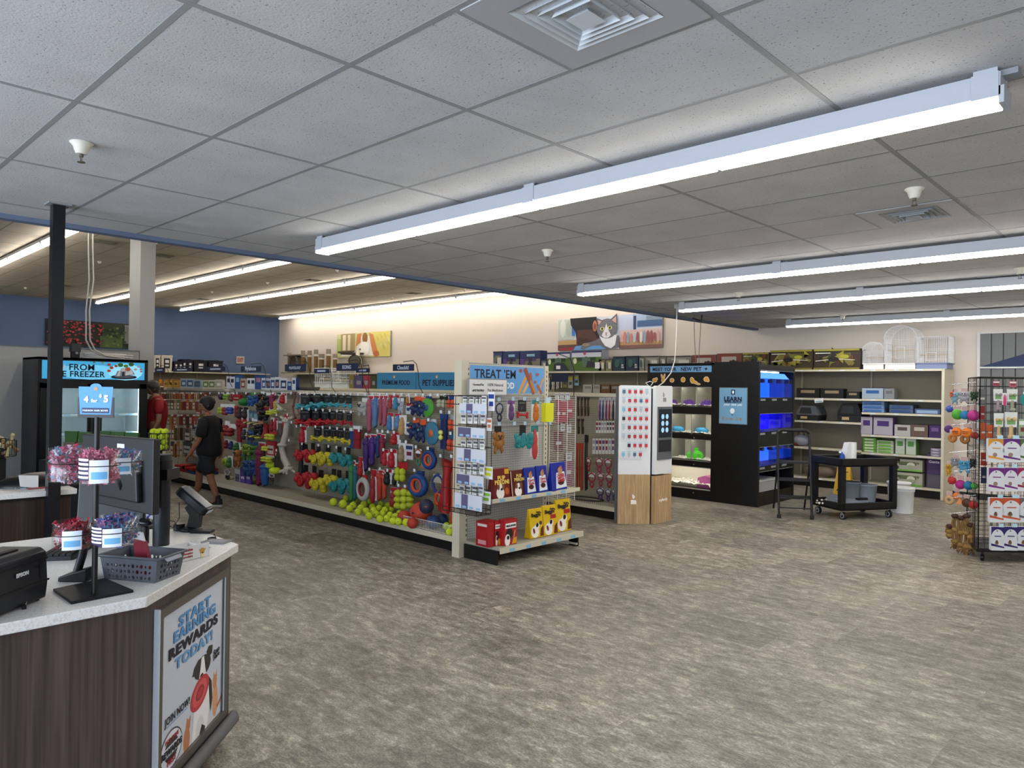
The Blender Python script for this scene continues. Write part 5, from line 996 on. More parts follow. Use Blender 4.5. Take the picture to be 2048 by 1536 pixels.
# second run top: signs and tall goods seen above the first run
Y2 = 8.28; Z2 = 1.627
for i, (x0, x1, tx, lb) in enumerate([(754, 832, 'PREMIUM FOOD', 'blue PREMIUM FOOD header sign'), (833, 925, 'PET SUPPLIES', 'blue PET SUPPLIES header sign beside the endcap')]):
    a, b = at(x0, 762, Y=Y2), at(x1, 762, Y=Y2); t = thing('aisle_header_sign', lb, 'sign', (a.x, Y2, Z2), 0, 'blue header signs on the second run')
    w_ = b.x-a.x-.01; ob('board', MB().box(0, 0, 0, w_, .02, .315, '#2f7aa8'), t)
    Fs = frame((0, -.001, 0), (1, 0, 0)); lettering(tx, '#0e1a3c', t, Fs, w_*.5, .125, w=w_*.72, bold=.025)
    art('dog_badge', t, Fs, 1, 1, [('#b08a58', ell(w_*.46, .235, .035, .03, 10)), ('#d8c9a0', ell(w_*.46, .225, .018, .018, 8))], lift=.001)
    ob('edge_trim', MB().box(0, -.004, .305, w_, -.001, .315, '#9cc4d8'), t)
for i, (x0, x1, yt, c, lb) in enumerate([(699, 708, 749, '#8c7a2c', 'olive rope of bags left of the purple bag on the second run'), (708, 727, 751, '#4f4c78', 'purple bag on the second run'), (725, 741, 751, '#a83a4c', 'red bag on the second run'), (742, 753, 752, '#3c4a2a', 'dark green leafy bag beside the blue sign')]):
    stand('bag', (c, c, '#9a9aa8'), 'litter_bag', lb, 'bag', 'bags standing on the second run', x0, x1, yt, Y2, Z2, dep=.1)
def cage(name, label, x, y, z, w_, d_, h_, m_, base, n=12, group=None, dome=False, basem=None, hb_=.08):
    t = thing(name, label, 'cage', (x, y, z), 0, group)
    ob('base_tray', MB().prism([(-w_/2*.93, -d_/2*.93), (w_/2*.93, -d_/2*.93), (w_/2*.93, d_/2*.93), (-w_/2*.93, d_/2*.93)], 0, hb_*.9, basem or base).prism(rc(-w_/2, -d_/2, w_/2, d_/2), hb_*.85, hb_, basem or base), t)
    for side in range(4):
        b = MB(); L = w_ if side % 2 == 0 else d_; o = d_/2 if side % 2 == 0 else w_/2; k = max(4, int(n*L/w_)); R = Matrix.Rotation(side*PI/2, 4, 'Z')
        for i in range(k+1):
            u_ = -L/2+L*i/k; ht = h_
            if dome and side % 2 == 0: ht = h_*(.70+.30*math.sqrt(max(0, 1-(u_/(L/2))**2)))
            elif dome: ht = h_*.70
            b.tube([(u_, -o, hb_), (u_, -o, ht)], .0022, m_, 4, T=R)
        for zz_ in (.3, .6, .98 if not dome else .68): b.tube([(-L/2, -o, h_*zz_), (L/2, -o, h_*zz_)], .003, m_, 4, T=R)
        ob('wire_panel', b, t)
    b = MB()
    if dome:
        for i in range(9):
            y_ = -d_/2+d_*i/8; b.tube([(w_/2*math.cos(a), y_, h_*.70+h_*.30*math.sin(a)) for a in [PI*j/12 for j in range(13)]], .0022 if 0 < i < 8 else .006, m_, 4)
        for j in range(1, 12): a = PI*j/12; b.tube([(w_/2*math.cos(a), -d_/2, h_*.7+h_*.3*math.sin(a)), (w_/2*math.cos(a), d_/2, h_*.7+h_*.3*math.sin(a))], .0025, m_, 4)
    else:
        for i in range(n+1): b.tube([(-w_/2+w_*i/n, -d_/2, h_), (-w_/2+w_*i/n, d_/2, h_)], .0022, m_, 4)
    ob('wire_top', b, t)
    ob('perch', MB().cyl((-w_/2, 0, h_*.45), (w_/2, 0, h_*.45), .008, '#c9b48c', 6), t)
    ob('cage_door', MB().tube([(-.07, -d_/2-.004, h_*.25), (.07, -d_/2-.004, h_*.25), (.07, -d_/2-.004, h_*.5), (-.07, -d_/2-.004, h_*.5), (-.07, -d_/2-.004, h_*.25)], .004, m_, 4), t)
    return t
CW = mat('#eef0f2', .35)
# bird cages on the wall unit
for nm_, lb, x0, x1, yb, yt, dm, bs in (('bird_cage', 'small white bird cage with a scalloped top, leftmost of three', 1724, 1767, 735, 684, True, '#e8e8e6'), ('bird_cage', 'tall domed white bird cage, middle of three', 1767, 1832, 737, 651, True, '#e8e8e6'), ('bird_cage', 'square white bird cage with a blue-grey base', 1829, 1895, 737, 672, False, '#7b86a8')):
    a, b = at(x0, yb, Y=13.1), at(x1, yb, Y=13.1); tp = at((x0+x1)/2, yt, Y=13.1)
    cage(nm_, lb, (a.x+b.x)/2, 13.32, WT, b.x-a.x, .42, tp.z-WT-.0, CW, bs, 20 if dm else 18, 'bird cages on the back shelving', dome=dm, hb_=.10)
for nm_, lb, x0, x1, yt in (('hamster_cage', 'clear and white small pet cage on the second run, left', 629, 662, 741), ('hamster_cage', 'clear and white small pet cage on the second run, right', 660, 698, 745)):
    a, b = at(x0, 760, Y=Y2), at(x1, 760, Y=Y2); tp = at(x0, yt, Y=Y2)
    cage(nm_, lb, (a.x+b.x)/2, Y2+.12, Z2, b.x-a.x-.01, .28, tp.z-Z2+.05, mat('#dfe6e8', .3), '#c9d2d4', 14, 'small pet cages on the second run', hb_=.12)
# tall pet-bins and cat furniture on the wall unit
TOPZ = WT
def box_on(x0, x1, yt, name, label, cat, cols, kind='carton', Y=13.08, z=WT, group='boxes on top of the back shelving', dep=.5):
    return stand(kind, cols, name, label, cat, group, x0, x1, yt, Y, z, dep=dep)
a_ = 'food storage bins on the blue wall shelving'
for i, (x0, x1, yt, c, f_, lb) in enumerate([(309, 321, 709, '#c4beb4', '#1c1c20', 'tall white food bin half hidden by the column'), (323, 345, 709, '#c8c2b8', '#18181c', 'tall white food bin with a black label'), (348, 357, 722, '#111424', '#20243c', 'small navy bin, left of two'), (357, 366, 722, '#111424', '#20243c', 'small navy bin, right of two'), (364, 374, 718, '#111424', '#1c2038', 'medium navy bin, left of two'), (375, 386, 718, '#111424', '#1c2038', 'medium navy bin, right of two'), (388, 415, 719, '#0c0e1c', '#171a30', 'wide black food bin, left'), (417, 446, 720, '#0c0e1c', '#171a30', 'wide black food bin, right')]):
    a, b = at(x0, yt, X=-24.8), at(x1, yt, X=-24.8); t = thing('food_storage_bin', lb, 'storage bin', (-24.8, (a.y+b.y)/2, LT_), PI/2, a_); w_ = b.y-a.y; h_ = a.z-LT_
    ob('bin_body', MB().prism([(-w_*.44, 0), (w_*.44, 0), (w_*.5, h_*.9), (-w_*.5, h_*.9)], 0, .35, c, axis='Y'), t)
    ob('lid', MB().box(-w_*.52, -.02, h_*.88, w_*.52, .37, h_*.97, c).box(-w_*.25, .05, h_*.97, w_*.25, .3, h_, BLACK), t)
    ob('printed_label', MB().box(-w_*.28, -.008, h_*.18, w_*.28, -.002, h_*.78, f_).box(-w_*.16, -.012, h_*.3, w_*.16, -.008, h_*.4, '#c9c9cc').box(-w_*.16, -.012, h_*.5, w_*.18, -.008, h_*.68, '#d4d4d6'), t)
# scratching posts and tunnels
SIS, CARP = wall_mat('sisal', '#7d6238'), wall_mat('grey_carpet', '#8f8878')
for i, (x, yt, r) in enumerate([(601, 701, .07), (614, 701, .07), (627, 699, .07), (638, 708, .09), (652, 698, .075), (665, 708, .07)]):
    p = at(x, yt, Y=13.2); h_ = p.z-WT; t = thing('scratching_post', 'sisal cat scratching post with white band, %s from the left' % nth(i), 'cat furniture', (p.x, 13.3, WT), 0, 'scratching posts on the back shelving')
    ob('post', MB().cyl((0, 0, 0), (0, 0, h_*.72), r, SIS, 10), t); ob('carpet_cap', MB().cyl((0, 0, h_*.72), (0, 0, h_*.8), r*1.05, '#d5d0c4', 10).cyl((0, 0, h_*.8), (0, 0, h_), r*1.08, CARP, 10), t); ob('base', MB().box(-r*2, -.2, 0, r*2, .2, .03, CARP), t)
p0, p1 = at(566, 745, Y=13.1), at(596, 712, Y=13.1); w_ = p1.x-p0.x; t = thing('cat_tree', 'grey carpeted cat tree with a round tunnel at the wall corner', 'cat furniture', (p0.x, 13.3, WT), 0)
h_ = p1.z-WT+.05
ob('post', MB().cyl((.08, 0, 0), (.08, 0, h_+.08), .075, CARP, 10), t); ob('platform', MB().box(0, -.2, h_-.03, w_+.1, .25, h_+.01, CARP), t)
ob('tunnel', MB().torus((w_*.62, -.15, h_*.55), w_*.28, .035, '#5d564c', 20, 7).torus((w_*.62, .15, h_*.55), w_*.28, .035, '#5d564c', 20, 7).lathe([(w_*.28, -.2), (w_*.28, .2)], '#6f685c', 20, T=Matrix.Translation((w_*.62, 0, h_*.55)) @ Matrix.Rotation(PI/2, 4, 'X'), cap=False), t)
ob('base', MB().box(-.05, -.25, 0, w_+.1, .25, .04, CARP), t)
p0 = at(700, 722, Y=13.1); t = thing('cat_tunnel_perch', 'cream cat tree with a round tunnel under the dog picture', 'cat furniture', (p0.x, 13.3, WT), 0)
ob('tunnel', MB().lathe([(.2, -.28), (.2, .28)], '#d8d2c4', 18, T=Matrix.Translation((0, 0, .38)) @ Matrix.Rotation(.9, 4, 'Z') @ Matrix.Rotation(PI/2, 4, 'X'), cap=False).lathe([(.17, -.285), (.17, .27)], '#4c463a', 18, T=Matrix.Translation((0, 0, .38)) @ Matrix.Rotation(.9, 4, 'Z') @ Matrix.Rotation(PI/2, 4, 'X')), t)
ob('platform', MB().box(-.55, -.2, .60, .10, .25, .66, '#3a332a').cyl((.12, 0, .55), (.12, 0, .75), .07, '#dcd6c8', 10), t); ob('base', MB().box(-.4, -.25, 0, .3, .25, .18, CARP), t)
# cartons along the top of the wall unit
TC = [(987, 1006, 703, '#26386c', '#3a4c88', '#7a8a5c', 'blue and green animal feed carton behind the treat sign, left', 'a'), (1007, 1040, 703, '#26386c', '#7d8472', '#4a3a78', 'blue rabbit carton behind the treat sign', 'a'), (1041, 1082, 702, '#24366c', '#837f70', '#53407c', 'blue rabbit carton beside the green boxes', 'a'), (1083, 1094, 720, '#5a6078', '#6a7088', '#a8a8b0', 'low blue-grey carton left of the green boxes', 'a'),
      (1095, 1142, 705, '#a9b0c0', '#53752c', '#23402a', 'green carrier carton, left of two', 'a'), (1144, 1205, 702, '#a9b0c0', '#55782c', '#2a4a30', 'green carrier carton, right of two', 'a'), (1198, 1211, 718, '#8a8a70', '#8c8a68', '#b8ac6c', 'small tan jar carton, left', 'a'), (1212, 1225, 718, '#8a8a70', '#8c8a68', '#b8ac6c', 'small tan jar carton, right', 'a'),
      (1226, 1251, 713, '#1f3242', '#22384a', '#2f5a68', 'dark teal carton, left of two', 'a'), (1252, 1278, 712, '#1f3242', '#22384a', '#2f5a68', 'dark teal carton, right of two', 'a'), (1279, 1290, 712, '#a8a698', '#8f8d80', '#c8c6b8', 'narrow off-white carton beside the dark teal ones', 'a'), (1291, 1319, 712, '#a8a698', '#9a988a', '#b8b6a8', 'wide off-white carton above the pet header', 'a'), (1320, 1333, 712, '#a5a395', '#8a887c', '#c8c6b8', 'narrow off-white carton left of the hanging wires', 'a'), (1334, 1384, 712, '#a8a698', '#96948a', '#bebcae', 'wide off-white carton left of the red cartons', 'a'),
      (1385, 1433, 710, '#a9a49a', '#8c4034', '#c8c0b4', 'red-brown and white carton, left of two', 'a'), (1434, 1484, 707, '#a9a49a', '#8c4034', '#c8c0b4', 'red-brown and white carton, right of two', 'a'), (1486, 1540, 706, '#3a2c20', '#4a3a20', '#7a7030', 'dark jungle reptile tank carton, first from the left', 'a'), (1541, 1627, 701, '#3a2c20', '#40321e', '#5c5a2c', 'dark jungle reptile tank carton, second from the left', 'a'), (1628, 1722, 699, '#3a2c20', '#3c2e1e', '#66602c', 'dark jungle reptile tank carton, nearest the bird cages', 'a')]
JUN = None
for x0, x1, yt, c0, c1, c2, lb, k_ in TC:
    t = box_on(x0, x1-1, yt, 'product_carton', lb, 'carton', (c0, c1, c2), dep=.55)
    lo, hi = at(x0, yt, Y=13.08), at(x1-1, yt, Y=13.08); Fk = frame((lo.x, 13.065, WT), (1, 0, 0)); W_, H_ = hi.x-lo.x, lo.z-WT
    random.seed(x0)
    sh = []
    if 'green carrier' in lb: sh = [('#c9ccd8', rc(.01, .68, .99, .92)), ('#2c3468', rc(.01, .90, .99, .99)), ('#a84a5c', ell(.45, .86, .05, .08)), ('#4f6a58', [(.35, .62), (.5, .72), (.65, .62), (.62, .2), (.4, .2)]), ('#1c2638', [(.3, .05), (.32, .38), (.5, .45), (.75, .42), (.95, .05)] if x0 < 1100 else [(.5, .2), (.55, .5), (.75, .45), (.8, .2)]), ('#d8dcc0', ell(.13, .5, .06, .14)), ('#e4e6ea', rc(.42, .12, .6, .3) if x0 < 1100 else rc(.80, .12, .95, .42))]
    elif 'jungle' in lb: sh = [(random.choice(['#6a6428', '#2c3a20', '#5a2c20', '#8c8430', '#1c1c18', '#4a2a1c']), [(x+random.uniform(-.08, .08), y+random.uniform(-.2, .2)) for x, y in ell(cx, cy, .09, .2, 6)]) for cx, cy in [(random.uniform(.1, .9), random.uniform(.25, .75)) for _ in range(12)]]+[('#8c8428', rc(.01, .90, .99, .99)), ('#787226', rc(.01, .01, .99, .09)), ('#d8d8cc', [(.05, .40), (.5, .50), (.9, .44), (.9, .46), (.5, .53), (.05, .43)]), ('#d0d0c4', rc(.05, .78, .38, .82)), ('#9a9a2c', ell(.68, .62, .10, .10, 8)), ('#141410', ell(.45, .5, .12, .12, 8))]
    elif 'red-brown' in lb: sh = [('#c9c2b8', rc(.01, .01, .99, .5)), ('#4a2c24', [(.5, .35), (.95, .32), (.9, .55), (.55, .58)]), ('#2c2420', ell(.7, .48, .06, .15, 8)), ('#8c887c', rc(.05, .1, .2, .4)), ('#2a2a2a', ell(.85, .2, .03, .06, 6))]
    elif 'rabbit' in lb: sh = [('#1f3060', rc(.01, .62, .99, .99)), ('#5a3c88', rc(.01, .02, .22, .62)), ('#3a3428', ell(.5, .3, .12, .2, 10)), ('#3a3428', ell(.46, .55, .03, .14, 8)), ('#3a3428', ell(.54, .55, .03, .14, 8)), ('#8ab0c8', rc(.35, .72, .75, .84))]
    elif 'teal' in lb: sh = [('#16222e', rc(.02, .9, .98, .98)), ('#335a54', ell(.4, .5, .2, .25)), ('#b8bcb8', rc(.75, .2, .95, .3)), ('#b8bcb8', rc(.75, .35, .92, .45))]
    else: sh = [('#2c2c2c', rc(.01, .92, .99, .99)), ('#6c6c66', rc(.08, .3, .35, .7)), ('#c8c6ba', rc(.5, .2, .92, .7))]
    if sh: art('printed_picture', None, Fk, W_, H_, sh, lift=.002, step=.0012).name = 'printed_picture'; q = bpy.context.scene.collection.objects[-1]; q.parent = t; q.matrix_parent_inverse = (Matrix.Translation(t.location) @ Matrix.Diagonal((*t.scale, 1))).inverted()
# wall unit: cat items and hooks seen right of the endcap
for i, (x0, x1, y0, y1, c) in enumerate([(1097, 1106, 750, 778, '#2a2622'), (1107, 1115, 750, 778, '#3a332a'), (1116, 1124, 750, 776, '#4a4234'), (1125, 1135, 752, 775, '#7a7a40'), (1136, 1146, 751, 776, '#a8a89c'), (1148, 1158, 750, 771, '#8ab4c8')]):
    px_box('card_toy' if i < 3 else 'card', (c, '#b8b4a8') if i < 3 else (c, '#c8c03c', '#3a3a3a'), 'hanging_accessory', 'small %s accessory hung under the shelf right of the treat sign, %s across' % (['dark', 'brown', 'tan', 'olive', 'white', 'light blue'][i], nth(i)), 'pet product', 'accessories hung on the back shelving', x0, y0, x1, y1, 13.35, dep=.05)
for i, (x0, x1, c, lb) in enumerate([(1166, 1186, '#b4b0a4', 'pale tray on the shelf above the leash pegboard, left'), (1184, 1202, '#a8a498', 'pale tray on the shelf above the leash pegboard, right'), (1200, 1222, '#6a4228', 'brown bundle of dried chews above the leash pegboard'), (1220, 1240, '#5a3a24', 'brown bundle of dried chews beside the kiosk top')]):
    stand('carton', (c, c, '#8a867a'), 'shelf_bundle', lb, 'pet product', 'goods on the shelf above the leash pegboard', x0, x1, 769, 8.30, Z2, dep=.2)
# ---------------- lower shelves of the wall unit, right end
S = [('litter_box', 'carton', ('#101012', '#141416', '#a08a6c'), [(1593, 1640, 776, 1.58, 'black litter box on the second shelf, left'), (1641, 1688, 777, 1.58, 'black litter box on the second shelf, middle'), (1693, 1720, 783, 1.58, 'plain black litter pan on the second shelf')]),
     ('pan_liner_carton', 'carton', ('#2c5c9c', '#a9bccc', '#2c64a8'), [(1724, 1768, 776, 1.585, 'blue and white litter pan carton on the second shelf')]),
     ('pan_liner_carton', 'carton', ('#787c80', '#8c9094', '#6a6e72'), [(1768, 1790, 777, 1.585, 'grey end of a litter pan carton')]),
     ('product_carton', 'carton', ('#6a4a8c', '#b9b4c0', '#4a2c78'), [(1722, 1746, 833, .98, 'blue-edged puppy pad carton, leftmost on the middle shelf'), (1747, 1787, 834, .98, 'white and purple puppy carton')]),
     ('product_carton', 'carton', ('#b8b4b0', '#c4c0bc', '#5a4a44'), [(1789, 1822, 849, .98, 'white litter box carton with a small cat picture')]),
     ('product_carton', 'carton', ('#5c4c44', '#6a564c', '#c8c0b4'), [(1822, 1857, 849, .98, 'brown carton showing a kitten in a pan')]),
     ('product_carton', 'carton', ('#3c1f5c', '#402364', '#7a5c98'), [(1858, 1883, 850, .98, 'deep purple carton at the right end of the middle shelf')]),
     ('pad_pack', 'carton', ('#6fae50', '#c8d4c4', '#5a9a48'), [(1791, 1811, 875, .68, 'green and white pad pack, left'), (1812, 1833, 876, .68, 'green and white pad pack, right')]),
     ('product_carton', 'carton', ('#b4b2a4', '#c0beb0', '#6a7a50'), [(1787, 1846, 917, .40, 'white and green litter box carton, upper of two'), (1787, 1846, 943, .17, 'white and green litter box carton, lower of two')])]
for nm_, kind, cols, ls in S:
    for x0, x1, yt, z, lb in ls:
        t = stand(kind, cols, nm_, lb, 'pet product', 'goods on the right end of the back shelving', x0, x1-1, yt, 13.12, z if 'upper of' not in lb else .41, dep=.4)
        if 'of two' in lb and 'litter box carton' in lb:
            lo, hi = at(x0, yt, Y=13.12), at(x1-1, yt, Y=13.12); z0 = z if 'lower' in lb else .41
            art('printed_picture', None, frame((lo.x, 13.1, z0), (1, 0, 0)), hi.x-lo.x, lo.z-z0, [('#6fa244', rc(.01, .01, .99, .16)), ('#c8c6b8', ell(.62, .55, .14, .22)), ('#9aa284', ell(.62, .42, .15, .12)), ('#26262a', ell(.13, .3, .08, .16)), ('#6a6a50', ell(.40, .72, .04, .09)), ('#6a6a50', ell(.86, .72, .05, .09)), ('#54543c', rc(.05, .62, .25, .80))]).parent = None
            q = bpy.context.scene.collection.objects[-1]; q.parent = t; q.matrix_parent_inverse = (Matrix.Translation(t.location) @ Matrix.Diagonal((*t.scale, 1))).inverted()
def slabs(x0, x1, ytop, n, z, name, lb, c, c2, grp, Y=13.12):
    a, b = at(x0, ytop, Y=Y), at(x1, ytop, Y=Y); h_ = (a.z-z)/n
    for k in range(n):
        m_ = MB().box(a.x, Y, z+k*h_+.002, b.x, Y+.3, z+(k+1)*h_-.002, c, ch=.01).box(a.x+.03, Y-.002, z+k*h_+.006, b.x-.04, Y, z+(k+.7)*h_, c2)
        tag(ob(name, m_), lb % nth(k), 'pet product', grp)
g5 = 'flat packs stacked on the back shelving'
slabs(1724, 1768, 802, 3, 1.358, 'flat_blue_pack', '%s blue flat pack from the bottom of the left stack', '#6a86ac', '#3a62a0', g5); slabs(1778, 1826, 809, 2, 1.358, 'flat_blue_pack', '%s blue flat pack from the bottom of the middle stack', '#4a5c78', '#2c4878', g5); slabs(1829, 1881, 817, 1, 1.358, 'flat_blue_pack', '%s and only pack of the rightmost flat stack', '#44567a', '#8aa2c0', g5)
slabs(1726, 1752, 875, 5, .68, 'pad_bag', '%s green pad bag from the bottom of the left pile', '#5f9a3c', '#b8c8a8', g5); slabs(1753, 1787, 880, 4, .68, 'pad_bag', '%s white and green pad bag from the bottom of the right pile', '#a8b49c', '#6aa244', g5); slabs(1861, 1882, 896, 3, .68, 'litter_liner_pack', '%s grey liner pack from the bottom at the shelf end', '#8a8498', '#a8a4b0', g5)
# domed litter boxes
for x0, x1, yt, c, lb in ((1592, 1636, 810, '#5c6066', 'grey hooded litter box on the third shelf'), (1674, 1722, 806, '#0e0f12', 'large black domed litter box on the third shelf')):
    a, b = at(x0, yt, Y=13.1), at(x1, yt, Y=13.1); w_, h_ = b.x-a.x, a.z-1.18; t = thing('hooded_litter_box', lb, 'litter box', ((a.x+b.x)/2, 13.32, 1.178), 0)
    ob('pan', MB().prism([(-w_*.46, 0), (w_*.46, 0), (w_*.5, h_*.35), (-w_*.5, h_*.35)], -.2, .2, '#17181b', axis='Y'), t)
    ob('hood', MB().prism([(-w_*.5, h_*.36), (w_*.5, h_*.36), (w_*.46, h_*.6), (w_*.34, h_*.98), (-w_*.3, h_*.98), (-w_*.46, h_*.6)], -.2, .2, c, axis='Y'), t)
    ob('entry_flap', MB().prism([(-w_*.36, h_*.45), (w_*.2, h_*.45), (w_*.16, h_*.86), (-w_*.28, h_*.86)], -.206, -.2, '#26282c', axis='Y'), t); ob('label', MB().box(-w_*.3, -.206, h_*.1, 0, -.201, h_*.26, '#b09a78'), t)
t = thing('diaper_pail_box', 'purple and grey litter disposal bin at the lower right of the shelving', 'litter bin', (at(1866, 960, Y=13.1).x, 13.3, .172), 0)
ob('body', MB().box(-.115, -.15, 0, .115, .15, .27, '#56525e', ch=.02), t); ob('sleeve', MB().box(-.118, -.155, .22, .118, .155, .52, '#43305c', ch=.02), t); ob('lid', MB().box(-.12, -.155, .52, .12, .155, .55, '#3a3640', ch=.02), t); lettering('Genie', '#c9c4d4', t, frame((-.118, -.157, 0), (1, 0, 0)), .12, .42, w=.15, bold=.03)
t = thing('cat_bed', 'brown round pet bed behind the cart on the lowest shelf', 'pet bed', (at(1640, 940, Y=13.3).x, 13.32, .172), 0)
ob('bolster', MB().torus((0, 0, .10), .20, .09, '#6a5c50', 20, 8, 'Z', sc=(1, .8)).cyl((0, 0, .0), (0, 0, .07), .19, '#7c6e60', 16), t)
t = thing('striped_bag', 'blue and white crinkled bag behind the step ladder', 'bag', (at(1598, 925, Y=13.2).x, 13.3, .70), 0); ob('sack', MB().sph((0, 0, .10), .13, '#8f96a6', 12, 8, (1.1, .8, .8)), t); ob('handle', MB().torus((0, -.02, .2), .06, .008, '#3a3c44', 14, 5), t)
tag(ob('red_bowl', MB().lathe([(0, 0), (.07, 0), (.085, .05), (.075, .05), (.06, .01), (0, .01)], '#7a1a1c', 14), None, (at(1594, 888, Y=13.3).x, 13.3, .702)), 'small dark red bowl at the left of the back shelf', 'bowl')
t = thing('shelf_talker', 'white paper sign clipped to the second shelf edge', 'sign', (at(1637, 798, Y=13.0).x, 13.03, 1.50), 0); ob('paper', MB().box(-.075, -.004, 0, .075, .0, .075, '#dfe2e4', T=Matrix.Rotation(-.12, 4, 'Y')).box(-.06, -.006, .01, .06, -.004, .03, '#8aa0b4', T=Matrix.Rotation(-.12, 4, 'Y')), t)
# tall orange-ish bag seen behind the left edge etc. -> second run pegboard goods
G6 = 'collars and leashes on the second run'
YL_ = 8.05
seq = [('leash', ('#8c1c30', CARDW), 'leash', [(1113, 1123), (1123, 1132), (1132, 1140)], 800, 850, 'red leash pack behind the white wire panel'),
       ('leash', ('#4a3c28', CARDK), 'leash', [(1154, 1160), (1161, 1167), (1168, 1174), (1174, 1180)], 795, 832, 'brown braided leash right of the wire panel'),
       ('leash', ('#3a3024', CARDK), 'leash', [(1154, 1161), (1162, 1169)], 838, 868, 'dark leash in the second row right of the wire panel'),
       ('leash', ('#b8401c', mat('#b8401c')), 'leash', [(1153, 1158), (1158, 1163), (1163, 1168)], 886, 980, 'long orange leash'), ('leash', ('#1c1c20', CARDK), 'leash', [(1169, 1178)], 870, 980, 'long black leash loop'),
       ('card_toy', ('#6a3c7c', '#b8b8c0'), 'cat_toy', [(1198, 1204)], 795, 838, 'purple cat toy card'), ('card_toy', ('#3a4c78', '#b8b8c0'), 'cat_toy', [(1204, 1210)], 795, 838, 'blue cat toy card'), ('card_toy', ('#8c3a6c', '#b8b8c0'), 'cat_toy', [(1211, 1217)], 795, 838, 'magenta cat toy card'), ('card_toy', ('#a03040', '#b8b8c0'), 'cat_toy', [(1217, 1223)], 795, 838, 'red cat toy card'), ('card_toy', ('#442c34', '#b8b8c0'), 'cat_toy', [(1224, 1231)], 795, 838, 'dark cat toy card')]
for kind, cols, nm_, xs, y0, y1, lb in seq:
    for i, (x0, x1) in enumerate(xs): px_item(kind, cols, nm_, lb+(', %s of %d' % (nth(i), len(xs)) if len(xs) > 1 else ' in the upper row'), 'pet accessory', G6, x0, y0, x1, y1, Y=YL_, single=True, dep=.06)
random.seed(9)
for r_, (y0, y1, xa, n, w_) in enumerate([(842, 866, 1192, 7, 5.4), (877, 908, 1185, 7, 6.4)]):
    for i in range(n):
        c, cn = random.choice([('#8c2c48', 'pink'), ('#38384c', 'navy'), ('#b8b4bc', 'white'), ('#9c1c2c', 'red'), ('#6c4c8c', 'violet')])
        px_item('card', (CARDW, c, c), 'collar_card', '%s collar card, %s in the %s collar row' % (cn, nth(i), 'upper' if r_ == 0 else 'lower'), 'pet accessory', 'collar cards on the second run', xa+i*w_, y0, xa+(i+1)*w_-.8, y1, Y=YL_, single=True, dep=.05)
for i, (x0, x1, y0, y1, c, lb) in enumerate([(1172, 1184, 916, 942, '#a8222c', 'red harness pack in the upper harness row'), (1190, 1208, 916, 944, '#b83a5c', 'pink harness pack in the upper harness row, left'), (1208, 1226, 918, 946, '#b43058', 'pink harness pack in the upper harness row, right'), (1174, 1194, 946, 974, '#b02c44', 'red-pink harness in the middle harness row, left'), (1194, 1210, 946, 972, '#b43458', 'red-pink harness in the middle harness row, middle'), (1210, 1228, 948, 974, '#a82c4c', 'red-pink harness in the middle harness row, right'), (1192, 1210, 976, 999, '#5c2c80', 'purple harness in the lowest row, left'), (1210, 1224, 978, 1002, '#54307c', 'purple harness in the lowest row, middle'), (1224, 1231, 978, 1000, '#1f4a80', 'blue harness in the lowest row')]):
    px_item('rope_loop', (c, c, CARDW), 'harness_pack', lb, 'pet accessory', 'harness packs on the second run', x0, y0, x1, y1, Y=YL_, dep=.1)
p = at(1210, 1008, Y=7.75); wf = MB()
for i in range(34): wf.cyl((-6.55+i*.033, 7.68, .165), (-6.55+i*.033, 7.68, .22), .0016, '#3a3a3a', 4)
wf.cyl((-6.55, 7.68, .22), (-5.46, 7.68, .22), .003, '#3a3a3a', 5); tag(ob('shelf_fence', wf), 'dark wire fence on the second run deck below the harnesses', 'wire fence')
tag(ob('cable_coil', MB().torus((-6.2, 7.95, .175), .20, .012, '#3a3a3a', 24, 6, 'Z', sc=(1.3, .7))), 'black hoop lying on the second run deck', 'hoop')
# ================================================================ pictures on the walls
def picture(name, label, x0, x1, z0, z1, shapes, Y=13.65, X=None):
    t = thing(name, label, 'picture', (0, 0, 0), 0, 'canvas pictures high on the walls')
    if X is None:
        ob('canvas', MB().box(x0, Y-.06, z0, x1, Y-.002, z1, '#8c8780'), t); F = frame((x0, Y-.061, z0), (1, 0, 0)); w_ = x1-x0
    else:
        ob('canvas', MB().box(X+.002, x0, z0, X+.06, x1, z1, '#3c3a38'), t); F = frame((X+.061, x0, z0), (0, 1, 0)); w_ = x1-x0
    art('printed_picture', t, F, w_, z1-z0, shapes, lift=.001, step=.0009, rough=.55)
bl = [('#c8ccd6', rc(0, 0, 1, 1)), ('#b9c4dc', rc(.60, .35, .78, 1)), ('#9fb0cc', rc(.74, .60, 1, 1)), ('#2c3c60', rc(.745, .55, .77, .95)), ('#44628c', rc(.78, .62, 1, .80)), ('#7a8c9c', rc(.86, .80, 1, .92)), ('#d0b8b4', rc(.62, .2, 1, .55)),
      ('#b89060', rc(.62, .10, 1, .20)), ('#7a5850', rc(.62, 0, 1, .10)), ('#b4bcb4', rc(0, .35, .16, .98)), ('#ccd0c4', ell(.05, .7, .03, .28)), ('#a8b0a4', ell(.115, .68, .03, .28)), ('#3a6ab4', rc(.145, .45, .18, .75)), ('#b09060', rc(0, .18, .2, .32)), ('#5a3c38', rc(0, .0, .2, .18)), ('#8c2a34', rc(.02, .0, .17, .09))]
random.seed(2)
for k in range(12): bl.append((random.choice(['#c8a49c', '#b8c0c8', '#c87f74', '#d8d4cc', '#9c5a5c', '#8fa0ac']), ell(.64+k*.03, .32, .014, random.uniform(.1, .2), 10)))
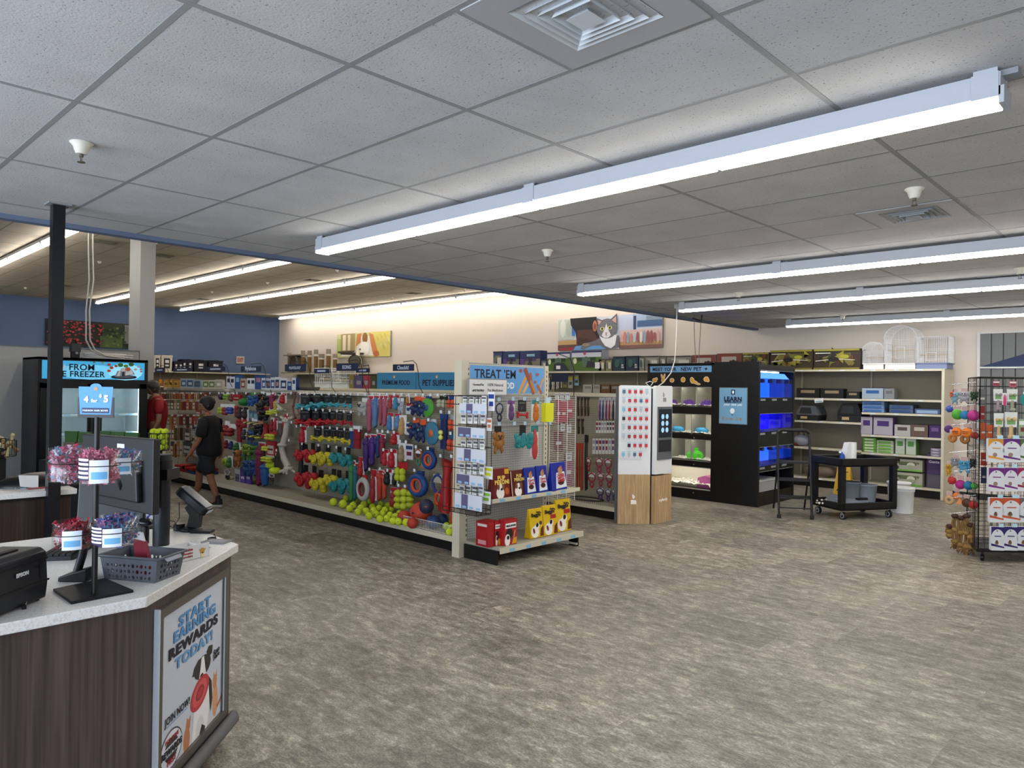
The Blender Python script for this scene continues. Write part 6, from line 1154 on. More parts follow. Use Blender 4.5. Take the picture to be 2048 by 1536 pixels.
bl += [('#15121a', [(.13, 1), (.14, .78), (.19, .55), (.20, .30), (.21, .12), (.36, .12), (.43, .35), (.44, .6), (.41, .85), (.40, 1)]), ('#4a2c24', [(.21, .62), (.20, .20), (.36, .10), (.42, .30), (.36, .62)]), ('#3a221c', [(.22, .4), (.21, .12), (.33, .1), (.36, .3)]), ('#a8694a', ell(.385, .72, .022, .17, 16)), ('#7c4432', ell(.385, .70, .012, .10, 12)),
      ('#5b95c8', [(.17, 0), (.19, .12), (.33, .17), (.46, .10), (.50, 0)]),
      ('#66666c', [(.24, .05), (.28, .2), (.36, .24), (.47, .38), (.62, .40), (.625, .04), (.50, .0), (.44, .12), (.36, .12), (.27, .0)]), ('#8a7a68', ell(.30, .16, .04, .05, 12)),
      ('#e4e4e8', [(.43, .42), (.60, .42), (.585, .12), (.545, .02), (.49, .10), (.455, .25)]), ('#6c6c74', ell(.505, .62, .098, .30, 28)), ('#5a5a62', [(.40, .96), (.415, .70), (.47, .86)]), ('#5a5a62', [(.60, 1.06), (.535, .88), (.602, .70)]), ('#c49a94', [(.412, .90), (.425, .74), (.455, .85)]), ('#c49a94', [(.592, .98), (.55, .86), (.594, .76)]), ('#d8d8de', [(.485, .62), (.50, .78), (.515, .62), (.545, .42), (.52, .34), (.48, .34), (.455, .42)]),
      ('#cfd07a', ell(.46, .62, .021, .055, 14)), ('#cfd07a', ell(.535, .64, .021, .055, 14)), ('#111114', ell(.46, .62, .009, .04, 10)), ('#111114', ell(.535, .64, .009, .04, 10)), ('#c08a84', [(.488, .50), (.512, .50), (.50, .45)]), ('#2c2c30', [(.497, .46), (.503, .46), (.503, .41), (.497, .41)])]
picture('cat_picture', 'wide canvas of a grey and white cat on a person\'s shoulder', -11.54, -8.60, 2.605, 3.37, bl)
dg = [('#c2c48c', rc(0, 0, 1, 1)), ('#d4c870', rc(.65, 0, 1, 1)), ('#a8b86a', rc(0, .2, .10, .8)), ('#9c8a60', rc(.08, .25, .36, 1)), ('#d8d2b4', rc(.12, .3, .18, .95)), ('#d2c8a8', rc(.22, .3, .27, .95)), ('#4a4034', [(.02, .28), (.36, .28), (.33, .14), (.03, .2)]), ('#e2ddd0', rc(.10, .06, .42, .22)), ('#dcd8ce', [(.38, .05), (.40, .5), (.46, .85), (.64, .85), (.70, .5), (.74, .05)]), ('#c27a48', [(.38, .45), (.40, .95), (.48, .98), (.47, .6)]), ('#c8834e', [(.62, .98), (.70, .9), (.80, .05), (.70, .1), (.66, .5)]), ('#8c6238', ell(.55, .78, .05, .22)), ('#f0ece4', ell(.54, .35, .10, .28)), ('#2c2420', ell(.46, .32, .015, .04)), ('#b8683c', ell(.76, .12, .05, .12))]
for k in range(10): dg.append((random.choice(['#e0d060', '#b8c860', '#d8d8a0', '#c8b850']), ell(.8+random.uniform(-.05, .18), random.uniform(.2, .9), .012, .1, 8, rot=.2)))
picture('dog_picture', 'canvas of a brown and white dog against yellow leaves', -21.32, -18.34, 2.61, 3.40, dg)
b0, b1 = at(90, 690, X=X0), at(272, 700, X=X0); tz = at(90, 637, X=X0).z
fl = [('#14180f', rc(0, 0, 1, 1)), ('#243018', rc(.52, .0, .82, 1)), ('#4a5a2c', rc(.5, 0, .72, .45)), ('#8c8c8c', rc(.74, .2, 1, .95)), ('#a8a4a0', rc(.78, .0, 1, .4)), ('#5c2c2c', rc(.95, .4, 1, 1))]
for k in range(150): fl.append((random.choice(['#a82a38', '#8c1f2c', '#b83c4a', '#6a1820']), ell(random.uniform(.01, .53)+.0, random.uniform(.08, .95), .012, .035, 6)))
for k in range(25): fl.append((random.choice(['#3c5428', '#5a6c34', '#2c3c1c']), ell(random.uniform(.5, .74), random.uniform(.05, .9), .016, .05, 5)))
fl += [('#1c3468', [(.76, .95), (.84, .95), (.83, .6), (.81, .25), (.78, .25), (.775, .6)]), ('#d0d0d0', [(.80, .75), (.81, .75), (.80, .3), (.79, .3)]), ('#26262a', ell(.80, .18, .04, .06, 10)), ('#c8c8c8', ell(.91, .2, .05, .2, 12)), ('#e0dcd4', ell(.88, .45, .03, .1, 10))]
picture('flower_picture', 'wide canvas of red flowers and a person walking, on the blue wall', b0.y, b1.y+.4, at(180, 694, X=X0).z, tz, fl, X=X0)
# salon panel on the back wall at the right edge
t = thing('salon_facade', 'grey corrugated wall panel with a navy gable at the right edge', 'wall decoration', (0, 0, 0))
c = MB(); x = -2.70
while x < 2: c.box(x, 13.60, .9, x+.145, 13.645, 2.655, '#6b6d6e').box(x+.145, 13.62, .9, x+.16, 13.645, 2.655, '#3c3e40'); x += .16
ob('corrugated_panel', c, t); ob('edge_frame', MB().box(-2.74, 13.59, .9, -2.70, 13.645, 2.68, '#c9cbca').box(-2.7, 13.59, 2.655, 2, 13.645, 2.68, '#c9cbca').box(-2.7, 13.57, 2.10, 2, 13.60, 2.13, '#d4d6d6'), t)
ob('navy_gable', MB().prism([(-2.68, 2.13), (-1.2, 2.62), (1.5, 2.13)], 13.55, 13.59, '#16284e', axis='Y'), t)
# exit sign on the blue wall
e0, e1 = at(473, 727, X=X0+.06), at(489, 713, X=X0+.06); t = thing('exit_sign', 'small white exit sign with red letters on the blue wall', 'exit sign', (0, 0, 0))
ob('housing', MB().box(X0+.001, e0.y, e0.z, X0+.06, e1.y, e1.z, '#b9b2aa'), t); lettering('EXIT', '#a03428', t, frame((X0+.061, e0.y, e0.z), (0, 1, 0)), (e1.y-e0.y)/2, (e1.z-e0.z)/2, w=(e1.y-e0.y)*.75, h=(e1.z-e0.z)*.55, bold=.04)
# curved-arm brand flags over the first run
FLG = [(310, 330, 735, 745, 'ZANIES', 352, 345), (347, 382, 735, 744, 'RAWHIDE', 352, 405), (413, 450, 733, 743, 'DENTAL', 474, 468), (482, 522, 732, 744, 'Nylabone', 548, 540), (570, 612, 728, 743, 'PLAYOLOGY', 637, 630), (629, 658, 737, 747, 'LEASHES', 680, 672), (673, 716, 726, 742, 'KONG', 743, 732), (703, 730, 736, 745, 'TOYS', 0, 0), (786, 828, 728, 742, 'Chuckit!', 855, 840)]
for x0, x1, y0, y1, tx, xb, _ in FLG:
    a, b = at(x0, y1, Y=5.35), at(x1, y0, Y=5.35); t = thing('brand_flag', 'navy flag sign reading %s on a curved wire arm' % tx if tx not in ('LEASHES', 'RAWHIDE', 'TOYS', 'ZANIES', 'DENTAL') else 'navy flag sign on a thin wire arm, %s' % {'LEASHES': 'small one over the left pet cage', 'RAWHIDE': 'over the blue-topped bags', 'TOYS': 'behind the large one', 'ZANIES': 'half hidden by the white column', 'DENTAL': 'below the wide black bins'}[tx], 'sign', (0, 0, 0), 0, 'navy flag signs over the middle gondola')
    yy = 5.35 if tx != 'TOYS' else 5.42
    ob('flag', MB().box(a.x, yy-.004, a.z, b.x, yy+.004, b.z, NAVY), t)
    if tx in ('PLAYOLOGY', 'KONG', 'Chuckit!', 'Nylabone'): lettering(tx, '#b9c4d8', t, frame((a.x, yy-.005, a.z), (1, 0, 0)), (b.x-a.x)/2, (b.z-a.z)/2, w=(b.x-a.x)*(.55 if tx != 'KONG' else .4), bold=.03)
    else: ob('printed_line', MB().box(a.x+(b.x-a.x)*.22, yy-.006, (a.z+b.z)/2-.012, b.x-(b.x-a.x)*.22, yy-.0045, (a.z+b.z)/2+.012, '#b4c0d6'), t)
    xr = at(xb if xb else x1+14, 786, Y=5.48).x; zt = b.z+.03
    ob('wire_arm', MB().tube([((a.x+b.x)/2, yy, zt), (b.x-.02, yy, zt+.01), (b.x+(xr-b.x)*.45, yy, zt-.03), (b.x+(xr-b.x)*.8, yy, zt-.12), (xr, yy, b.z-.25), (xr, 5.44, 1.56)], .0045, '#1c1c1e', 6), t)
t = thing('wire_sign_post', 'thin black wire arm above the leash pegboard', 'wire arm', (0, 0, 0)); a = at(1146, 785, Y=8.1); ob('rod', MB().tube([(a.x, 8.12, 1.58), (a.x, 8.12, 1.95), (a.x-.08, 8.12, 2.12), (a.x-.3, 8.12, 2.19)], .006, '#151517', 6), t); ob('flag', MB().box(a.x-.42, 8.116, 1.78, a.x-.12, 8.124, 1.9, NAVY), t)
# ================================================================ endcap goods (they face +X)
def ex_item(kind, cols, name, label, cat, group, x0, y0, x1, y1, X, dep=.06, rz=PI/2, z=None):
    a, b = at(x0, (y0+y1)/2, X=X), at(x1, (y0+y1)/2, X=X); tp, bt = at((x0+x1)/2, y0, X=X), at((x0+x1)/2, y1, X=X)
    zb = bt.z if z is None else z
    return product(kind, cols, name, label, cat, group, (X, (a.y+b.y)/2, tp.z), b.y-a.y, tp.z-zb, rz=rz, dep=dep)
G7 = 'toys hanging on the grey endcap pegboard'
for kind, cols, nm_, lb, bx_ in [('card_toy', ('#6a4478', '#8c5a9c'), 'carded_chew_toy', 'purple toy hanging under the treat sign', (1013, 800, 1030, 838)), ('bone_card', (RD,), 'plush_bone_toy', 'single red plush bone on black card at the endcap', (1032, 800, 1056, 836)), ('card_toy', ('#dc7a24', mat('#2c8a8c')), 'carded_chew_toy', 'orange toy with a teal tag on the endcap', (1062, 799, 1079, 841)), ('rope_loop', ('#1c2a5c', '#1a2034', '#b8bcc4'), 'slip_lead', 'navy slip lead hanging at the left of the endcap', (988, 806, 1008, 842)), ('plush', ('#a8702c', CARDK, '#3a2414'), 'plush_toy', 'brown and gold plush toy at the left of the endcap', (984, 852, 1007, 906)), ('knot_plush', (TL,), 'knotted_plush_toy', 'teal knotted plush on the endcap\'s second hook row', (1026, 850, 1064, 897)), ('card_toy', ('#cf4440', '#2f8c8c'), 'carded_chew_toy', 'coral red toy on the endcap\'s second hook row', (1060, 850, 1077, 914))]:
    ex_item(kind, cols, nm_, lb, 'dog toy', G7, *bx_, -5.17, dep=.08)
a = at(1095, 806, X=-5.12); t = thing('toy_pouch', 'bright yellow toy at the right edge of the endcap', 'dog toy', (-5.12, a.y, a.z)); ob('body', MB().prism([(-.06, -.20), (.055, -.20), (.068, -.17), (.068, .0), (-.055, .0), (-.062, -.02)], -.03, .03, '#d8d81c', T=Matrix.Rotation(PI/2, 4, 'Z') @ Matrix.Rotation(PI/2, 4, 'X')), t); ob('hang_tag', MB().box(-.005, -.03, .0, .005, .03, .06, '#b8d0dc'), t)
for x, y in ((998, 798), (1026, 797), (1049, 797), (1075, 798), (998, 847), (1029, 846), (1050, 846), (1076, 844), (1100, 797), (1100, 845)):
    p = at(x, y, X=-5.15); b = MB(); b.cyl((0, p.y, p.z), (p.x-EX, p.y, p.z+.004), .003, CHROME, 5); h = ob('peg_hook', b, ec); ob('price_tag', MB().box(p.x-EX, p.y-.02, p.z-.022, p.x-EX+.003, p.y+.02, p.z+.016, '#a9c8dc'), h)
for z in (1.545, 1.275): ob('cross_rail', MB().cyl((.04, EY0+.12, z), (.04, EY1-.07, z), .004, '#6c6e70', 6), ec)
def bagp(name, lb, x0, x1, y0, z, X, c, front, texts, d=.09, tilt=0, grp='treat bags on the endcap'):
    a, b = at(x0, y0, X=X), at(x1, y0, X=X); w_, h_ = b.y-a.y, a.z-z
    t = thing(name, lb, 'treat bag', (X, (a.y+b.y)/2, z), PI/2+tilt, grp)
    body = MB(); n = 9   # pillow bag: flat seam on top, bulging belly, gusset foot
    prof = [(0, d*.5, .5), (.3, d*.38, .485), (.7, d*.22, .475), (.93, d*.128, .49), (1, d*.1, .5)]
    vs = []; 
    for zf, hd_, hw in prof: vs += [(-hw*w_, -hd_, zf*h_), (hw*w_, -hd_, zf*h_), (hw*w_, hd_, zf*h_), (-hw*w_, hd_, zf*h_)]
    fs = [(0, 3, 2, 1), tuple(range(len(vs)-4, len(vs)))]+[(4*i+j, 4*i+(j+1) % 4, 4*i+4+(j+1) % 4, 4*i+4+j) for i in range(len(prof)-1) for j in range(4)]
    body.add(vs, fs, mat(c, .28), False); ob('bag', body, t, bevel=.006)
    Fb = frame((-w_/2, -d*.5-.0035, 0), (1, 0, 0))
    # the print leans with the belly
    Fb = Fb @ Matrix.Rotation(-math.atan2(d*.4, h_), 4, 'X')
    art('printed_front', t, Fb, w_, h_, front, step=.0005, rough=.3)
    for tx, cc, u_, v_, ww in texts: lettering(tx, cc, t, Fb, u_*w_, v_*h_, w=ww*w_, bold=.05, lift=.009)
    return t
dogf = [('#efeae4', ell(.42, .18, .22, .20)), ('#efeae4', ell(.46, .36, .14, .14)), ('#7a4a2c', ell(.33, .40, .07, .12)), ('#7a4a2c', ell(.60, .40, .07, .12)), ('#1a1414', ell(.50, .30, .06, .045))]
bagp('treat_bag', 'maroon jerky treat bag, left of two on the upper endcap shelf', 980, 1016, 938, .602, -5.05, '#7a1a18', [('#6a1414', rc(.03, .02, .97, .97)), ('#d8a428', rc(.72, .8, .97, .97))]+dogf+[('#b8501c', ell(.78, .22, .12, .12))], [('PUP', '#e8c860', .5, .68, .42), ('PERONI', '#e8c860', .52, .54, .8)])
bagp('treat_bag', 'maroon jerky treat bag, right of two with a beige edge', 1018, 1049, 941, .602, -5.05, '#5c1c18', [('#54180f', rc(.03, .02, .97, .97)), ('#b8a890', rc(.0, .02, .06, .97))]+dogf, [('PUP', '#d8bc60', .5, .78, .35), ('PERONI', '#d8bc60', .54, .64, .7)])
bl_ = [('#dde6f0', [(.14, .08), (.88, .10), (.78, .66), (.22, .64)]), ('#b88a5c', ell(.5, .72, .16, .12)), ('#b06848', ell(.56, .80, .07, .08)), ('#4a1c1c', ell(.5, .28, .22, .09))]
bagp('treat_bag', 'blue and white treat bag, leftmost of three', 1046, 1069, 936, .602, -5.03, '#1a2c8c', bl_, [('Carry', '#b82a2c', .5, .52, .5), ('Outs', '#b82a2c', .5, .42, .45)])
bagp('treat_bag', 'blue and white treat bag, middle of three', 1070, 1092, 932, .602, -5.03, '#1a2c8c', bl_, [('Carry', '#b82a2c', .5, .52, .5), ('Outs', '#b82a2c', .5, .42, .45)])
bagp('treat_bag', 'blue and white treat bag standing apart at the right', 1097, 1131, 926, .602, -5.03, '#1c2c94', [(c, [(x+.08, y) for x, y in p]) for c, p in bl_], [('Canine', '#b82a2c', .58, .58, .4), ('Carry', '#b82a2c', .58, .48, .5), ('Outs', '#b82a2c', .58, .38, .45)], tilt=.12)
yl = [('#d8b41c', rc(.03, .02, .97, .98)), ('#e8e4dc', ell(.36, .22, .28, .2)), ('#e8e4dc', ell(.52, .38, .2, .12, rot=.4)), ('#16100c', ell(.55, .44, .10, .07, rot=.3)), ('#7a2c20', ell(.28, .26, .07, .10, rot=.5)), ('#5c2c1c', [(.70, .05), (.97, .05), (.97, .40), (.78, .30)])]
for i, (x0, x1, y0, lb, X) in enumerate([(1055, 1082, 1019, 'yellow bacon strip bag, left of three on the bottom shelf', -4.98), (1082, 1110, 1012, 'yellow bacon strip bag, middle of three', -4.98), (1108, 1138, 1000, 'taller yellow bacon strip bag, right of three', -5.02)]):
    bagp('treat_bag', lb, x0, x1, y0, .162, X, '#d4ae18', yl+([('#a8281c', rc(.52, .55, .92, .68))] if i else [('#4a3a34', ell(.8, .5, .1, .07))]), [("Beggin'", '#1c1410', .5, .78, .72), ('Strips', '#1c1410', .66, .87, .3)])
for i, (dy, lb) in enumerate([(0, 'red biscuit carton in front, on the bottom endcap shelf'), (-.085, 'red biscuit carton behind, on the bottom endcap shelf')]):
    t = thing('biscuit_carton', lb, 'biscuit carton', (-4.95, 4.965+dy*1.0, .162), PI/2, 'biscuit cartons on the endcap')
    w_, h_ = .075, .235
    ob('carton', MB().box(-w_/2, 0, 0, w_/2, .17, h_, mat('#a01820', .35)).box(-w_/2-.001, .02, .19, -w_/2, .15, .215, '#d8d0c8').box(-w_/2-.001, .03, .02, -w_/2, .14, .06, '#c8888c'), t)
    if i == 0:
        Fb = frame((-w_/2, -.001, 0), (1, 0, 0)); art('printed_front', t, Fb, w_, h_, [('#a81c24', rc(.02, .01, .98, .99)), ('#f0eeea', rc(.1, .70, .95, .88)), ('#201818', ell(.45, .42, .3, .2)), ('#e8e4de', ell(.35, .22, .18, .22)), ('#16100e', ell(.42, .3, .12, .08)), ('#d8982c', rc(.6, .03, .97, .28))]); lettering('MILK-BONE', '#1a1412', t, Fb, w_*.52, h_*.79, w=w_*.75, bold=.05, lift=.005)
# the front carton shows its broad face to the aisle
t = thing('biscuit_carton', 'red biscuit carton with a black and white dog, broad side to the aisle', 'biscuit carton', (-4.90, 5.00, .162), PI/2, 'biscuit cartons on the endcap')
w_, h_ = .185, .245; ob('carton', MB().box(0, 0, 0, w_, .075, h_, mat('#a01820', .35)), t)
Fb = frame((0, -.001, 0), (1, 0, 0)); art('printed_front', t, Fb, w_, h_, [('#a81c24', rc(.01, .01, .99, .99)), ('#f0eeea', rc(.12, .66, .92, .86)), ('#221a18', ell(.42, .44, .26, .22)), ('#ece8e2', ell(.28, .2, .2, .24)), ('#16100e', ell(.32, .3, .10, .08)), ('#d8982c', [(.6, .03), (.97, .03), (.97, .3), (.7, .22)]), ('#c8a070', [(.7, .2), (.76, .2), (.86, .55), (.8, .57)])]); lettering('MILK-BONE', '#1a1412', t, Fb, w_*.52, h_*.76, w=w_*.7, bold=.05, lift=.005)
# ---- left wing: black wire rack of small medicine boxes
t = thing('wire_wing_rack', 'black wire wing rack on the left side of the endcap', 'wire rack', (0, 0, 0)); b = MB()
xa, xb, ya, yb_ = -5.33, -4.86, 4.60, 4.78
for z in [.50, .54]+[.72+.2*k for k in range(5)]:
    b.tube([(xa, ya, z), (xb, ya, z), (xb, yb_, z), (xa, yb_, z)], .004, BLACK, 5)
b.tube([(xa, ya, 1.60), (xb, ya, 1.60), (xb, yb_, 1.60), (xa, yb_, 1.60)], .005, BLACK, 5)
for x in (xa, xa+.16, xa+.32, xb): b.cyl((x, ya, .5), (x, ya, 1.6), .0035, BLACK, 5)
for y in (ya+.06, ya+.12, yb_): b.cyl((xb, y, .5), (xb, y, 1.6), .0035, BLACK, 5)
for k in range(6): b.cyl((xa, ya+.03*k, .5), (xb, ya+.03*k, .5), .0025, BLACK, 4)
ob('wire_frame', b, t)
for k, (y0, y1, x0, x1) in enumerate([(807, 828, 919, 973), (855, 876, 917, 970), (898, 924, 914, 971), (950, 971, 914, 967), (989, 1019, 909, 964)]):
    a, c = at(x0, (y0+y1)/2, Y=4.585), at(x1, (y0+y1)/2, Y=4.585); tp, bt = at((x0+x1)/2, y0, Y=4.585).z, at((x0+x1)/2, y1, Y=4.585).z
    h = ob('price_strip', MB().box(a.x, 4.582, bt, c.x, 4.588, tp, '#c9ced8'), t); w_ = c.x-a.x
    m_ = MB(); m_.box(a.x+w_*(.27 if k % 2 == 0 else .0), 4.579, bt+.004, a.x+w_*(.5 if k % 2 == 0 else .48), 4.5815, tp-.004, '#5d5878')
    ob('strip_panel', m_, h)
    for q in range(4): ob('strip_label', MB().box(a.x+w_*(.06+.25*q), 4.577, bt+.01, a.x+w_*(.2+.25*q), 4.579, bt+.03, '#8fb4d4'), h)
nr = ['top', 'second', 'third', 'fourth', 'lowest']
for r_, (y0, y1, x0, x1) in enumerate([(792, 809, 926, 976), (828, 847, 922, 974), (881, 899, 922, 972), (926, 949, 919, 972), (971, 992, 919, 970)]):
    n = 4
    for k in range(n):
        xx = x0+(x1-x0)*k/n; px_item('card', (mat('#dcdedf', .4), '#6a6a72', '#aab4aa'), 'medicine_box', 'small white medicine pack, %s in the %s row of the black rack' % (nth(k), nr[r_]), 'pet medicine', 'medicine packs on the black wire rack', xx, y0, xx+(x1-x0)/n-2.5, y1, Y=4.63, dep=.12)
for k, (x0, y0, x1, y1, c, lb) in enumerate([(976, 796, 990, 822, '#22409a', 'blue-tipped white pack at the top right of the black rack'), (974, 848, 984, 862, '#d87a50', 'orange-tipped pack on the black rack'), (967, 945, 986, 958, '#d8d81c', 'yellow-bottomed clear pack on the black rack'), (964, 995, 982, 1008, '#8cc83c', 'lime-bottomed clear pack on the black rack')]):
    px_item('card', (mat('#d8dadc', .4), c, c), 'medicine_box', lb, 'pet medicine', None, x0, y0-12, x1, y1, Y=4.66, dep=.1)
# ---- right wing: white wire panel behind the shelf ends
t = thing('wire_wing_panel', 'white wire wing panel on the right side of the endcap', 'wire rack', (0, 0, 0)); b = MB(); X_ = -5.33; y0_, y1_ = 6.14, 6.60
for k in range(56): z = .40+k*.0215; b.cyl((X_, y0_, z), (X_, y1_, z), .0022, WIREW, 4)
for y in (y0_, y0_+.15, y0_+.31, y1_): b.cyl((X_+.003, y, .39), (X_+.003, y, 1.60), .004, WIREW, 5)
ob('wire_grid', b, t)
for y in (6.28, 6.38, 6.48):
    for z in (.98, 1.30, 1.555): ob('peg_hook', MB().cyl((X_, y, z), (X_-.14, y, z), .003, CHROME, 5), t)
for i, (x0, x1, y0, y1, c, lb) in enumerate([(1112, 1122, 800, 848, '#a02038', 'red pack behind the white wire, left'), (1122, 1133, 803, 846, '#a82440', 'red pack behind the white wire, middle'), (1133, 1146, 800, 838, '#94203a', 'red pack behind the white wire, right'), (1108, 1126, 862, 905, '#6a2430', 'dark pack behind the white wire, second row'), (1128, 1145, 905, 975, '#8c4a6c', 'mauve pack behind the white wire, low right')]):
    ex_item('pouch', (c, c, '#c9c4c8'), 'accessory_pack', lb, 'pet product', 'packs behind the white wire panel', x0, y0, x1, y1, -5.42, dep=.04)
for i, (x0, x1, y0, y1) in enumerate([(1110, 1117, 786, 800), (1120, 1128, 786, 801), (1130, 1140, 786, 800), (1121, 1130, 848, 862), (1135, 1143, 849, 865), (1131, 1144, 905, 922)]): ex_item('card', ('#c4c6ca', '#8a8c94'), 'hang_tag_card', 'white hang card behind the white wire panel, %s one' % nth(i), 'pet product', 'hang cards behind the white wire panel', x0, y0, x1, y1, -5.40, dep=.02)
# ================================================================ spinner rack at the right edge
P0 = Vector((-1.70, 8.57)); d1 = Vector((math.cos(.733), math.sin(.733))); n1 = Vector((d1.y, -d1.x)); d2 = Vector((-.36, .933)); n2 = Vector((-d2.y, d2.x))
def on_face(px, py, off, n_, P=P0):
    d = ray(px, py); q = P+n_*off; t_ = (q.x*n_.x+q.y*n_.y)/(d[0]*n_.x+d[1]*n_.y); return Vector((d[0]*t_, d[1]*t_, d[2]*t_+EYE))
rk = thing('grid_display_rack', 'black wire grid rack of toys and treat bags at the right edge', 'display rack', (P0.x, P0.y, 0))
def grid(p, d, L, z0, z1, r=.0028, pitch=.065):
    b = MB(); n = round(L/pitch)
    for i in range(n+1): q = p+d*(L*i/n); b.cyl((q.x, q.y, z0), (q.x, q.y, z1), r*(2.2 if i in (0, n) else 1), BLACK, 4)
    m_ = round((z1-z0)/.09)
    for i in range(m_+1): z = z0+(z1-z0)*i/m_; b.cyl((p.x, p.y, z), (p.x+d.x*L, p.y+d.y*L, z), r*(2.2 if i in (0, m_) else 1), BLACK, 4)
    return b
O = Vector((0, 0)); ob('front_grid', grid(O, d1, .95, .13, 1.86), rk); ob('side_grid', grid(O, d2, .62, .13, 1.86, pitch=.07), rk); ob('rear_grid', grid(d2*.62, d1, .95, .13, 1.86), rk); ob('inner_grid', grid(d2*.3+d1*.02, d1, .9, .13, 1.86, pitch=.09), rk)
b = MB(); b.prism([tuple(O-d2*.02-d1*.02), tuple(d1*.97-d2*.02), tuple(d1*.97+d2*.64), tuple(d2*.64-d1*.02)], .10, .13, BLACK); ob('base_frame', b, rk)
for q in (O+d1*.05+d2*.04, d1*.9+d2*.04, d2*.58+d1*.05, d1*.9+d2*.58): ob('caster', MB().cyl((q.x-.012, q.y, .035), (q.x+.012, q.y, .035), .034, BLACK, 12).cyl((q.x, q.y, .06), (q.x, q.y, .10), .012, BLK2, 6), rk)
G8 = 'treat pouches and chews on the front of the grid rack'; RZ1 = math.atan2(d1.y, d1.x)
def face_item(kind, cols, nm_, lb, cat, g_, x0, y0, x1, y1, off=.09, n_=n1, rz=RZ1, dep=.05):
    a, b = on_face(x0, (y0+y1)/2, off, n_), on_face(x1, (y0+y1)/2, off, n_); tp, bt = on_face((x0+x1)/2, y0, off, n_), on_face((x0+x1)/2, y1, off, n_)
    return product(kind, cols, nm_, lb, cat, g_, (tp.x, tp.y, tp.z), (b-a).xy.length, tp.z-bt.z, rz=rz, dep=dep)
FR = [('#c98a2c', 'gold-topped'), ('#5c2470', 'purple-topped'), ('#4a6a34', 'green-topped')]
for r_, (y0, y1, xs, cols) in enumerate([(877, 925, [(1976, 2009), (2006, 2042), (2040, 2072)], ['#c98a2c', '#5c2470', '#4a6a34']), (935, 983, [(1977, 2010), (2009, 2036), (2035, 2066)], ['#6a2474', '#6a2474', '#8c1f4c']), (995, 1045, [(1979, 2008), (2004, 2042), (2038, 2072)], ['#b8502c', '#b8502c', '#5a5a5c']), (1053, 1101, [(1982, 2009), (2008, 2036), (2034, 2064)], ['#2a2060', '#2a2060', '#2a2060'])]):
    for i, ((x0, x1), c) in enumerate(zip(xs, cols)):
        a, b = on_face(x0, y0, .10, n1), on_face(x1, y0, .10, n1); bt = on_face((x0+x1)/2, y1, .10, n1); w_, h_ = (b-a).xy.length, a.z-bt.z
        cn = {'#c98a2c': 'gold', '#5c2470': 'purple', '#4a6a34': 'green', '#6a2474': 'violet', '#8c1f4c': 'magenta', '#b8502c': 'orange', '#5a5a5c': 'grey', '#2a2060': 'navy'}[c]
        t = thing('treat_pouch', '%s-topped white treat pouch, %s in the %s pouch row' % (cn, nth(i), nth(r_)), 'treat pouch', (a.x, a.y, bt.z), RZ1, G8)
        ob('pouch', MB().prism([(0, 0), (w_, 0), (w_, h_), (0, h_)], 0, .035, mat('#c6c8cc', .3), axis='Y'), t, bevel=.008)
        Fb = frame((0, -.001, 0), (1, 0, 0)); sh = [(c, rc(.02, .0, .98, .99)), ('#c9cbce', ell(.5, .45, .52, .44, 24)), ('#c9cbce', rc(.02, .0, .98, .42)), (c, [(.02, .20), (.98, .10), (.98, .16), (.02, .30)]), ('#8a7468', ell(.42, .32, .14, .09, 12)), ('#3a3a44', ell(.45, .82, .05, .03, 8)), (c, rc(.25, .58, .75, .62))]
        if r_ > 1: sh.append(('#5c4636', ell(.42, .36, .10, .08, 10)))
        art('printed_front', t, Fb, w_, h_, sh); ob('price_tag', MB().box(w_*.45, -.03, h_+.0, w_*.8, -.026, h_+.035, '#a9cbd8'), t)
for i, (x0, y0, x1, y1, c, lb) in enumerate([(1986, 778, 2006, 818, '#8a7a84', 'white card of chew with brown foot, top row left'), (2013, 778, 2036, 820, '#8a8a74', 'white card of chew with brown foot, top row right'), (1987, 826, 2008, 872, '#b8986a', 'tan chew bone on a white and green card, left'), (2008, 824, 2036, 874, '#c0a070', 'tan chew bone on a white and green card, right')]):
    a, b = on_face(x0, y0, .09, n1), on_face(x1, y0, .09, n1); bt = on_face((x0+x1)/2, y1, .09, n1); w_, h_ = (b-a).xy.length, a.z-bt.z
    t = thing('chew_bone', lb, 'dog chew', (a.x, a.y, bt.z), RZ1, 'chews on the grid rack')
    ob('card', MB().prism([(w_*.1, h_*.4), (w_*.9, h_*.4), (w_*.95, h_), (w_*.05, h_)], -.005, .005, '#c8ccc8', axis='Y').box(w_*.2, -.006, h_*.5, w_*.8, -.005, h_*.75, '#6f9a5c'), t)
    b2 = MB(); b2.tube([(w_*.5, 0, 0), (w_*.5, 0, h_*.45)], w_*.13, c, 8)
    for q in ((.3, .72), (.7, .72), (.38, .02), (.6, .02)): b2.sph((w_*q[0]*1.0, -.012, h_*q[1]), w_*.15, c, 8, 6)
    ob('bone', b2, t)
for i, (x0, y0, x1, y1, c, lb, kd) in enumerate([(2040, 784, 2062, 812, '#1f8c84', 'teal toy at the top right of the grid rack', 'disc'), (2004, 786, 2014, 810, '#d83c78', 'bright pink toy between the top white cards', 'card_toy'), (1985, 762, 2000, 772, '#a04a5c', 'pink and black card at the top of the grid rack', 'card'), (2018, 762, 2034, 774, '#b85c6c', 'pink card at the top of the grid rack', 'card'), (2036, 838, 2062, 872, '#9ab08c', 'green card at the right edge of the grid rack', 'card')]):
    face_item(kd, (c, CARDW, '#7a3a3a'), 'hanging_chew_toy', lb, 'dog toy', None, x0, y0, x1, y1)
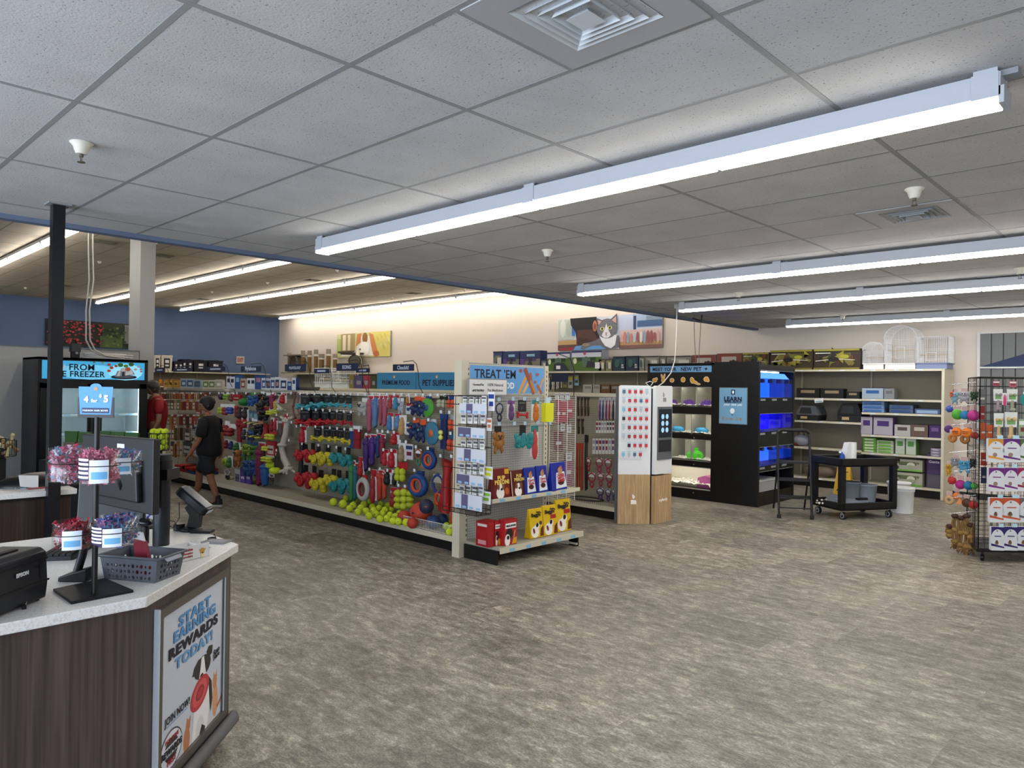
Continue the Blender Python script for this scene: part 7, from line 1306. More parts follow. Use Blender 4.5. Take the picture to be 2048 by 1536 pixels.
# things seen through the grid
for i, (x0, y0, x1, y1, c, lb) in enumerate([(1958, 778, 1972, 812, '#6c6c6c', 'grey plush seen through the rack near its top'), (1961, 845, 1972, 880, '#b8542c', 'orange pack seen through the rack'), (1962, 905, 1974, 932, '#a0281c', 'red pack seen through the rack'), (1962, 935, 1974, 968, '#1c2850', 'navy pack seen through the rack'), (1960, 812, 1970, 840, '#8c2c2c', 'dark red pack seen through the rack'), (1974, 850, 1986, 876, '#d85c24', 'bright orange pack seen through the rack')]):
    face_item('pouch', (c, c, '#c8c4bc'), 'accessory_pack', lb, 'pet product', 'packs inside the grid rack', x0, y0, x1, y1, off=-.25)
# toys on hooks off the left side
def side_pt(px, py, s_): # a hook row leaves the left side grid; s_ is how far along the side
    q = P0+d2*s_; n_ = Vector((n2.y, -n2.x)) ; return on_face(px, py, 0, n_ if abs(n_.x) > 1e-6 else n2, q)
def plane_pt(px, py, y_): return at(px, py, Y=y_)
g9 = 'toys hanging off the left of the grid rack'
row = [('ball', ('#3a4a9c',), 'spiky_ball', 'blue spiky ball, leftmost of the upper ball row', 1899, 818, 13), ('ball', ('#4a9c2c',), 'squeak_ball', 'green ball in the upper ball row', 1915, 829, 21), ('ball', ('#1f6f9c',), 'squeak_ball', 'blue ball in the upper ball row', 1930, 830, 18), ('ball', ('#a82478',), 'squeak_ball', 'magenta ball, rightmost of the upper ball row', 1947, 831, 22),
       ('ball', ('#50286c',), 'plush_ball', 'purple plush face at the far left of the orange row', 1897, 858, 16), ('ball', ('#dc7420',), 'plush_ball', 'orange striped plush ball, left', 1914, 864, 20), ('ball', ('#e07c28',), 'plush_ball', 'orange striped plush ball, right', 1934, 865, 20), ('ball', ('#8c1c18',), 'plush_ball', 'dark red plush ball beside the orange ones', 1950, 871, 15), ('ball', ('#a8692c',), 'plush_ball', 'brown doughnut plush under the orange balls, left', 1905, 876, 18), ('ball', ('#8c5a2c',), 'plush_ball', 'brown doughnut plush under the orange balls, right', 1930, 878, 20),
       ('ball', ('#b02a2c',), 'spiky_ball', 'red spiky ball in the lower ball row', 1904, 961, 15), ('ball', ('#a8247c',), 'squeak_ball', 'magenta ball in the lower ball row', 1921, 969, 19), ('ball', ('#14688c',), 'squeak_ball', 'teal blue ball in the lower ball row', 1937, 971, 18), ('ball', ('#3c8c28',), 'squeak_ball', 'green ball, rightmost of the lower ball row', 1949, 972, 13),
       ('ball', ('#b89468',), 'plush_ball', 'tan doughnut plush at the lower left', 1899, 1000, 19), ('ball', ('#cf7430',), 'plush_ball', 'orange plush in the lowest plush row', 1914, 992, 15), ('ball', ('#d88a4c',), 'plush_ball', 'orange triangle plush in the lowest plush row', 1920, 1003, 15), ('ball', ('#4a3020',), 'plush_ball', 'dark brown plush in the lowest plush row', 1933, 1006, 18), ('ball', ('#a01c18',), 'plush_ball', 'round red plush low beside the rack', 1947, 1010, 17)]
for kd, cols, nm_, lb, x, y, d in row:
    s_ = 8.85+ (1950-x)*.004; p = at(x, y, Y=s_); D = d/1457*float((np.array(p[:])-[0, 0, EYE]) @ _f)
    t = thing(nm_, lb, 'dog toy', (p.x, p.y, p.z+D/2), random.uniform(-.5, .5), g9)
    b = MB()
    if 'doughnut' in lb: b.torus((0, 0, -D/2), D*.32, D*.2, cols[0], 16, 8)
    elif 'triangle' in lb: b.prism([(-D*.5, -D*.85), (D*.5, -D*.85), (0, 0)], -D*.15, D*.15, cols[0], axis='Y')
    else: b.sph((0, 0, -D/2), D/2, cols[0], 14, 9, (1, .6, .95) if 'plush' in nm_ else (1, 1, 1))
    if 'spiky' in nm_:
        rnd = random.Random(3)
        for k in range(34):
            a = rnd.uniform(0, 2*PI); c_ = rnd.uniform(-1, 1); q = Vector((math.cos(a)*math.sqrt(1-c_*c_), math.sin(a)*math.sqrt(1-c_*c_), c_)); b.cyl(q*D*.45+Vector((0, 0, -D/2)), q*D*.62+Vector((0, 0, -D/2)), D*.06, cols[0], 5, D*.02)
    ob('body', b, t)
    if 'striped' in lb: ob('face', MB().box(-D*.3, -D*.33, -D*.46, D*.3, -D*.28, -D*.40, '#3a1c10').box(-D*.25, -D*.33, -D*.62, D*.25, -D*.28, -D*.57, '#3a1c10'), t)
    ob('hang_card', MB().box(-D*.3, -.004, D*.02, D*.3, .004, D*.45, '#b89a94'), t)
for x0, y0, x1, y1, c, c2, lb in [(1903, 778, 1918, 808, '#7fa8b8', '#e0a080', 'light blue plush elephant at the upper left of the rack'), (1918, 777, 1940, 806, '#a8a8ac', '#c09aa8', 'grey plush elephant with pink ears'), (1941, 778, 1958, 802, '#14482c', '#c8a828', 'dark green plush with a yellow beak'), (1900, 780, 1910, 796, '#c85a3c', '#2c7a34', 'small red and green plush behind the elephants'), (1902, 910, 1920, 935, '#8f8f92', '#d8d8d8', 'grey plush with big white eyes'), (1917, 914, 1942, 946, '#4f9cc0', '#6ab0c8', 'light blue plush hippo'), (1940, 912, 1954, 936, '#1c1c20', '#c8c8c8', 'black plush with white eyes'), (1892, 922, 1904, 952, '#c8961c', '#a87a14', 'mustard plush giraffe at the left of the rack')]:
    px_item('plush', (c, mat('#b89a94'), c2), 'plush_toy', lb, 'dog toy', 'plush animals on the grid rack', x0, y0, x1, y1, Y=8.95, dep=.09)
for i, (x, y0, y1) in enumerate([(1910, 1030, 1096), (1922, 1034, 1104), (1933, 1030, 1110), (1941, 1048, 1106), (1899, 1052, 1076)]):
    p, q = at(x, y0, Y=8.85), at(x+4, y1, Y=8.85); b = MB(); rnd = random.Random(i); L = p.z-q.z
    for k in range(3): b.tube([(rnd.uniform(-.015, .015)+.02*(k-1), rnd.uniform(-.02, .02), -L*f_) for f_ in (0, .25, .5, .75, 1)], .011, '#7a5a2c', 6)
    for f_ in (.03, .45, .8): b.sph((0, 0, -L*f_), .034, '#8a6a34' if f_ > .1 else '#3a2014', 9, 6, (1.1, 1, .8))
    for k in range(6): b.tube([(0, 0, -L*.9), (rnd.uniform(-.04, .04), rnd.uniform(-.04, .04), -L*1.03)], .006, '#5c3a20', 4)
    tag(ob('rope_toy', b, None, p), 'brown knotted rope toy at the foot of the grid rack, %s one' % nth(i), 'dog toy', 'brown ropes on the grid rack')
for y in (764, 808, 845, 900, 938, 990, 1022):
    for k in range(4):
        a = at(1952, y, Y=8.75+.1*k); c = at(1908-k*3, y+5, Y=8.75+.12*k); ob('peg_hook', MB().cyl((a.x-P0.x, a.y-P0.y, a.z), (c.x-P0.x, c.y-P0.y, c.z), .003, CHROME, 5), rk)
# ================================================================ cart, ladder, bucket, warning sign
Nn = Vector((-3.52, 9.93)); e1 = Vector((.50, .866)); e2 = Vector((-.866, .50)); L1_, L2_ = .90, .60
CTM = Matrix(((e1.x, e2.x, 0, Nn.x), (e1.y, e2.y, 0, Nn.y), (0, 0, 1, 0), (0, 0, 0, 1)))
ct = thing('utility_cart', 'black two-shelf plastic utility cart loaded with cleaning things', 'cart', (Nn.x, Nn.y, 0), math.atan2(e1.y, e1.x)); PB = mat('#0e0f11', .5)
def tray(z, h_): return MB().box(0, 0, z, L1_, L2_, z+.03, PB).box(0, 0, z, L1_, .03, z+h_, PB).box(0, L2_-.03, z, L1_, L2_, z+h_, PB).box(0, 0, z, .03, L2_, z+h_, PB).box(L1_-.03, 0, z, L1_, L2_, z+h_, PB)
ob('top_tray', tray(.70, .11), ct, bevel=.008); ob('bottom_tray', tray(.12, .10), ct, bevel=.008); ob('push_handle', MB().box(L1_, .04, .76, L1_+.10, L2_-.04, .80, PB, ch=.02), ct)
for x, y in ((.0, .0), (L1_-.07, 0), (0, L2_-.07), (L1_-.07, L2_-.07)): ob('corner_post', MB().prism([(x, y), (x+.07, y), (x+.07, y+.03), (x+.05, y+.07), (x, y+.07)], .15, .72, PB), ct)
for x, y in ((.08, .06), (L1_-.08, .06), (.08, L2_-.06), (L1_-.08, L2_-.06)):
    w2 = ob('caster', MB().cyl((x-.016, y, .05), (x+.016, y, .05), .05, '#1c1c1e', 16).cyl((x-.018, y, .05), (x+.018, y, .05), .034, '#b8babd', 14).cyl((x-.019, y, .05), (x+.019, y, .05), .026, '#1a1a1c', 12), ct); ob('caster_fork', MB().box(x-.024, y-.012, .05, x-.019, y+.012, .12, CHROME).box(x+.019, y-.012, .05, x+.024, y+.012, .12, CHROME), w2)
def oncart(x, y, z): return CTM @ Vector((x, y, z))
t = thing('paper_towel_holder', 'white paper towel roll in a holder on the cart top', 'paper towels', oncart(.42, .30, .731), math.atan2(e1.y, e1.x)); ob('towel_roll', MB().cyl((0, 0, 0), (0, 0, .27), .058, '#e6e6e4', 20), t); ob('holder', MB().prism([(-.17, 0), (-.06, 0), (-.06, .27), (-.09, .265)], -.05, .05, '#dcdddc', axis='Y'), t)
tag(ob('spray_bottle', MB().lathe([(.03, 0), (.035, .05), (.03, .1), (.015, .12), (.015, .15)], '#24489c', 12).box(-.04, -.012, .13, .02, .012, .155, '#dfe3e6'), None, oncart(.22, .25, .731)), 'blue and white spray bottle beside the towel roll', 'bottle')
tag(ob('cleaning_cloth', MB().sph((0, 0, .014), .05, '#c4c8cf', 10, 6, (1.3, 1, .28)), None, oncart(.13, .2, .731)), 'crumpled white cloth on the cart top', 'cloth'); tag(ob('folded_wipe', MB().box(-.04, -.03, 0, .04, .03, .015, '#8f9cb8', ch=.01), None, oncart(.10, .10, .731)), 'small blue-grey wipe near the cart\'s front corner', 'cloth')
BIN = mat('#9aa2ab', .3, alpha=.75)
t = thing('storage_tub', 'tall translucent tub with blue liquid on the cart\'s lower tray', 'tub', oncart(.60, .22, .151)); ob('tub_body', MB().lathe([(.105, 0), (.13, .27), (.138, .272), (.138, .285), (.126, .285), (.10, .01), (0, .01)], BIN, 20), t); ob('liquid', MB().cyl((0, 0, .005), (0, 0, .11), .099, mat('#5c8aa0', .2), 18, .108), t)
t = thing('storage_tub', 'grey translucent tub left of the one with liquid', 'tub', oncart(.40, .30, .151)); ob('tub_body', MB().lathe([(.11, 0), (.135, .30), (.14, .302), (.14, .315), (.128, .315), (.105, .01), (0, .01)], mat('#7c848c', .35, alpha=.9), 20), t); ob('handle', MB().torus((0, 0, .31), .12, .005, BLACK, 18, 5, 'Z'), t)
t = thing('storage_bin', 'shallow clear bin lying at the front of the lower tray', 'bin', oncart(.20, .12, .151), math.atan2(e1.y, e1.x)); ob('bin', MB().box(-.13, -.07, 0, .30, .10, .10, mat('#8f979e', .3, alpha=.85), ch=.02), t); ob('scrub_brush', MB().box(.10, -.08, .10, .26, -.03, .125, BLACK), t)
t = thing('scoop_tray', 'grey angled scoop beside the white cotton on the cart', 'scoop', oncart(.1, .34, .151), math.atan2(e1.y, e1.x)); ob('scoop', MB().prism([(-.08, 0), (.16, 0), (.16, .12), (.1, .14)], -.1, .1, '#6f747a', axis='Y'), t)
b = MB(); rnd = random.Random(1)
for k in range(70): b.sph((rnd.gauss(0, .045), rnd.gauss(0, .09), abs(rnd.gauss(0, .02))+.012), rnd.uniform(.010, .016), '#dedbd4', 5, 4)
tag(ob('white_bedding', b, None, oncart(.10, .42, .151)), 'heap of white paper bedding on the cart\'s lower tray', 'bedding', None, 'stuff')
tag(ob('blue_cap', MB().cyl((0, 0, 0), (0, 0, .03), .04, '#2a4a9c', 14).torus((0, 0, .03), .035, .008, '#c8ccd4', 14, 5, 'Z'), None, oncart(.52, .06, .151)), 'blue and silver round lid on the cart\'s lower tray', 'lid')
t = thing('white_bucket', 'white plastic bucket with lid on the floor right of the cart', 'bucket', (-3.10, 11.0, 0)); bc = at(1798, 1027, Z=0); t.location = (bc.x, bc.y+.14, 0)
WB = mat('#d9dadb', .35); ob('bucket_body', MB().lathe([(.135, 0), (.150, .30), (.158, .305), (.158, .34), (.15, .345)], WB, 28), t); ob('lid', MB().lathe([(.0, .36), (.155, .362), (.165, .355), (.165, .335), (.158, .333)][::-1], WB, 28), t)
tag(ob('floor_bucket', MB().lathe([(.14, 0), (.155, .34), (.163, .345), (.163, .375), (0, .378)], '#cfd1d3', 24), None, (bc.x-.18, bc.y+.62, 0)), 'second white bucket behind the cart, partly hidden', 'bucket')
w0 = at(1695, 945, Y=11.9); t = thing('wet_floor_sign', 'yellow folding caution sign standing behind the cart', 'caution sign', (w0.x, 11.75, 0), .1)
YS = mat('#d8a818', .45)
for s_ in (-1, 1): ob('sign_panel', MB().prism([(-.15, 0), (.15, 0), (.08, .62), (-.08, .62)], -.006, .006, YS, axis='Y', T=Matrix.Translation((0, s_*.10, 0)) @ Matrix.Rotation(s_*.16, 4, 'X')), t)
Fw = frame((0, -.108, 0), (1, 0, 0)) @ Matrix.Rotation(-.16, 4, 'X'); lettering('CAUTION', '#1c1608', t, Fw, 0, .46, w=.14, bold=.04, lift=.01); ob('hazard_mark', MB().prism([(-.09, .16), (.09, .16), (0, .34)], .002, .004, '#1c1608', T=Fw).prism([(-.07, .172), (.07, .172), (0, .315)], .004, .006, YS, T=Fw).prism(ell(0, .22, .02, .035, 10), .006, .008, '#1c1608', T=Fw), t)
la, lb_, lc, ld = at(1558, 1036, Z=0), at(1624, 1039, Z=0), at(1545, 1016, Z=0), at(1612, 1019, Z=0)
lc = la+(lc-la)*.85; ld = lb_+(lc-la)
t = thing('step_ladder', 'black folding step ladder with a looped handrail beside the cart', 'step ladder', (la.x, la.y, 0)); o_ = Vector((la.x, la.y, 0)); LB = mat('#141517', .45)
ta = at(1555, 886, Y=la.y+.15); tb = at(1620, 884, Y=lb_.y+.12); bk = (lc-la)
def rel(v): return Vector(v)-o_
b = MB(); A0, B0 = Vector((la.x, la.y, .02)), Vector((lb_.x, lb_.y, .02)); A1 = A0+bk*.42+Vector((0, 0, 1.02)); B1 = B0+bk*.42+Vector((0, 0, 1.02)); up = Vector((0, 0, .12))
pts = [A0, A1, A1+up*.75+(B1-A1)*.03, A1+up+(B1-A1)*.12, B1+up-(B1-A1)*.12, B1+up*.75-(B1-A1)*.03, B1, B0]
b.tube([rel(p) for p in pts], .016, LB, 8); ob('front_frame', b, t)
b = MB(); b.tube([rel(p) for p in (A1+up*.7, A1+up+(B1-A1)*.12, B1+up-(B1-A1)*.12, B1+up*.7)], .024, BLACK, 8); ob('hand_grip', b, t)
for s0, s1 in ((A0, lc), (B0, ld)):
    top = s0+bk*.32+Vector((0, 0, .72)); ob('rear_leg', MB().tube([rel(top), rel(Vector((s1.x, s1.y, .02)))], .013, LB, 8), t)
for z in (.25, .48, .71):
    p, q = A0+bk*.42*(z/1.04)+Vector((0, 0, z-.02)), B0+bk*.42*(z/1.04)+Vector((0, 0, z-.02)); dd_ = bk.normalized()*(.24 if z > .7 else .19)
    m_ = MB(); r_ = [rel(p), rel(q), rel(q+dd_), rel(p+dd_)]; m_.add([*r_, *[v+Vector((0, 0, .025)) for v in r_]], [(0, 3, 2, 1), (4, 5, 6, 7), (0, 1, 5, 4), (1, 2, 6, 5), (2, 3, 7, 6), (3, 0, 4, 7)], LB); ob('step', m_, t)
for v in (A0, B0): ob('foot', MB().cyl(rel(Vector((v.x, v.y, 0))), rel(Vector((v.x, v.y, .05))), .026, '#1a1a1a', 10), t)
ob('brace', MB().cyl(rel(A0+Vector((0, 0, .12))), rel(B0+Vector((0, 0, .12))), .008, LB, 6), t)
# ================================================================ on the near counter
def pd(px, py, dep): v = ray(px, py)/FPX*dep; return Vector((v[0], v[1], v[2]+EYE))
RV = Vector((R_[0], R_[1], 0)).normalized(); FV = Vector((_f[0], _f[1], 0)).normalized()
PR = mat('#14161b', .42); q0, q1 = Vector((-2.775, .525)), Vector((-2.935, .715))
t = thing('receipt_printer', 'black receipt printer at the left edge of the near counter', 'printer', (q1.x, q1.y, CT+.006), 0)
dr = (q1-q0).normalized(); nf = Vector((dr.y, -dr.x)); Fp = Matrix(((dr.x, -nf.x, 0, 0), (dr.y, -nf.y, 0, 0), (0, 0, 1, 0), (0, 0, 0, 1)))
body = MB(); body.prism([(-.0, 0), (.17, 0), (.175, .045), (.175, .12), (.165, .145), (.145, .155), (.02, .158), (.0, .145), (-.006, .05)], -.30, 0, PR, T=Fp @ Matrix.Rotation(0, 4, 'X'), axis='X')
t.scale = (1.1, 1.1, 1.12); ob('printer_body', body, t, bevel=.006); ob('front_groove', MB().box(-.30, -.009, .055, .001, -.002, .060, '#05060a', T=Fp).box(-.30, -.004, .122, .0, .0, .126, '#05060a', T=Fp), t)
ob('side_door', MB().box(-.035, -.008, .066, -.012, -.001, .115, '#10131a', T=Fp), t); ob('paper_slot', MB().box(-.26, .05, .158, -.06, .07, .161, '#07080b', T=Fp), t)
for x in (-.02, -.28): ob('foot', MB().cyl(Fp @ Vector((x, .02, -.006)), Fp @ Vector((x, .02, .004)), .01, BLACK, 8), t)
lettering('EPSON', '#e4e6e8', t, Fp @ frame((0, 0, 0), (1, 0, 0)), -.115, .100, w=.05, bold=.05, lift=.0085)
t2 = tag(ob('cable_clip', MB().tube([(0, 0, .004), (.02, .01, .016), (.035, .0, .004)], .004, CHROME, 6).box(.03, -.006, 0, .045, .006, .012, BLACK), None, at(42, 1213, Z=CT)), 'small chrome clip lying in front of the printer', 'clip')
# hair bow stand
S0 = Vector((-2.915, .855, CT)); t = thing('hair_bow_stand', 'black counter stand with clear cups of hair bows and a price sign', 'counter display', S0)
bp = [Vector((-3.022, .757)), Vector((-2.80, .757)), Vector((-2.812, .960)), Vector((-3.058, .940))]
ob('base_plate', MB().prism([(p.x-S0.x, p.y-S0.y) for p in bp], .0, .010, BLACK), t, bevel=.002)
pb_ = Vector((-2.86, .845, CT)); po_ = pb_-S0
ob('pole', MB().cyl(po_+Vector((0, 0, .01)), po_+Vector((0, 0, .635)), .0095, BLACK, 12), t)
dpt = float((np.array(pb_[:])-[0, 0, EYE]) @ _f)
def zat(py): return EYE-(py-768+ROLL*(189-1024)*1.0+ -8)*dpt/FPX
Fs = frame(pd(155, 835, dpt), (RV.x, RV.y, 0)); Fs = Matrix.Translation(-S0) @ Fs; sw = 72/FPX*dpt; shh = 66/FPX*dpt
ob('sign_holder', MB().prism([(0, 0), (sw, 0), (sw, shh*.62), (0, shh*.62)], -.004, .0, BLACK, T=Fs), t)
art('price_sign', t, Fs, sw, shh, [('#4a8fcb', [(.07, .10), (.92, .10), (.98, .94), (.66, .94)]+[(.5+.16*math.cos(a), .94+.10*math.sin(a)) for a in [PI*k/8 for k in range(9)]]+[(.34, .94), (.02, .94)]), ('#14264e', rc(.12, .14, .88, .30)), ('#b08a5c', ell(.5, .88, .06, .06, 9))], step=.0004)
for tx, u_, v_, ww in (('4', .24, .56, .13), ('for', .47, .52, .18), ('5', .79, .58, .13), ('$', .64, .66, .07)): lettering(tx, '#eef2f6', t, Fs, u_*sw, v_*shh, w=ww*sw, bold=.05, lift=.002)
lettering('FASHION HAIR BOWS', '#dfe6ee', t, Fs, .5*sw, .22*shh, w=.70*sw, bold=.03, lift=.002)
CUPG = glass('clear_cup', .22, (1, 1, 1), .07)
def cup(cx, py_top, py_bot, depth, cols, lb, label_px=None):
    p0, p1 = pd(cx, py_top, depth), pd(cx, py_bot, depth); r = 36.5/FPX*depth; h_ = p0.z-p1.z
    c = thing('bow_cup', lb, 'cup of hair bows', p1, 0, 'clear cups of hair bows on the counter stand')
    ob('clear_cup', MB().lathe([(0, 0), (r*.97, 0), (r, .004), (r, h_), (r*.97, h_), (r*.965, .004)], CUPG, 28, cap=False), c)
    rnd = random.Random(cx); b = MB()
    for k in range(420):
        a = rnd.uniform(0, 2*PI); q = r*.84*math.sqrt(rnd.random()); z = rnd.uniform(.008, h_*1.02-q*.15); col = rnd.choice(cols); sz = rnd.uniform(.009, .015)
        T = Matrix.Translation((q*math.cos(a), q*math.sin(a), z)) @ Euler((rnd.uniform(0, 6), rnd.uniform(0, 6), rnd.uniform(0, 6))).to_matrix().to_4x4()
        b.add([(0, 0, 0), (sz, sz*.7, sz*.3), (sz*1.1, -sz*.7, 0), (-sz, sz*.7, 0), (-sz*1.1, -sz*.7, sz*.3)], [(0, 1, 2), (0, 3, 4), (2, 1, 0), (4, 3, 0)], mat(col, .6), False, T); b.sph((0, 0, 0), sz*.3, mat(col, .6), 4, 3, T=T)
    o = ob('hair_bows', b, c); o['kind'] = 'stuff'
    # wrap label around the front
    l = MB(); z0, z1 = h_*.05, h_*.74; ca = math.atan2(-FV.y, -FV.x); n = 10
    def arc(a0, a1, z0, z1, col, rr_):
        vs = []
        for i in range(n+1):
            a = ca+a0+(a1-a0)*i/n; vs += [(rr_*math.cos(a), rr_*math.sin(a), z0), (rr_*math.cos(a), rr_*math.sin(a), z1)]
        l.add(vs, [(2*i, 2*i+2, 2*i+3, 2*i+1) for i in range(n)], col, True)
    if label_px:
        arc(-.0, .95, z0, z1, '#dfe9f4', r*1.006); arc(.1, .88, z0+h_*.12, z0+h_*.34, '#6fb0de', r*1.012)
        if label_px > 1:
            for k in range(5): arc(-.95, -.05, z0+h_*(.08+.13*k), z0+h_*(.14+.13*k), '#2c2444', r*1.006); arc(-.95, -.05, z0+h_*(.14+.13*k), z0+h_*(.21+.13*k), '#e4e2ec', r*1.006)
        ob('cup_label', l, c)
    return p1, r, h_
pk = ['#d888a8', '#e09ab8', '#c84a6c', '#d8dce4', '#8fb4d0', '#c8547c', '#e8c8d4']; bu = ['#4f9cd0', '#7fc0e0', '#c88aa8', '#d8e0ec', '#8c9c4a', '#6a7cc0']; rdc = ['#a81c2c', '#b82434', '#8c1828', '#c84a6c', '#d8a0b4']; mx = ['#4f6ca8', '#7a5a9c', '#5c9cc8', '#c88ab0', '#3a4a7c', '#a8b0c8']
rings = []
for a in ((137, 895, 962, dpt+.03, pk, 'cup of pink hair bows, upper left', 0), (243, 901, 947, dpt+.17, bu, 'cup of light blue hair bows, upper right', 1), (199, 900, 966, dpt-.07, ['#e094ac', '#d87a98', '#c86080', '#e8b0c0'], 'cup of pink bows with a white label, upper middle', 2),
          (146, 1042, 1096, dpt-.02, rdc, 'cup of red hair bows, lower left', 1), (238, 1030, 1085, dpt+.10, mx, 'cup of purple and blue bows, lower back', 2), (225, 1038, 1090, dpt-.03, ['#5c9cc8', '#4a7cb0', '#7a8cc8', '#b078a8', '#38608c'], 'cup of blue hair bows, lower right', 2)):
    rings.append(cup(*a))
for p1, r, h_ in rings:
    c = p1-S0+Vector((0, 0, h_*.55)); b = MB().torus(c, r*1.02, .0016, BLACK, 28, 5, 'Z'); dv = Vector((po_.x-c.x, po_.y-c.y, 0)); dv = dv.normalized()*max(0, dv.length-r) ; e_ = c+Vector((po_.x-c.x, po_.y-c.y, 0)).normalized()*r
    b.cyl(e_, (po_.x, po_.y, c.z), .002, BLACK, 5); ob('cup_ring', b, t)
# grey perforated basket
def perf(): 
    m, nt, b = nodes('perforated_grey_plastic', .4); return m
bk0, bk1, bk2 = Vector((-3.085, .945)), Vector((-2.888, 1.062)), Vector((-2.968, 1.186)); bk3 = bk0+bk2-bk1
t = thing('plastic_basket', 'grey plastic basket with round holes on the near counter', 'basket', (bk1.x, bk1.y, CT)); GB = mat('#53575e', .4); hb = .088
cs = [bk0, bk1, bk2, bk3]; ctr = sum(cs, Vector((0, 0)))/4
def wallp(p, q, name):
    P_, Q_ = p-bk1, q-bk1; po2 = lambda v, k: (v-(ctr-bk1))*k+(ctr-bk1)
    Pt, Qt = po2(P_, 1.12), po2(Q_, 1.12); me = MB()
    # a strip of cells with an octagonal hole in each: real holes, staggered sizes
    L = (q-p).length; nx = max(4, round(L/.018)); nz = 4
    def S(u, v, inn=0):
        a = P_.lerp(Q_, u); b = Pt.lerp(Qt, u); c = a.lerp(b, v); i_ = (ctr-bk1-c).normalized()*inn; return (c.x+i_.x, c.y+i_.y, .004+v*hb)
    for k, inn in ((0, 0), (1, .0025)):
        for i in range(nx):
            for j in range(nz):
                u0, u1, v0, v1 = i/nx, (i+1)/nx, j/nz, (j+1)/nz; um, vm = (u0+u1)/2, (v0+v1)/2
                if j == nz-1 or i in (0, nx-1): me.add([S(u0, v0, inn), S(u1, v0, inn), S(u1, v1, inn), S(u0, v1, inn)], [(0, 1, 2, 3)], GB); continue
                f_ = .72 if (i+j) % 2 else .45; o8 = []
                sq = [(u0, v0), (um, v0), (u1, v0), (u1, vm), (u1, v1), (um, v1), (u0, v1), (u0, vm)]; an = [225, 270, 315, 0, 45, 90, 135, 180]
                for (su, sv), aa in zip(sq, an): o8.append(S(su, sv, inn))
                for aa in an: o8.append(S(um+(u1-u0)/2*f_*math.cos(math.radians(aa)), vm+(v1-v0)/2*f_*math.sin(math.radians(aa)), inn))
                me.add(o8, [(a, (a+1) % 8, 8+(a+1) % 8, 8+a) for a in range(8)], GB)
    return me
bw = MB()
for i in range(4): bw.merge(wallp(cs[i], cs[(i+1) % 4], ''))
ob('basket_wall', bw, t)
ob('basket_floor', MB().prism([(v.x-bk1.x, v.y-bk1.y) for v in cs], 0, .006, GB), t)
rim = MB(); rp = [((v-ctr)*1.16+ctr-bk1) for v in cs]; rim.tube([(v.x, v.y, .004+hb) for v in rp+[rp[0]]], .0055, GB, 7); ob('rim', rim, t)
for i, j in ((3, 0), (1, 2)):
    a, b = (cs[i]-ctr)*1.13+ctr-bk1, (cs[j]-ctr)*1.13+ctr-bk1; m_, dd_ = (a+b)/2, (b-a)*.3; ob('carry_tab', MB().add([(m_.x-dd_.x, m_.y-dd_.y, hb+.006), (m_.x+dd_.x, m_.y+dd_.y, hb+.006), (m_.x+dd_.x*.9+(m_.x-ctr.x+bk1.x)*.12, m_.y+dd_.y*.9+(m_.y-ctr.y+bk1.y)*.12, hb-.012), (m_.x-dd_.x*.9+(m_.x-ctr.x+bk1.x)*.12, m_.y-dd_.y*.9+(m_.y-ctr.y+bk1.y)*.12, hb-.012)], [(0, 1, 2, 3), (3, 2, 1, 0)], '#b9bcc8'), t)
c = Vector((ctr.x+.015, ctr.y+.005, 0)); t = thing('red_package', 'dark red hang-hole package standing in the grey basket', 'package', (c.x, c.y, CT+.008), math.atan2(RV.y, RV.x)); ob('package', MB().prism([(-.028, 0), (.028, 0), (.012, .13), (-.03, .145)], -.012, .012, mat('#7c1c2c', .3), axis='Y', T=Matrix.Rotation(-.1, 4, 'Y')), t); ob('header', MB().prism([(-.032, .145), (.010, .13), (.004, .165), (-.036, .175)], -.004, .004, '#c8c4c4', axis='Y', T=Matrix.Rotation(-.1, 4, 'Y')), t)
tag(ob('clear_cup', MB().lathe([(.018, 0), (.022, .05)], PLASTIC, 14, cap=False), None, (ctr.x-.04, ctr.y-.01, CT+.008)), 'small clear cup inside the grey basket', 'cup')
# donation box, card reader, booklets
a0, a1 = at(363, 1125, Z=CT), at(418, 1112, Z=CT); dr = Vector((a1.x-a0.x, a1.y-a0.y)); Lb = dr.length; dr.normalize(); t = thing('donation_box', 'open white carton with a cartoon deer print beside the basket', 'carton', (a0.x, a0.y, CT), math.atan2(dr.y, dr.x))
CBX = mat('#dcdcdc', .5); ob('carton', MB().box(0, 0, .0, Lb, .003, .062, CBX).box(0, .0, 0, .003, .13, .045, CBX).box(Lb-.003, 0, 0, Lb, .13, .045, CBX).box(0, .127, 0, Lb, .13, .05, CBX).box(0, 0, 0, Lb, .13, .003, CBX).prism([(-.03, .05), (.0, .045), (.0, .02), (-.01, .03)], .02, .06, '#a86a2c', axis='Y'), t)
Fb = frame((0, -.0005, 0), (1, 0, 0))
for tx, v_ in (('canine', .047), ('donation', .032), ('product', .017)): lettering(tx, '#a83a30', t, Fb, .032, v_, w=.045, bold=.02)
art('cartoon_animal', t, Fb, 1, 1, [('#c89a3c', ell(Lb*.74, .030, .012, .014, 12)), ('#e8d8a0', ell(Lb*.74, .014, .009, .010, 12)), ('#3a2a20', ell(Lb*.74, .022, .005, .003, 8)), ('#c89a3c', [(Lb*.60, .040), (Lb*.68, .038), (Lb*.67, .030)]), ('#c89a3c', [(Lb*.88, .040), (Lb*.80, .038), (Lb*.81, .030)])], lift=.001)
c = at(385, 1062, Z=CT); t = thing('card_reader', 'black card payment terminal on a pivoting stand at the counter corner', 'card reader', (c.x-.02, c.y, CT), math.atan2(RV.y, RV.x))
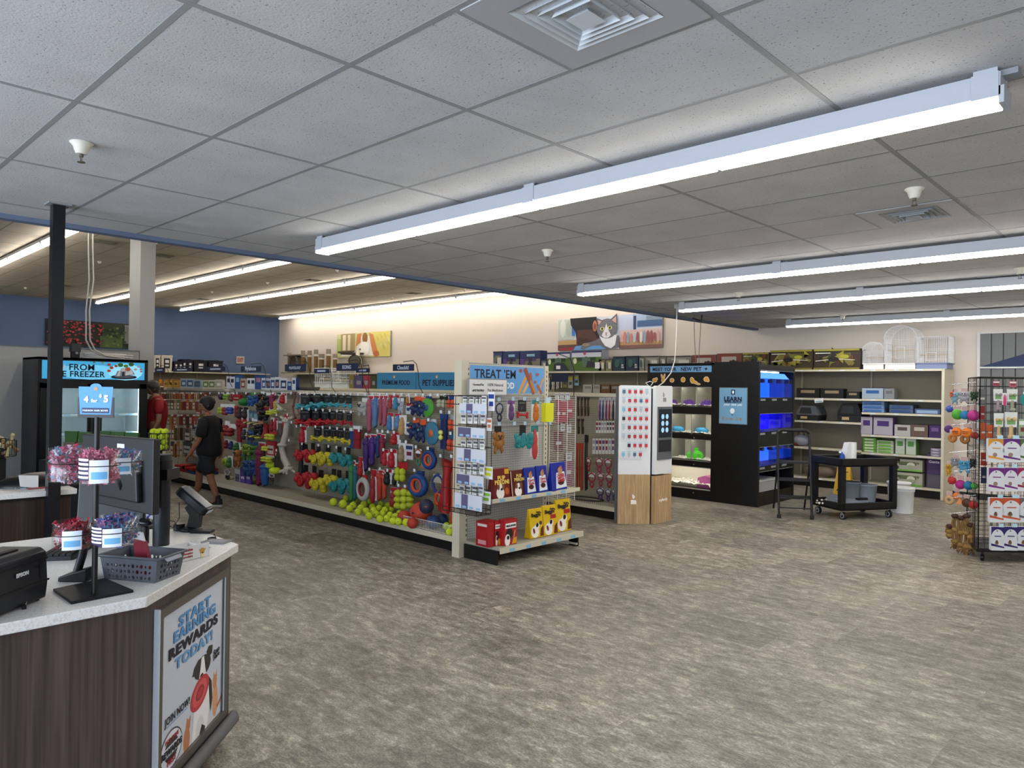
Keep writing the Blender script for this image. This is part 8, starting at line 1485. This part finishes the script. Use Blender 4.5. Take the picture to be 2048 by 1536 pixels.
ob('stand_base', MB().lathe([(0, 0), (.055, 0), (.055, .012), (.035, .02), (.02, .022)], BLACK, 18).cyl((-.06, 0, .0), (-.06, 0, .035), .028, BLACK, 14), t)
ob('stand_neck', MB().prism([(-.015, .015), (.045, .015), (.052, .07), (.045, .115), (-.005, .14), (-.025, .12), (.0, .08)], -.022, .022, BLK2, axis='Y'), t)
RT = Matrix.Translation((.012, 0, .158)) @ Matrix.Rotation(.68, 4, 'Y'); ob('terminal', MB().box(-.09, -.045, -.022, .10, .045, .022, mat('#0e1116', .25), T=RT, ch=.015), t, bevel=.006); ob('screen_bezel', MB().box(-.075, -.04, .022, .085, .04, .026, mat('#2b3440', .15), T=RT), t); ob('edge_strip', MB().box(.101, -.03, -.004, .104, .03, .014, '#a9b4c0', T=RT), t); ob('cable', MB().tube([(-.05, -.03, .15), (-.045, -.035, .07), (-.075, -.04, .02), (-.10, -.03, .03), (-.095, -.03, .055), (-.07, -.03, .05), (-.06, -.03, .02)], .0022, BLACK, 6), t)
for i, (x, y, w_, d_, c, lb, r) in enumerate([(434, 1084, .12, .085, '#77777a', 'grey booklet lying near the counter\'s right corner', .6), (402, 1096, .07, .05, '#a9b6bd', 'pale blue card under the booklet', .3), (405, 1065, .10, .06, '#17181b', 'black tray beside the card reader base', .75)]):
    p = at(x, y, Z=CT); tag(ob(['booklet', 'card', 'pen_tray'][i], MB().box(-w_/2, -d_/2, 0, w_/2, d_/2, (.006, .003, .012)[i], c).box(-w_*.35, -d_*.3, (.006, .003, .012)[i], w_*.35, d_*.3, (.0065, .0035, .0125)[i], ('#8d8d90', '#c8d2d8', '#2a2b2e')[i]), None, (p.x, p.y, CT), (0, 0, r)), lb, ['booklet', 'card', 'tray'][i])
p = at(447, 1089, Z=CT); tag(ob('cable_ring', MB().torus((0, 0, .004), .018, .0035, BLACK, 18, 6, 'Z').tube([(0, .018, .004), (-.05, .04, .004), (-.09, .05, .004)], .003, BLACK, 6), None, at(424, 1078, Z=CT)), 'black cable end lying by the booklet', 'cable')
# monitor pole and monitor
mp = Vector((-3.553, 1.33, CT)); t = thing('monitor_stand', 'black pole stand carrying the register monitor, seen from behind', 'monitor', mp)
ob('pole', MB().cyl((0, 0, 0), (0, 0, .36), .037, mat('#15181e', .3), 20).cyl((0, 0, .36), (0, 0, .40), .044, BLACK, 20), t); ob('pole_cap', MB().cyl((0, 0, .40), (0, 0, .425), .042, '#26282c', 20), t)
ob('clamp', MB().box(-.055, -.055, .31, .055, .055, .36, BLACK, T=Matrix.Rotation(.7, 4, 'Z')), t)
tl, tr, bl_, br = pd(157, 880, 3.50), pd(300, 861, 3.22), pd(162, 1000, 3.50), pd(304, 1002, 3.22)
rv = (tr-tl); rv.z = 0; Wm = rv.length; rv.normalize(); upm = Vector((0, 0, 1)); Fm = frame(tuple(bl_-mp), tuple(rv)); hm = tl.z-bl_.z+.03
ob('monitor_back', MB().prism([(0, 0), (Wm, -.02), (Wm, hm), (0, hm)], -.035, 0, mat('#19191b', .5), T=Fm), t, bevel=.006); ob('rear_bulge', MB().prism([(Wm*.25, .04), (Wm*.88, .03), (Wm*.85, hm*.7), (Wm*.30, hm*.65)], 0, .03, mat('#141416', .5), T=Fm), t, bevel=.01)
ob('sticker', MB().prism(rc(Wm*.52, hm*.84, Wm*.62, hm*.90), .001, .003, '#c8c8c4', T=Fm), t)
m0 = Vector(Fm @ Vector((Wm*.62, hm*.32, .03))); ob('mount_arm', MB().tube([m0, m0+(Vector((0, 0, .335))-m0)*.5, Vector((0, 0, .335))], [.03, .028, .022], BLACK, 8), t)
# lower dark till equipment under the monitor
c = pd(215, 1010, 3.45); t = thing('register_terminal', 'black register screen low behind the hair bow stand', 'register', (c.x, c.y, CT), math.atan2(RV.y, RV.x)+.25); ob('screen_housing', MB().box(-.13, -.02, .03, .16, .02, .30, mat('#101114', .4), T=Matrix.Rotation(-.15, 4, 'X')), t, bevel=.006); ob('base', MB().prism([(-.09, -.08), (.09, -.08), (.09, .09), (-.09, .09)], 0, .03, BLACK), t)
ob('cable', MB().tube([(.16, -.03, .10), (.2, -.03, .14), (.25, -.03, .10), (.27, -.02, .02)], .005, '#2a3c9c', 6), t)
k0, k1 = at(100, 1128, Z=CT), at(178, 1080, Z=CT); t = thing('keyboard', 'black keyboard between the printer and the hair bow stand', 'keyboard', ((k0.x+k1.x)/2, (k0.y+k1.y)/2, CT), math.atan2(k1.y-k0.y, k1.x-k0.x))
ob('case', MB().box(-.19, -.07, 0, .19, .07, .018, '#1c1c1f', ch=.01), t)
kk = MB()
for i in range(15):
    for j in range(5): kk.box(-.178+i*.0238, -.058+j*.024, .018, -.178+i*.0238+.019, -.058+j*.024+.019, .026, '#111114')
o = ob('keys', kk, t); o['kind'] = 'stuff'
c = at(155, 1160, Z=CT); t = thing('scanner_cradle', 'black barcode scanner cradle wedge behind the stand base', 'scanner', (c.x, c.y, CT), math.atan2(RV.y, RV.x)); ob('wedge_base', MB().prism([(-.055, 0), (.05, 0), (.05, .05), (.0, .035), (-.055, .018)], -.035, .05, mat('#0f1014', .35), axis='Y'), t, bevel=.004); ob('arm', MB().tube([(-.015, .02, .02), (.0, .03, .09), (.012, .03, .15)], .016, BLACK, 8), t)
c = at(292, 1050, Z=CT); t = thing('paper_holder', 'white form in a black holder beside the monitor pole', 'papers', (c.x, c.y, CT), math.atan2(RV.y, RV.x)); ob('paper', MB().prism([(-.05, .01), (.035, 0), (.035, .085), (-.035, .095)], -.001, .001, '#b8b8ba', axis='Y', T=Matrix.Rotation(-.25, 4, 'X')), t); ob('holder', MB().prism([(-.08, 0), (.0, 0), (-.02, .05), (-.06, .02)], -.02, .02, BLACK, axis='Y'), t)
c = pd(291, 1026, 3.45); t = thing('hand_scanner', 'black rounded hand scanner left of the monitor pole', 'scanner', (c.x, c.y, CT)); ob('head', MB().sph((0, 0, .10), .04, mat('#15171b', .25), 12, 8, (1.1, .9, .55)), t); ob('handle', MB().cyl((0, 0, 0), (.0, 0, .09), .018, BLACK, 10), t)
# ================================================================ far counter goods and racks
def on_fc(x, y): return at(x, y, Z=CT)
p = on_fc(85, 965); t = thing('till_base', 'black rounded till base with white paper on the far counter', 'register', (-6.22, p.y-.02, CT)); ob('base', MB().sph((0, 0, 0), .26, mat('#101013', .4), 18, 8, (.8, 1.2, .35)), t) ; ob('paper', MB().prism([(-.07, .02), (.04, .0), (.04, .09), (-.08, .10)], 0, .003, '#d8d8d4', T=frame((.2, -.12, 0), (0, 1, 0))), t)
for i, (x, y, w_, d_, c, lb) in enumerate([(20, 972, .16, .30, '#d2d2d0', 'white paper sheet on the far counter, left'), (46, 975, .10, .12, '#bfbfbd', 'white leaflet beside the paper sheet'), (56, 976, .05, .10, '#7fa8bc', 'blue and white card on the far counter'), (82, 977, .04, .16, '#8a4a44', 'thin red leaflet at the far counter edge')]):
    p = on_fc(x, y); tag(ob('paper_sheet', MB().box(-w_/2, -d_/2, 0, w_/2, d_/2, .003+.002*i, c), None, (min(p.x, -5.95), p.y, CT)), lb, 'paper')
def rack(label, x, px0, px1, rows, fill, nm_, seed):
    """wire basket stand: rows of (py top, py bottom)"""
    d0 = x; c = pd((px0+px1)/2, rows[0][0], d0); r = (px1-px0)/2/FPX*d0; t = thing('wire_basket_stand', label, 'basket stand', (c.x, c.y, 0))
    ob('post', MB().box(-.03, -.03, 0, .03, .03, c.z+.02, BLACK), t); ob('foot', MB().box(-r, -r*.8, 0, r, r*.8, .02, BLACK), t)
    for k, (ya, yb) in enumerate(rows):
        za, zb = pd((px0+px1)/2, ya, d0).z, pd((px0+px1)/2, yb, d0).z; b = MB(); n = 22
        for i in range(n): a = 2*PI*i/n; b.cyl((r*math.cos(a), r*math.sin(a), zb), (r*math.cos(a), r*math.sin(a), za), .003, BLACK, 4)
        for z in (za, zb): b.torus((0, 0, z), r, .004, BLACK, 26, 5, 'Z')
        b.cyl((0, 0, zb-.004), (0, 0, zb), r, BLACK, 20); ob('wire_basket', b, t)
        rnd = random.Random(seed+k); q = 0
        for j in range(28):
            a = rnd.uniform(0, 2*PI); rr_ = (r-.04)*math.sqrt(rnd.random()); lz = zb+.035+ (za-zb-.03)*rnd.random()
            pos = (c.x+rr_*math.cos(a), c.y+rr_*math.sin(a), lz)
            if fill == 'ball': q = j % 7; a = (q-1)*PI/3+(j//7)*.5; pos = (c.x+(.069*math.cos(a) if q else 0), c.y+(.069*math.sin(a) if q else 0), zb+.035+.06*(j//7))
            if fill == 'ball' and pos[2] > za+.02: continue
            if fill == 'ball': tag(ob('tennis_ball', MB().sph((0, 0, 0), .033, LIME, 10, 7), None, pos), 'tennis ball in the %s wire basket behind the monitor' % ('upper' if k == 0 else 'lower'), 'ball', 'tennis balls in the %s wire basket' % ('upper' if k == 0 else 'lower'))
            else: tag(ob('rawhide_chew', MB().tube([(-.05, 0, 0), (.05, 0, .01)], .016, nm_[j % len(nm_)], 6).sph((-.055, 0, 0), .024, nm_[j % len(nm_)], 6, 5).sph((.055, 0, .01), .024, nm_[j % len(nm_)], 6, 5), None, pos, (rnd.uniform(-.5, .5), rnd.uniform(-1.2, 1.2), rnd.uniform(0, 3))), 'rawhide chew piled in the wire basket at the left edge', 'dog chew', 'chews in the left wire basket')
rack('black wire basket stand of tennis balls behind the monitor', 8.4, 299, 337, [(866, 900), (1000, 1018)], 'ball', None, 5)
rack('black wire basket stand of rawhide chews at the left edge', 8.4, -18, 29, [(880, 912)], 'chew', ['#c8b888', '#b8a070', '#8c6844', '#d8ccaa'], 9)
# clear bags with green tops in a bin in front of the freezer
c = pd(175, 905, 9.2); t = thing('bag_bin', 'black bin stand of clear green-topped bags in front of the freezer', 'display bin', (c.x, c.y, 0)); zb = c.z-.12; ob('bin', MB().box(-.42, -.30, 0, .75, .30, zb+.05, BLACK, T=Matrix.Rotation(math.atan2(RV.y, RV.x), 4, 'Z')), t)
for i, (x0, x1, y0) in enumerate([(130, 157, 862), (158, 182, 864), (200, 222, 862), (222, 250, 863), (250, 278, 865)]):
    a, b = pd(x0, y0, 9.2), pd(x1, y0, 9.2); w_ = (b-a).xy.length; g = thing('chew_bag', 'clear bag of chews with a green top, %s from the left in the bin' % nth(i), 'treat bag', ((a.x+b.x)/2, (a.y+b.y)/2, zb+.05), math.atan2(RV.y, RV.x), 'green-topped bags in the bin')
    h_ = a.z-zb-.05; ob('bag_lower', MB().prism([(-w_*.45, 0), (w_*.45, 0), (w_*.42, h_*.6), (-w_*.42, h_*.6)], -.05, .05, mat('#7c6a5c', .3), axis='Y'), g); ob('bag_top', MB().prism([(-w_*.42, h_*.6), (w_*.42, h_*.6), (w_*.5, h_), (-w_*.46, h_)], -.02, .02, mat('#3f6a38', .35), axis='Y'), g)
# things on the freezer and the white cords
zt = 2.03; fz0 = at(250, 712, Z=zt+.01) if False else Vector((-12.3, 3.75, zt)); b = MB(); rnd = random.Random(4)
for k in range(7): b.torus((rnd.uniform(-.03, .03), rnd.uniform(-.05, .05), .012+.012*k), .16, .008, '#c4c4c0', 26, 6, 'Z', sc=(.8, 1.9+rnd.uniform(-.2, .2)))
tag(ob('cord_coil', b, None, fz0), 'flat coil of white cord lying on top of the freezer', 'cord')
for i, (xa, xm, xb) in enumerate(((175, 174, 172), (184, 181, 180))):
    top = at(xa, 457, X=-6.50); pts = [(top.x, top.y, CZ-.045)]
    k = Vector((-11.9, 3.45+.1*i, zt+.06))
    # hangs straight from the high ceiling above the freezer
    q = at(xa, 470, X=-11.9); pts = [Vector((-11.9, q.y, CZ2)), Vector((-11.9, q.y+.01, 3.7)), Vector((-11.9, at(xa+3, 560, X=-11.9).y, at(xa, 560, X=-11.9).z)), Vector((-11.9, at(xm-2, 620, X=-11.9).y, at(xa, 620, X=-11.9).z)), at(xb+(0 if i == 0 else 0), 680, X=-11.9), at(xb+10, 700, X=-11.95), at(xb+30, 712, X=-12.0)]
    pts[-1].z = zt+.05; pts.append(Vector((-12.1, pts[-1].y+.25, zt+.03)))
    tag(ob('hanging_cord', MB().tube(pts, .012, '#b9b7ae', 6)), 'white cord hanging down to the freezer, %s of the pair' % ('left' if i == 0 else 'right'), 'cord', 'white cords above the freezer')
t = thing('spray_can_cluster', 'dark camera bracket standing on top of the freezer behind the pole', 'bracket', (-12.3, at(150, 712, X=-12.3).y, zt)); ob('bracket', MB().box(-.05, -.05, 0, .05, .05, .14, '#2c2c30').box(-.07, -.06, .10, .07, .06, .22, '#3c3c40'), t); ob('knob', MB().cyl((.05, 0, .08), (.10, 0, .08), .02, '#8a8c90', 8), t); t.name = 'camera_bracket'
a = at(1354, 609, Z=CZ); kt = (-5.12, 7.98, 1.70)
y_ = a.y; t = thing('power_cord', 'white cord hanging from the ceiling to the pet tag kiosk', 'cord', (0, 0, 0))
pts = [Vector((a.x, a.y, CZ))]+[Vector((a.x+(kt[0]-a.x)*f_, a.y+(kt[1]-a.y)*f_, z)) for f_, z in ((.02, 2.6), (.05, 2.3), (.10, 2.1), (.3, 1.92), (.7, 1.78), (1, 1.72))]
ob('cord', MB().tube(pts, .007, '#c9c8c4', 6), t); ob('ceiling_plug', MB().box(a.x-.03, a.y-.03, CZ-.06, a.x+.03, a.y+.03, CZ, '#a8a8a4'), t)
tag(ob('cord_loop', MB().tube([(-5.15, 7.83, 1.735), (-5.17, 7.80, 1.77), (-5.13, 7.84, 1.79), (-5.10, 7.86, 1.775), (-5.12, 7.84, 1.735)], .006, '#c9c8c4', 6)), 'small white cord loop on top of the kiosk', 'cord')
for i, (x, x2) in enumerate(((1388, 1391), (1402, 1398))):
    a = at(x, 634, Y=10.6); tag(ob('hanging_wire', MB().tube([(a.x, 10.6, CZ), (a.x+.01*(1-2*i), 10.6, 2.6), (at(x2, 700, Y=10.6).x, 10.6, 2.25), (at(x2, 716, Y=10.6).x, 10.6, 2.12)], .006, '#7c7a74', 5)), 'thin grey wire above the pet habitats, %s of two' % ('left' if i == 0 else 'right'), 'wire', 'grey wires above the habitats')
a = at(1395, 643, Y=10.6); tag(ob('wire_hanger', MB().tube([(a.x-.09, 10.6, a.z+.06), (a.x+.07, 10.6, a.z-.0), (a.x+.08, 10.6, a.z+.1)], .014, '#2c2c2e', 6)), 'small dark hook at the top of the grey wires', 'hook')
# ================================================================ people
def skin(name, pts, edges, m_, parent, sub=2):
    """one continuous surface grown round connected joints: pts = [(x, y, z, rx, ry)]"""
    me = bpy.data.meshes.new(name); me.from_pydata([p[:3] for p in pts], edges, []); o = bpy.data.objects.new(name, me); C.objects.link(o); o.parent = parent
    me.materials.append(mat(m_, .7) if isinstance(m_, str) else m_)
    sk = o.modifiers.new('skin', 'SKIN'); sk.use_smooth_shade = True
    for v, p in zip(me.skin_vertices[0].data, pts): v.radius = (p[3], p[4] if len(p) > 4 else p[3])
    me.skin_vertices[0].data[0].use_root = True
    s_ = o.modifiers.new('subdivision', 'SUBSURF'); s_.levels = s_.render_levels = sub
    return o
def chain(n0, k): return [(n0+i, n0+i+1) for i in range(k-1)]
def hand(base, d, down, side, s, out, pts, edges, root):
    """palm, four bent fingers and a thumb appended to the body's joint list"""
    d, side = Vector(d).normalized(), Vector(side).normalized(); dn = Vector(down).normalized(); b = Vector(base)
    pts.append((*(b+d*.035*s), .020*s, .012*s)); pts.append((*(b+d*.07*s), .027*s, .012*s)); edges += [(root, len(pts)-2), (len(pts)-2, len(pts)-1)]; palm = len(pts)-1
    for i, (o_, l) in enumerate(((-.024, .055), (-.008, .065), (.008, .06), (.024, .046))):
        p = b+d*.085*s+side*o_*s; pr = palm
        for j, (f_, cu) in enumerate(((.0, 0), (.5, .25), (1, .75))):
            q = p+d*l*f_*s*(1-.25*cu)+dn*l*cu*.6*s; pts.append((*q, (.0085-.001*j)*s)); edges.append((pr, len(pts)-1)); pr = len(pts)-1
    pr = len(pts)-14 if False else palm-1
    for q in (b+d*.045*s-side*.032*s, b+d*.075*s-side*.042*s+dn*.01*s): pts.append((*q, .009*s)); edges.append((pr, len(pts)-1)); pr = len(pts)-1
# ---- the boy walks to the left (-X) past the toys; local axes are the world's, origin at the floor under him
SK = '#8a5a40'; bo = at(424, 1000, Y=4.42); bx = bo.x
boy = thing('person', 'boy in a black cap, black T-shirt and dark shorts walking left past the dog toys', 'person', (bx, 4.36, 0), math.radians(38))
sY = -.13   # his left side is nearest the camera
pts = [(0, 0, .80, .10, .12), (0, 0, .95, .10, .13), (.0, 0, 1.10, .11, .14), (-.01, 0, 1.19, .07, .09), (-.02, 0, 1.245, .046, .046), (-.035, 0, 1.30, .045, .045)]
edges = chain(0, 6)
def limb(root, l):
    pr = root
    for p in l: pts.append(p); edges.append((pr, len(pts)-1)); pr = len(pts)-1
    return pr
fb, ff = .17, -.26
limb(0, [(.01, -.07, .76, .075), (.05, -.08, .47, .052), (fb*.75, -.075, .25, .05), (fb, -.07, .085, .034), (fb-.06, -.07, .045, .03), (fb-.13, -.07, .035, .028)])
limb(0, [(-.02, .07, .76, .075), (-.17, .08, .47, .052), (ff*.70, .085, .26, .05), (ff, .085, .09, .034), (ff-.07, .085, .06, .03), (ff-.13, .085, .06, .026)])
hx_ = -.20
w1 = limb(3, [(.01, -.13, 1.17, .05), (.01, -.17, 1.13, .048), (-.03, -.20, .91, .036), (hx_*.8, -.20, .72, .026)])
hand((hx_*.8, -.20, .72), (-.5, 0, -.87), (.6, .1, -.3), (0, 1, 0), .92, 1, pts, edges, w1)
w2 = limb(3, [(.01, .13, 1.17, .05), (.02, .17, 1.13, .048), (.08, .19, .94, .036), (.10, .19, .75, .026)])
hand((.10, .19, .75), (-.2, 0, -1), (-.6, 0, 0), (0, 1, 0), .92, 1, pts, edges, w2)
skin('body', pts, edges, mat(SK, .6), boy)
# head with a face in profile
def head(parent, x, y, z, yaw, r, sk, hair, hc):
    H = Matrix.Translation((x, y, z)) @ Matrix.Rotation(yaw, 4, 'Z'); b = MB()   # face looks along local -X
    b.sph((0, 0, 0), r, sk, 22, 16, (1.0, .80, 1.16), T=H); b.sph((-r*.50, 0, -r*.62), r*.48, sk, 14, 9, (1, .95, .72), T=H); b.sph((-r*.62, 0, r*.14), r*.42, sk, 12, 8, (.8, 1.25, .6), T=H)
    b.add([(-r*.93, 0, r*.10), (-r*1.22, 0, -r*.27), (-r*.93, -r*.19, -r*.33), (-r*.93, r*.19, -r*.33), (-r*.72, -r*.1, r*.05), (-r*.72, r*.1, r*.05)], [(0, 1, 2), (0, 3, 1), (1, 3, 2), (0, 2, 4), (0, 5, 3)], sk, True, H)
    for s_ in (-1, 1): b.torus((.02, s_*r*.80, -r*.08), r*.17, r*.06, sk, 12, 6, 'Y', (.8, 1.15), T=H).sph((.02, s_*r*.77, -r*.08), r*.14, sk, 8, 6, (.8, .5, 1.2), T=H)
    h = ob('head', b, parent); e = MB()
    for s_ in (-1, 1): e.sph((-r*.86, s_*r*.33, r*.02), r*.12, '#d8d0c8', 8, 6, (.6, 1, .7), T=H).sph((-r*.93, s_*r*.33, r*.02), r*.055, '#1c1210', 7, 5, T=H).box(-r*.98, s_*r*.18, r*.17, -r*.84, s_*r*.48, r*.23, '#17100c', T=H)
    ob('eyes', e, h); ob('mouth', MB().sph((-r*.99, 0, -r*.58), r*.16, '#7a3c34', 10, 6, (.4, 1.5, .45), T=H), h)
    b = MB(); b.sph((r*.12, 0, r*.10), r*1.06, hc, 20, 14, (.98, .84, 1.12), T=H)
    if hair: ob('hair', b, parent)
    return H, r
H, r = head(boy, -.035, 0, 1.395, .38, .088, mat(SK, .6), True, '#0d0b0b')
c = MB(); c.lathe([(r*1.20, r*.12), (r*1.20, r*.42), (r*1.08, r*.88), (r*.72, r*1.20), (r*.2, r*1.34), (0, r*1.35)], '#08080a', 20, T=H @ Matrix.Translation((r*.08, 0, .0)) @ Matrix.Diagonal((1, .86, 1, 1)))
ob('cap', c, boy); ob('cap_brim', MB().prism([(-r*.9, -r*.62), (-r*1.6, -r*.55), (-r*1.9, 0), (-r*1.6, r*.55), (-r*.9, r*.62)], r*.28, r*.36, '#08080a', T=H), boy)
# T-shirt, shorts, socks, shoes
KSH = mat('#0a0a0c', .85)
sp = [(.01, 0, .64, .19, .19), (.01, 0, .78, .18, .185), (0, 0, .95, .165, .175), (0, 0, 1.10, .145, .16), (0, 0, 1.17, .105, .13), (-.015, 0, 1.235, .058, .062)]; se = chain(0, 6)
for s_ in (-1, 1): n = len(sp); sp += [(.01, s_*.13, 1.17, .07), (.01, s_*.185, 1.10, .078), (-.01 if s_ < 0 else .04, s_*.205, .94, .078)]; se += [(4, n), (n, n+1), (n+1, n+2)]
skin('t_shirt', sp, se, KSH, boy)
sp = [(0, 0, .80, .125, .145), (0, 0, .70, .125, .14), (.015, -.075, .64, .105), (.06, -.08, .42, .102), (-.05, .075, .64, .105), (-.16, .08, .43, .10)]
skin('shorts', sp, [(0, 1), (1, 2), (2, 3), (1, 4), (4, 5)], mat('#16181d', .85), boy)
def shoe(x, y, z, c1, rz=0, s=1, pitch=0):
    T = Matrix.Translation((x, y, z)) @ Matrix.Rotation(rz, 4, 'Z') @ Matrix.Rotation(pitch, 4, 'Y') @ Matrix.Scale(s, 4); b = MB()
    b.prism([(-.165, -.02), (-.15, -.036), (-.05, -.044), (.06, -.036), (.08, -.015), (.08, .015), (.06, .036), (-.05, .044), (-.15, .036), (-.165, .02)], 0, .026, '#b8b2a6', T=T)
    b.sph((-.10, 0, .03), .052, c1, 12, 8, (1.25, .82, .75), T=T).sph((.0, 0, .04), .055, c1, 12, 8, (1.5, .72, .85), T=T).lathe([(.044, .03), (.042, .10)], c1, 12, T=T @ Matrix.Translation((.03, 0, 0)))
    b.box(-.10, -.02, .066, -.04, .02, .078, '#8a8478', T=T); return b
ob('shoe', shoe(fb, -.07, 0, '#1d1b1b', 0, 1), boy); ob('shoe', shoe(ff, .085, .012, '#1d1b1b', 0, 1, .12), boy)
for (x, y) in ((fb, -.07), (ff, .085)): ob('sock', MB().cyl((x+.015, y, .06), (x+.01, y, .15), .039, '#0e0e10', 12), boy)
# ---- the man in red, seen past the freezer, facing left
mx_ = at(309, 880, X=-12.45); man = thing('person', 'man in a red shirt and dark cap standing half hidden by the freezer', 'person', (-12.45, mx_.y, 0), PI/2-.15)
# local -X is the way he faces (-Y in the world)
pts = [(0, 0, .95, .13, .15), (.0, 0, 1.12, .13, .15), (.01, 0, 1.30, .13, .17), (.0, 0, 1.42, .08, .11), (-.02, 0, 1.49, .055, .055), (-.04, 0, 1.54, .05, .05)]; edges = chain(0, 6)
for s_ in (-1, 1): limb(0, [(0, s_*.09, .90, .095), (.0, s_*.10, .50, .065), (.02, s_*.10, .28, .058), (.03, s_*.10, .08, .04), (-.06, s_*.10, .04, .035), (-.14, s_*.10, .035, .03)])
for s_ in (-1, 1):
    w1 = limb(3, [(.01, s_*.16, 1.39, .06), (.01, s_*.21, 1.34, .058), (.01, s_*.235, 1.08, .044), (-.10, s_*.22, .86, .03)]); hand((-.10, s_*.22, .86), (-.4, 0, -.9), (.5, 0, -.2), (0, 1, 0), 1, 1, pts, edges, w1)
SK2 = mat('#8c6650', .6); skin('body', pts, edges, SK2, man)
H, r = head(man, -.05, 0, 1.60, .05, .10, SK2, True, '#3c322a')
ob('cap', MB().lathe([(r*1.2, r*.10), (r*1.2, r*.40), (r*1.05, r*.85), (r*.65, r*1.12), (0, r*1.2)], '#2e2f2c', 18, T=H @ Matrix.Diagonal((1, .86, 1, 1))), man); ob('cap_brim', MB().prism([(-r*.9, -r*.6), (-r*1.7, -r*.5), (-r*1.95, 0), (-r*1.7, r*.5), (-r*.9, r*.6)], r*.22, r*.30, '#2a2b28', T=H), man)
sp = [(.0, 0, .86, .165, .18), (.01, 0, 1.05, .17, .185), (.03, 0, 1.26, .17, .20), (.02, 0, 1.38, .115, .16), (-.01, 0, 1.46, .075, .08)]; se = chain(0, 5)
for s_ in (-1, 1): n = len(sp); sp += [(.01, s_*.17, 1.385, .085), (.01, s_*.225, 1.31, .085), (.01, s_*.24, 1.16, .082)]; se += [(3, n), (n, n+1), (n+1, n+2)]
skin('shirt', sp, se, mat('#8c1420', .8), man)
sp = [(0, 0, .92, .15, .17), (0, 0, .82, .13, .15), (0, -.10, .74, .10), (.01, -.10, .40, .085), (.03, -.10, .10, .075), (0, .10, .74, .10), (.01, .10, .40, .085), (.03, .10, .10, .075)]
skin('trousers', sp, [(0, 1), (1, 2), (2, 3), (3, 4), (1, 5), (5, 6), (6, 7)], mat('#101114', .85), man)
for s_ in (-1, 1): ob('shoe', shoe(.03, s_*.10, 0, '#141414', 0, 1.15), man)
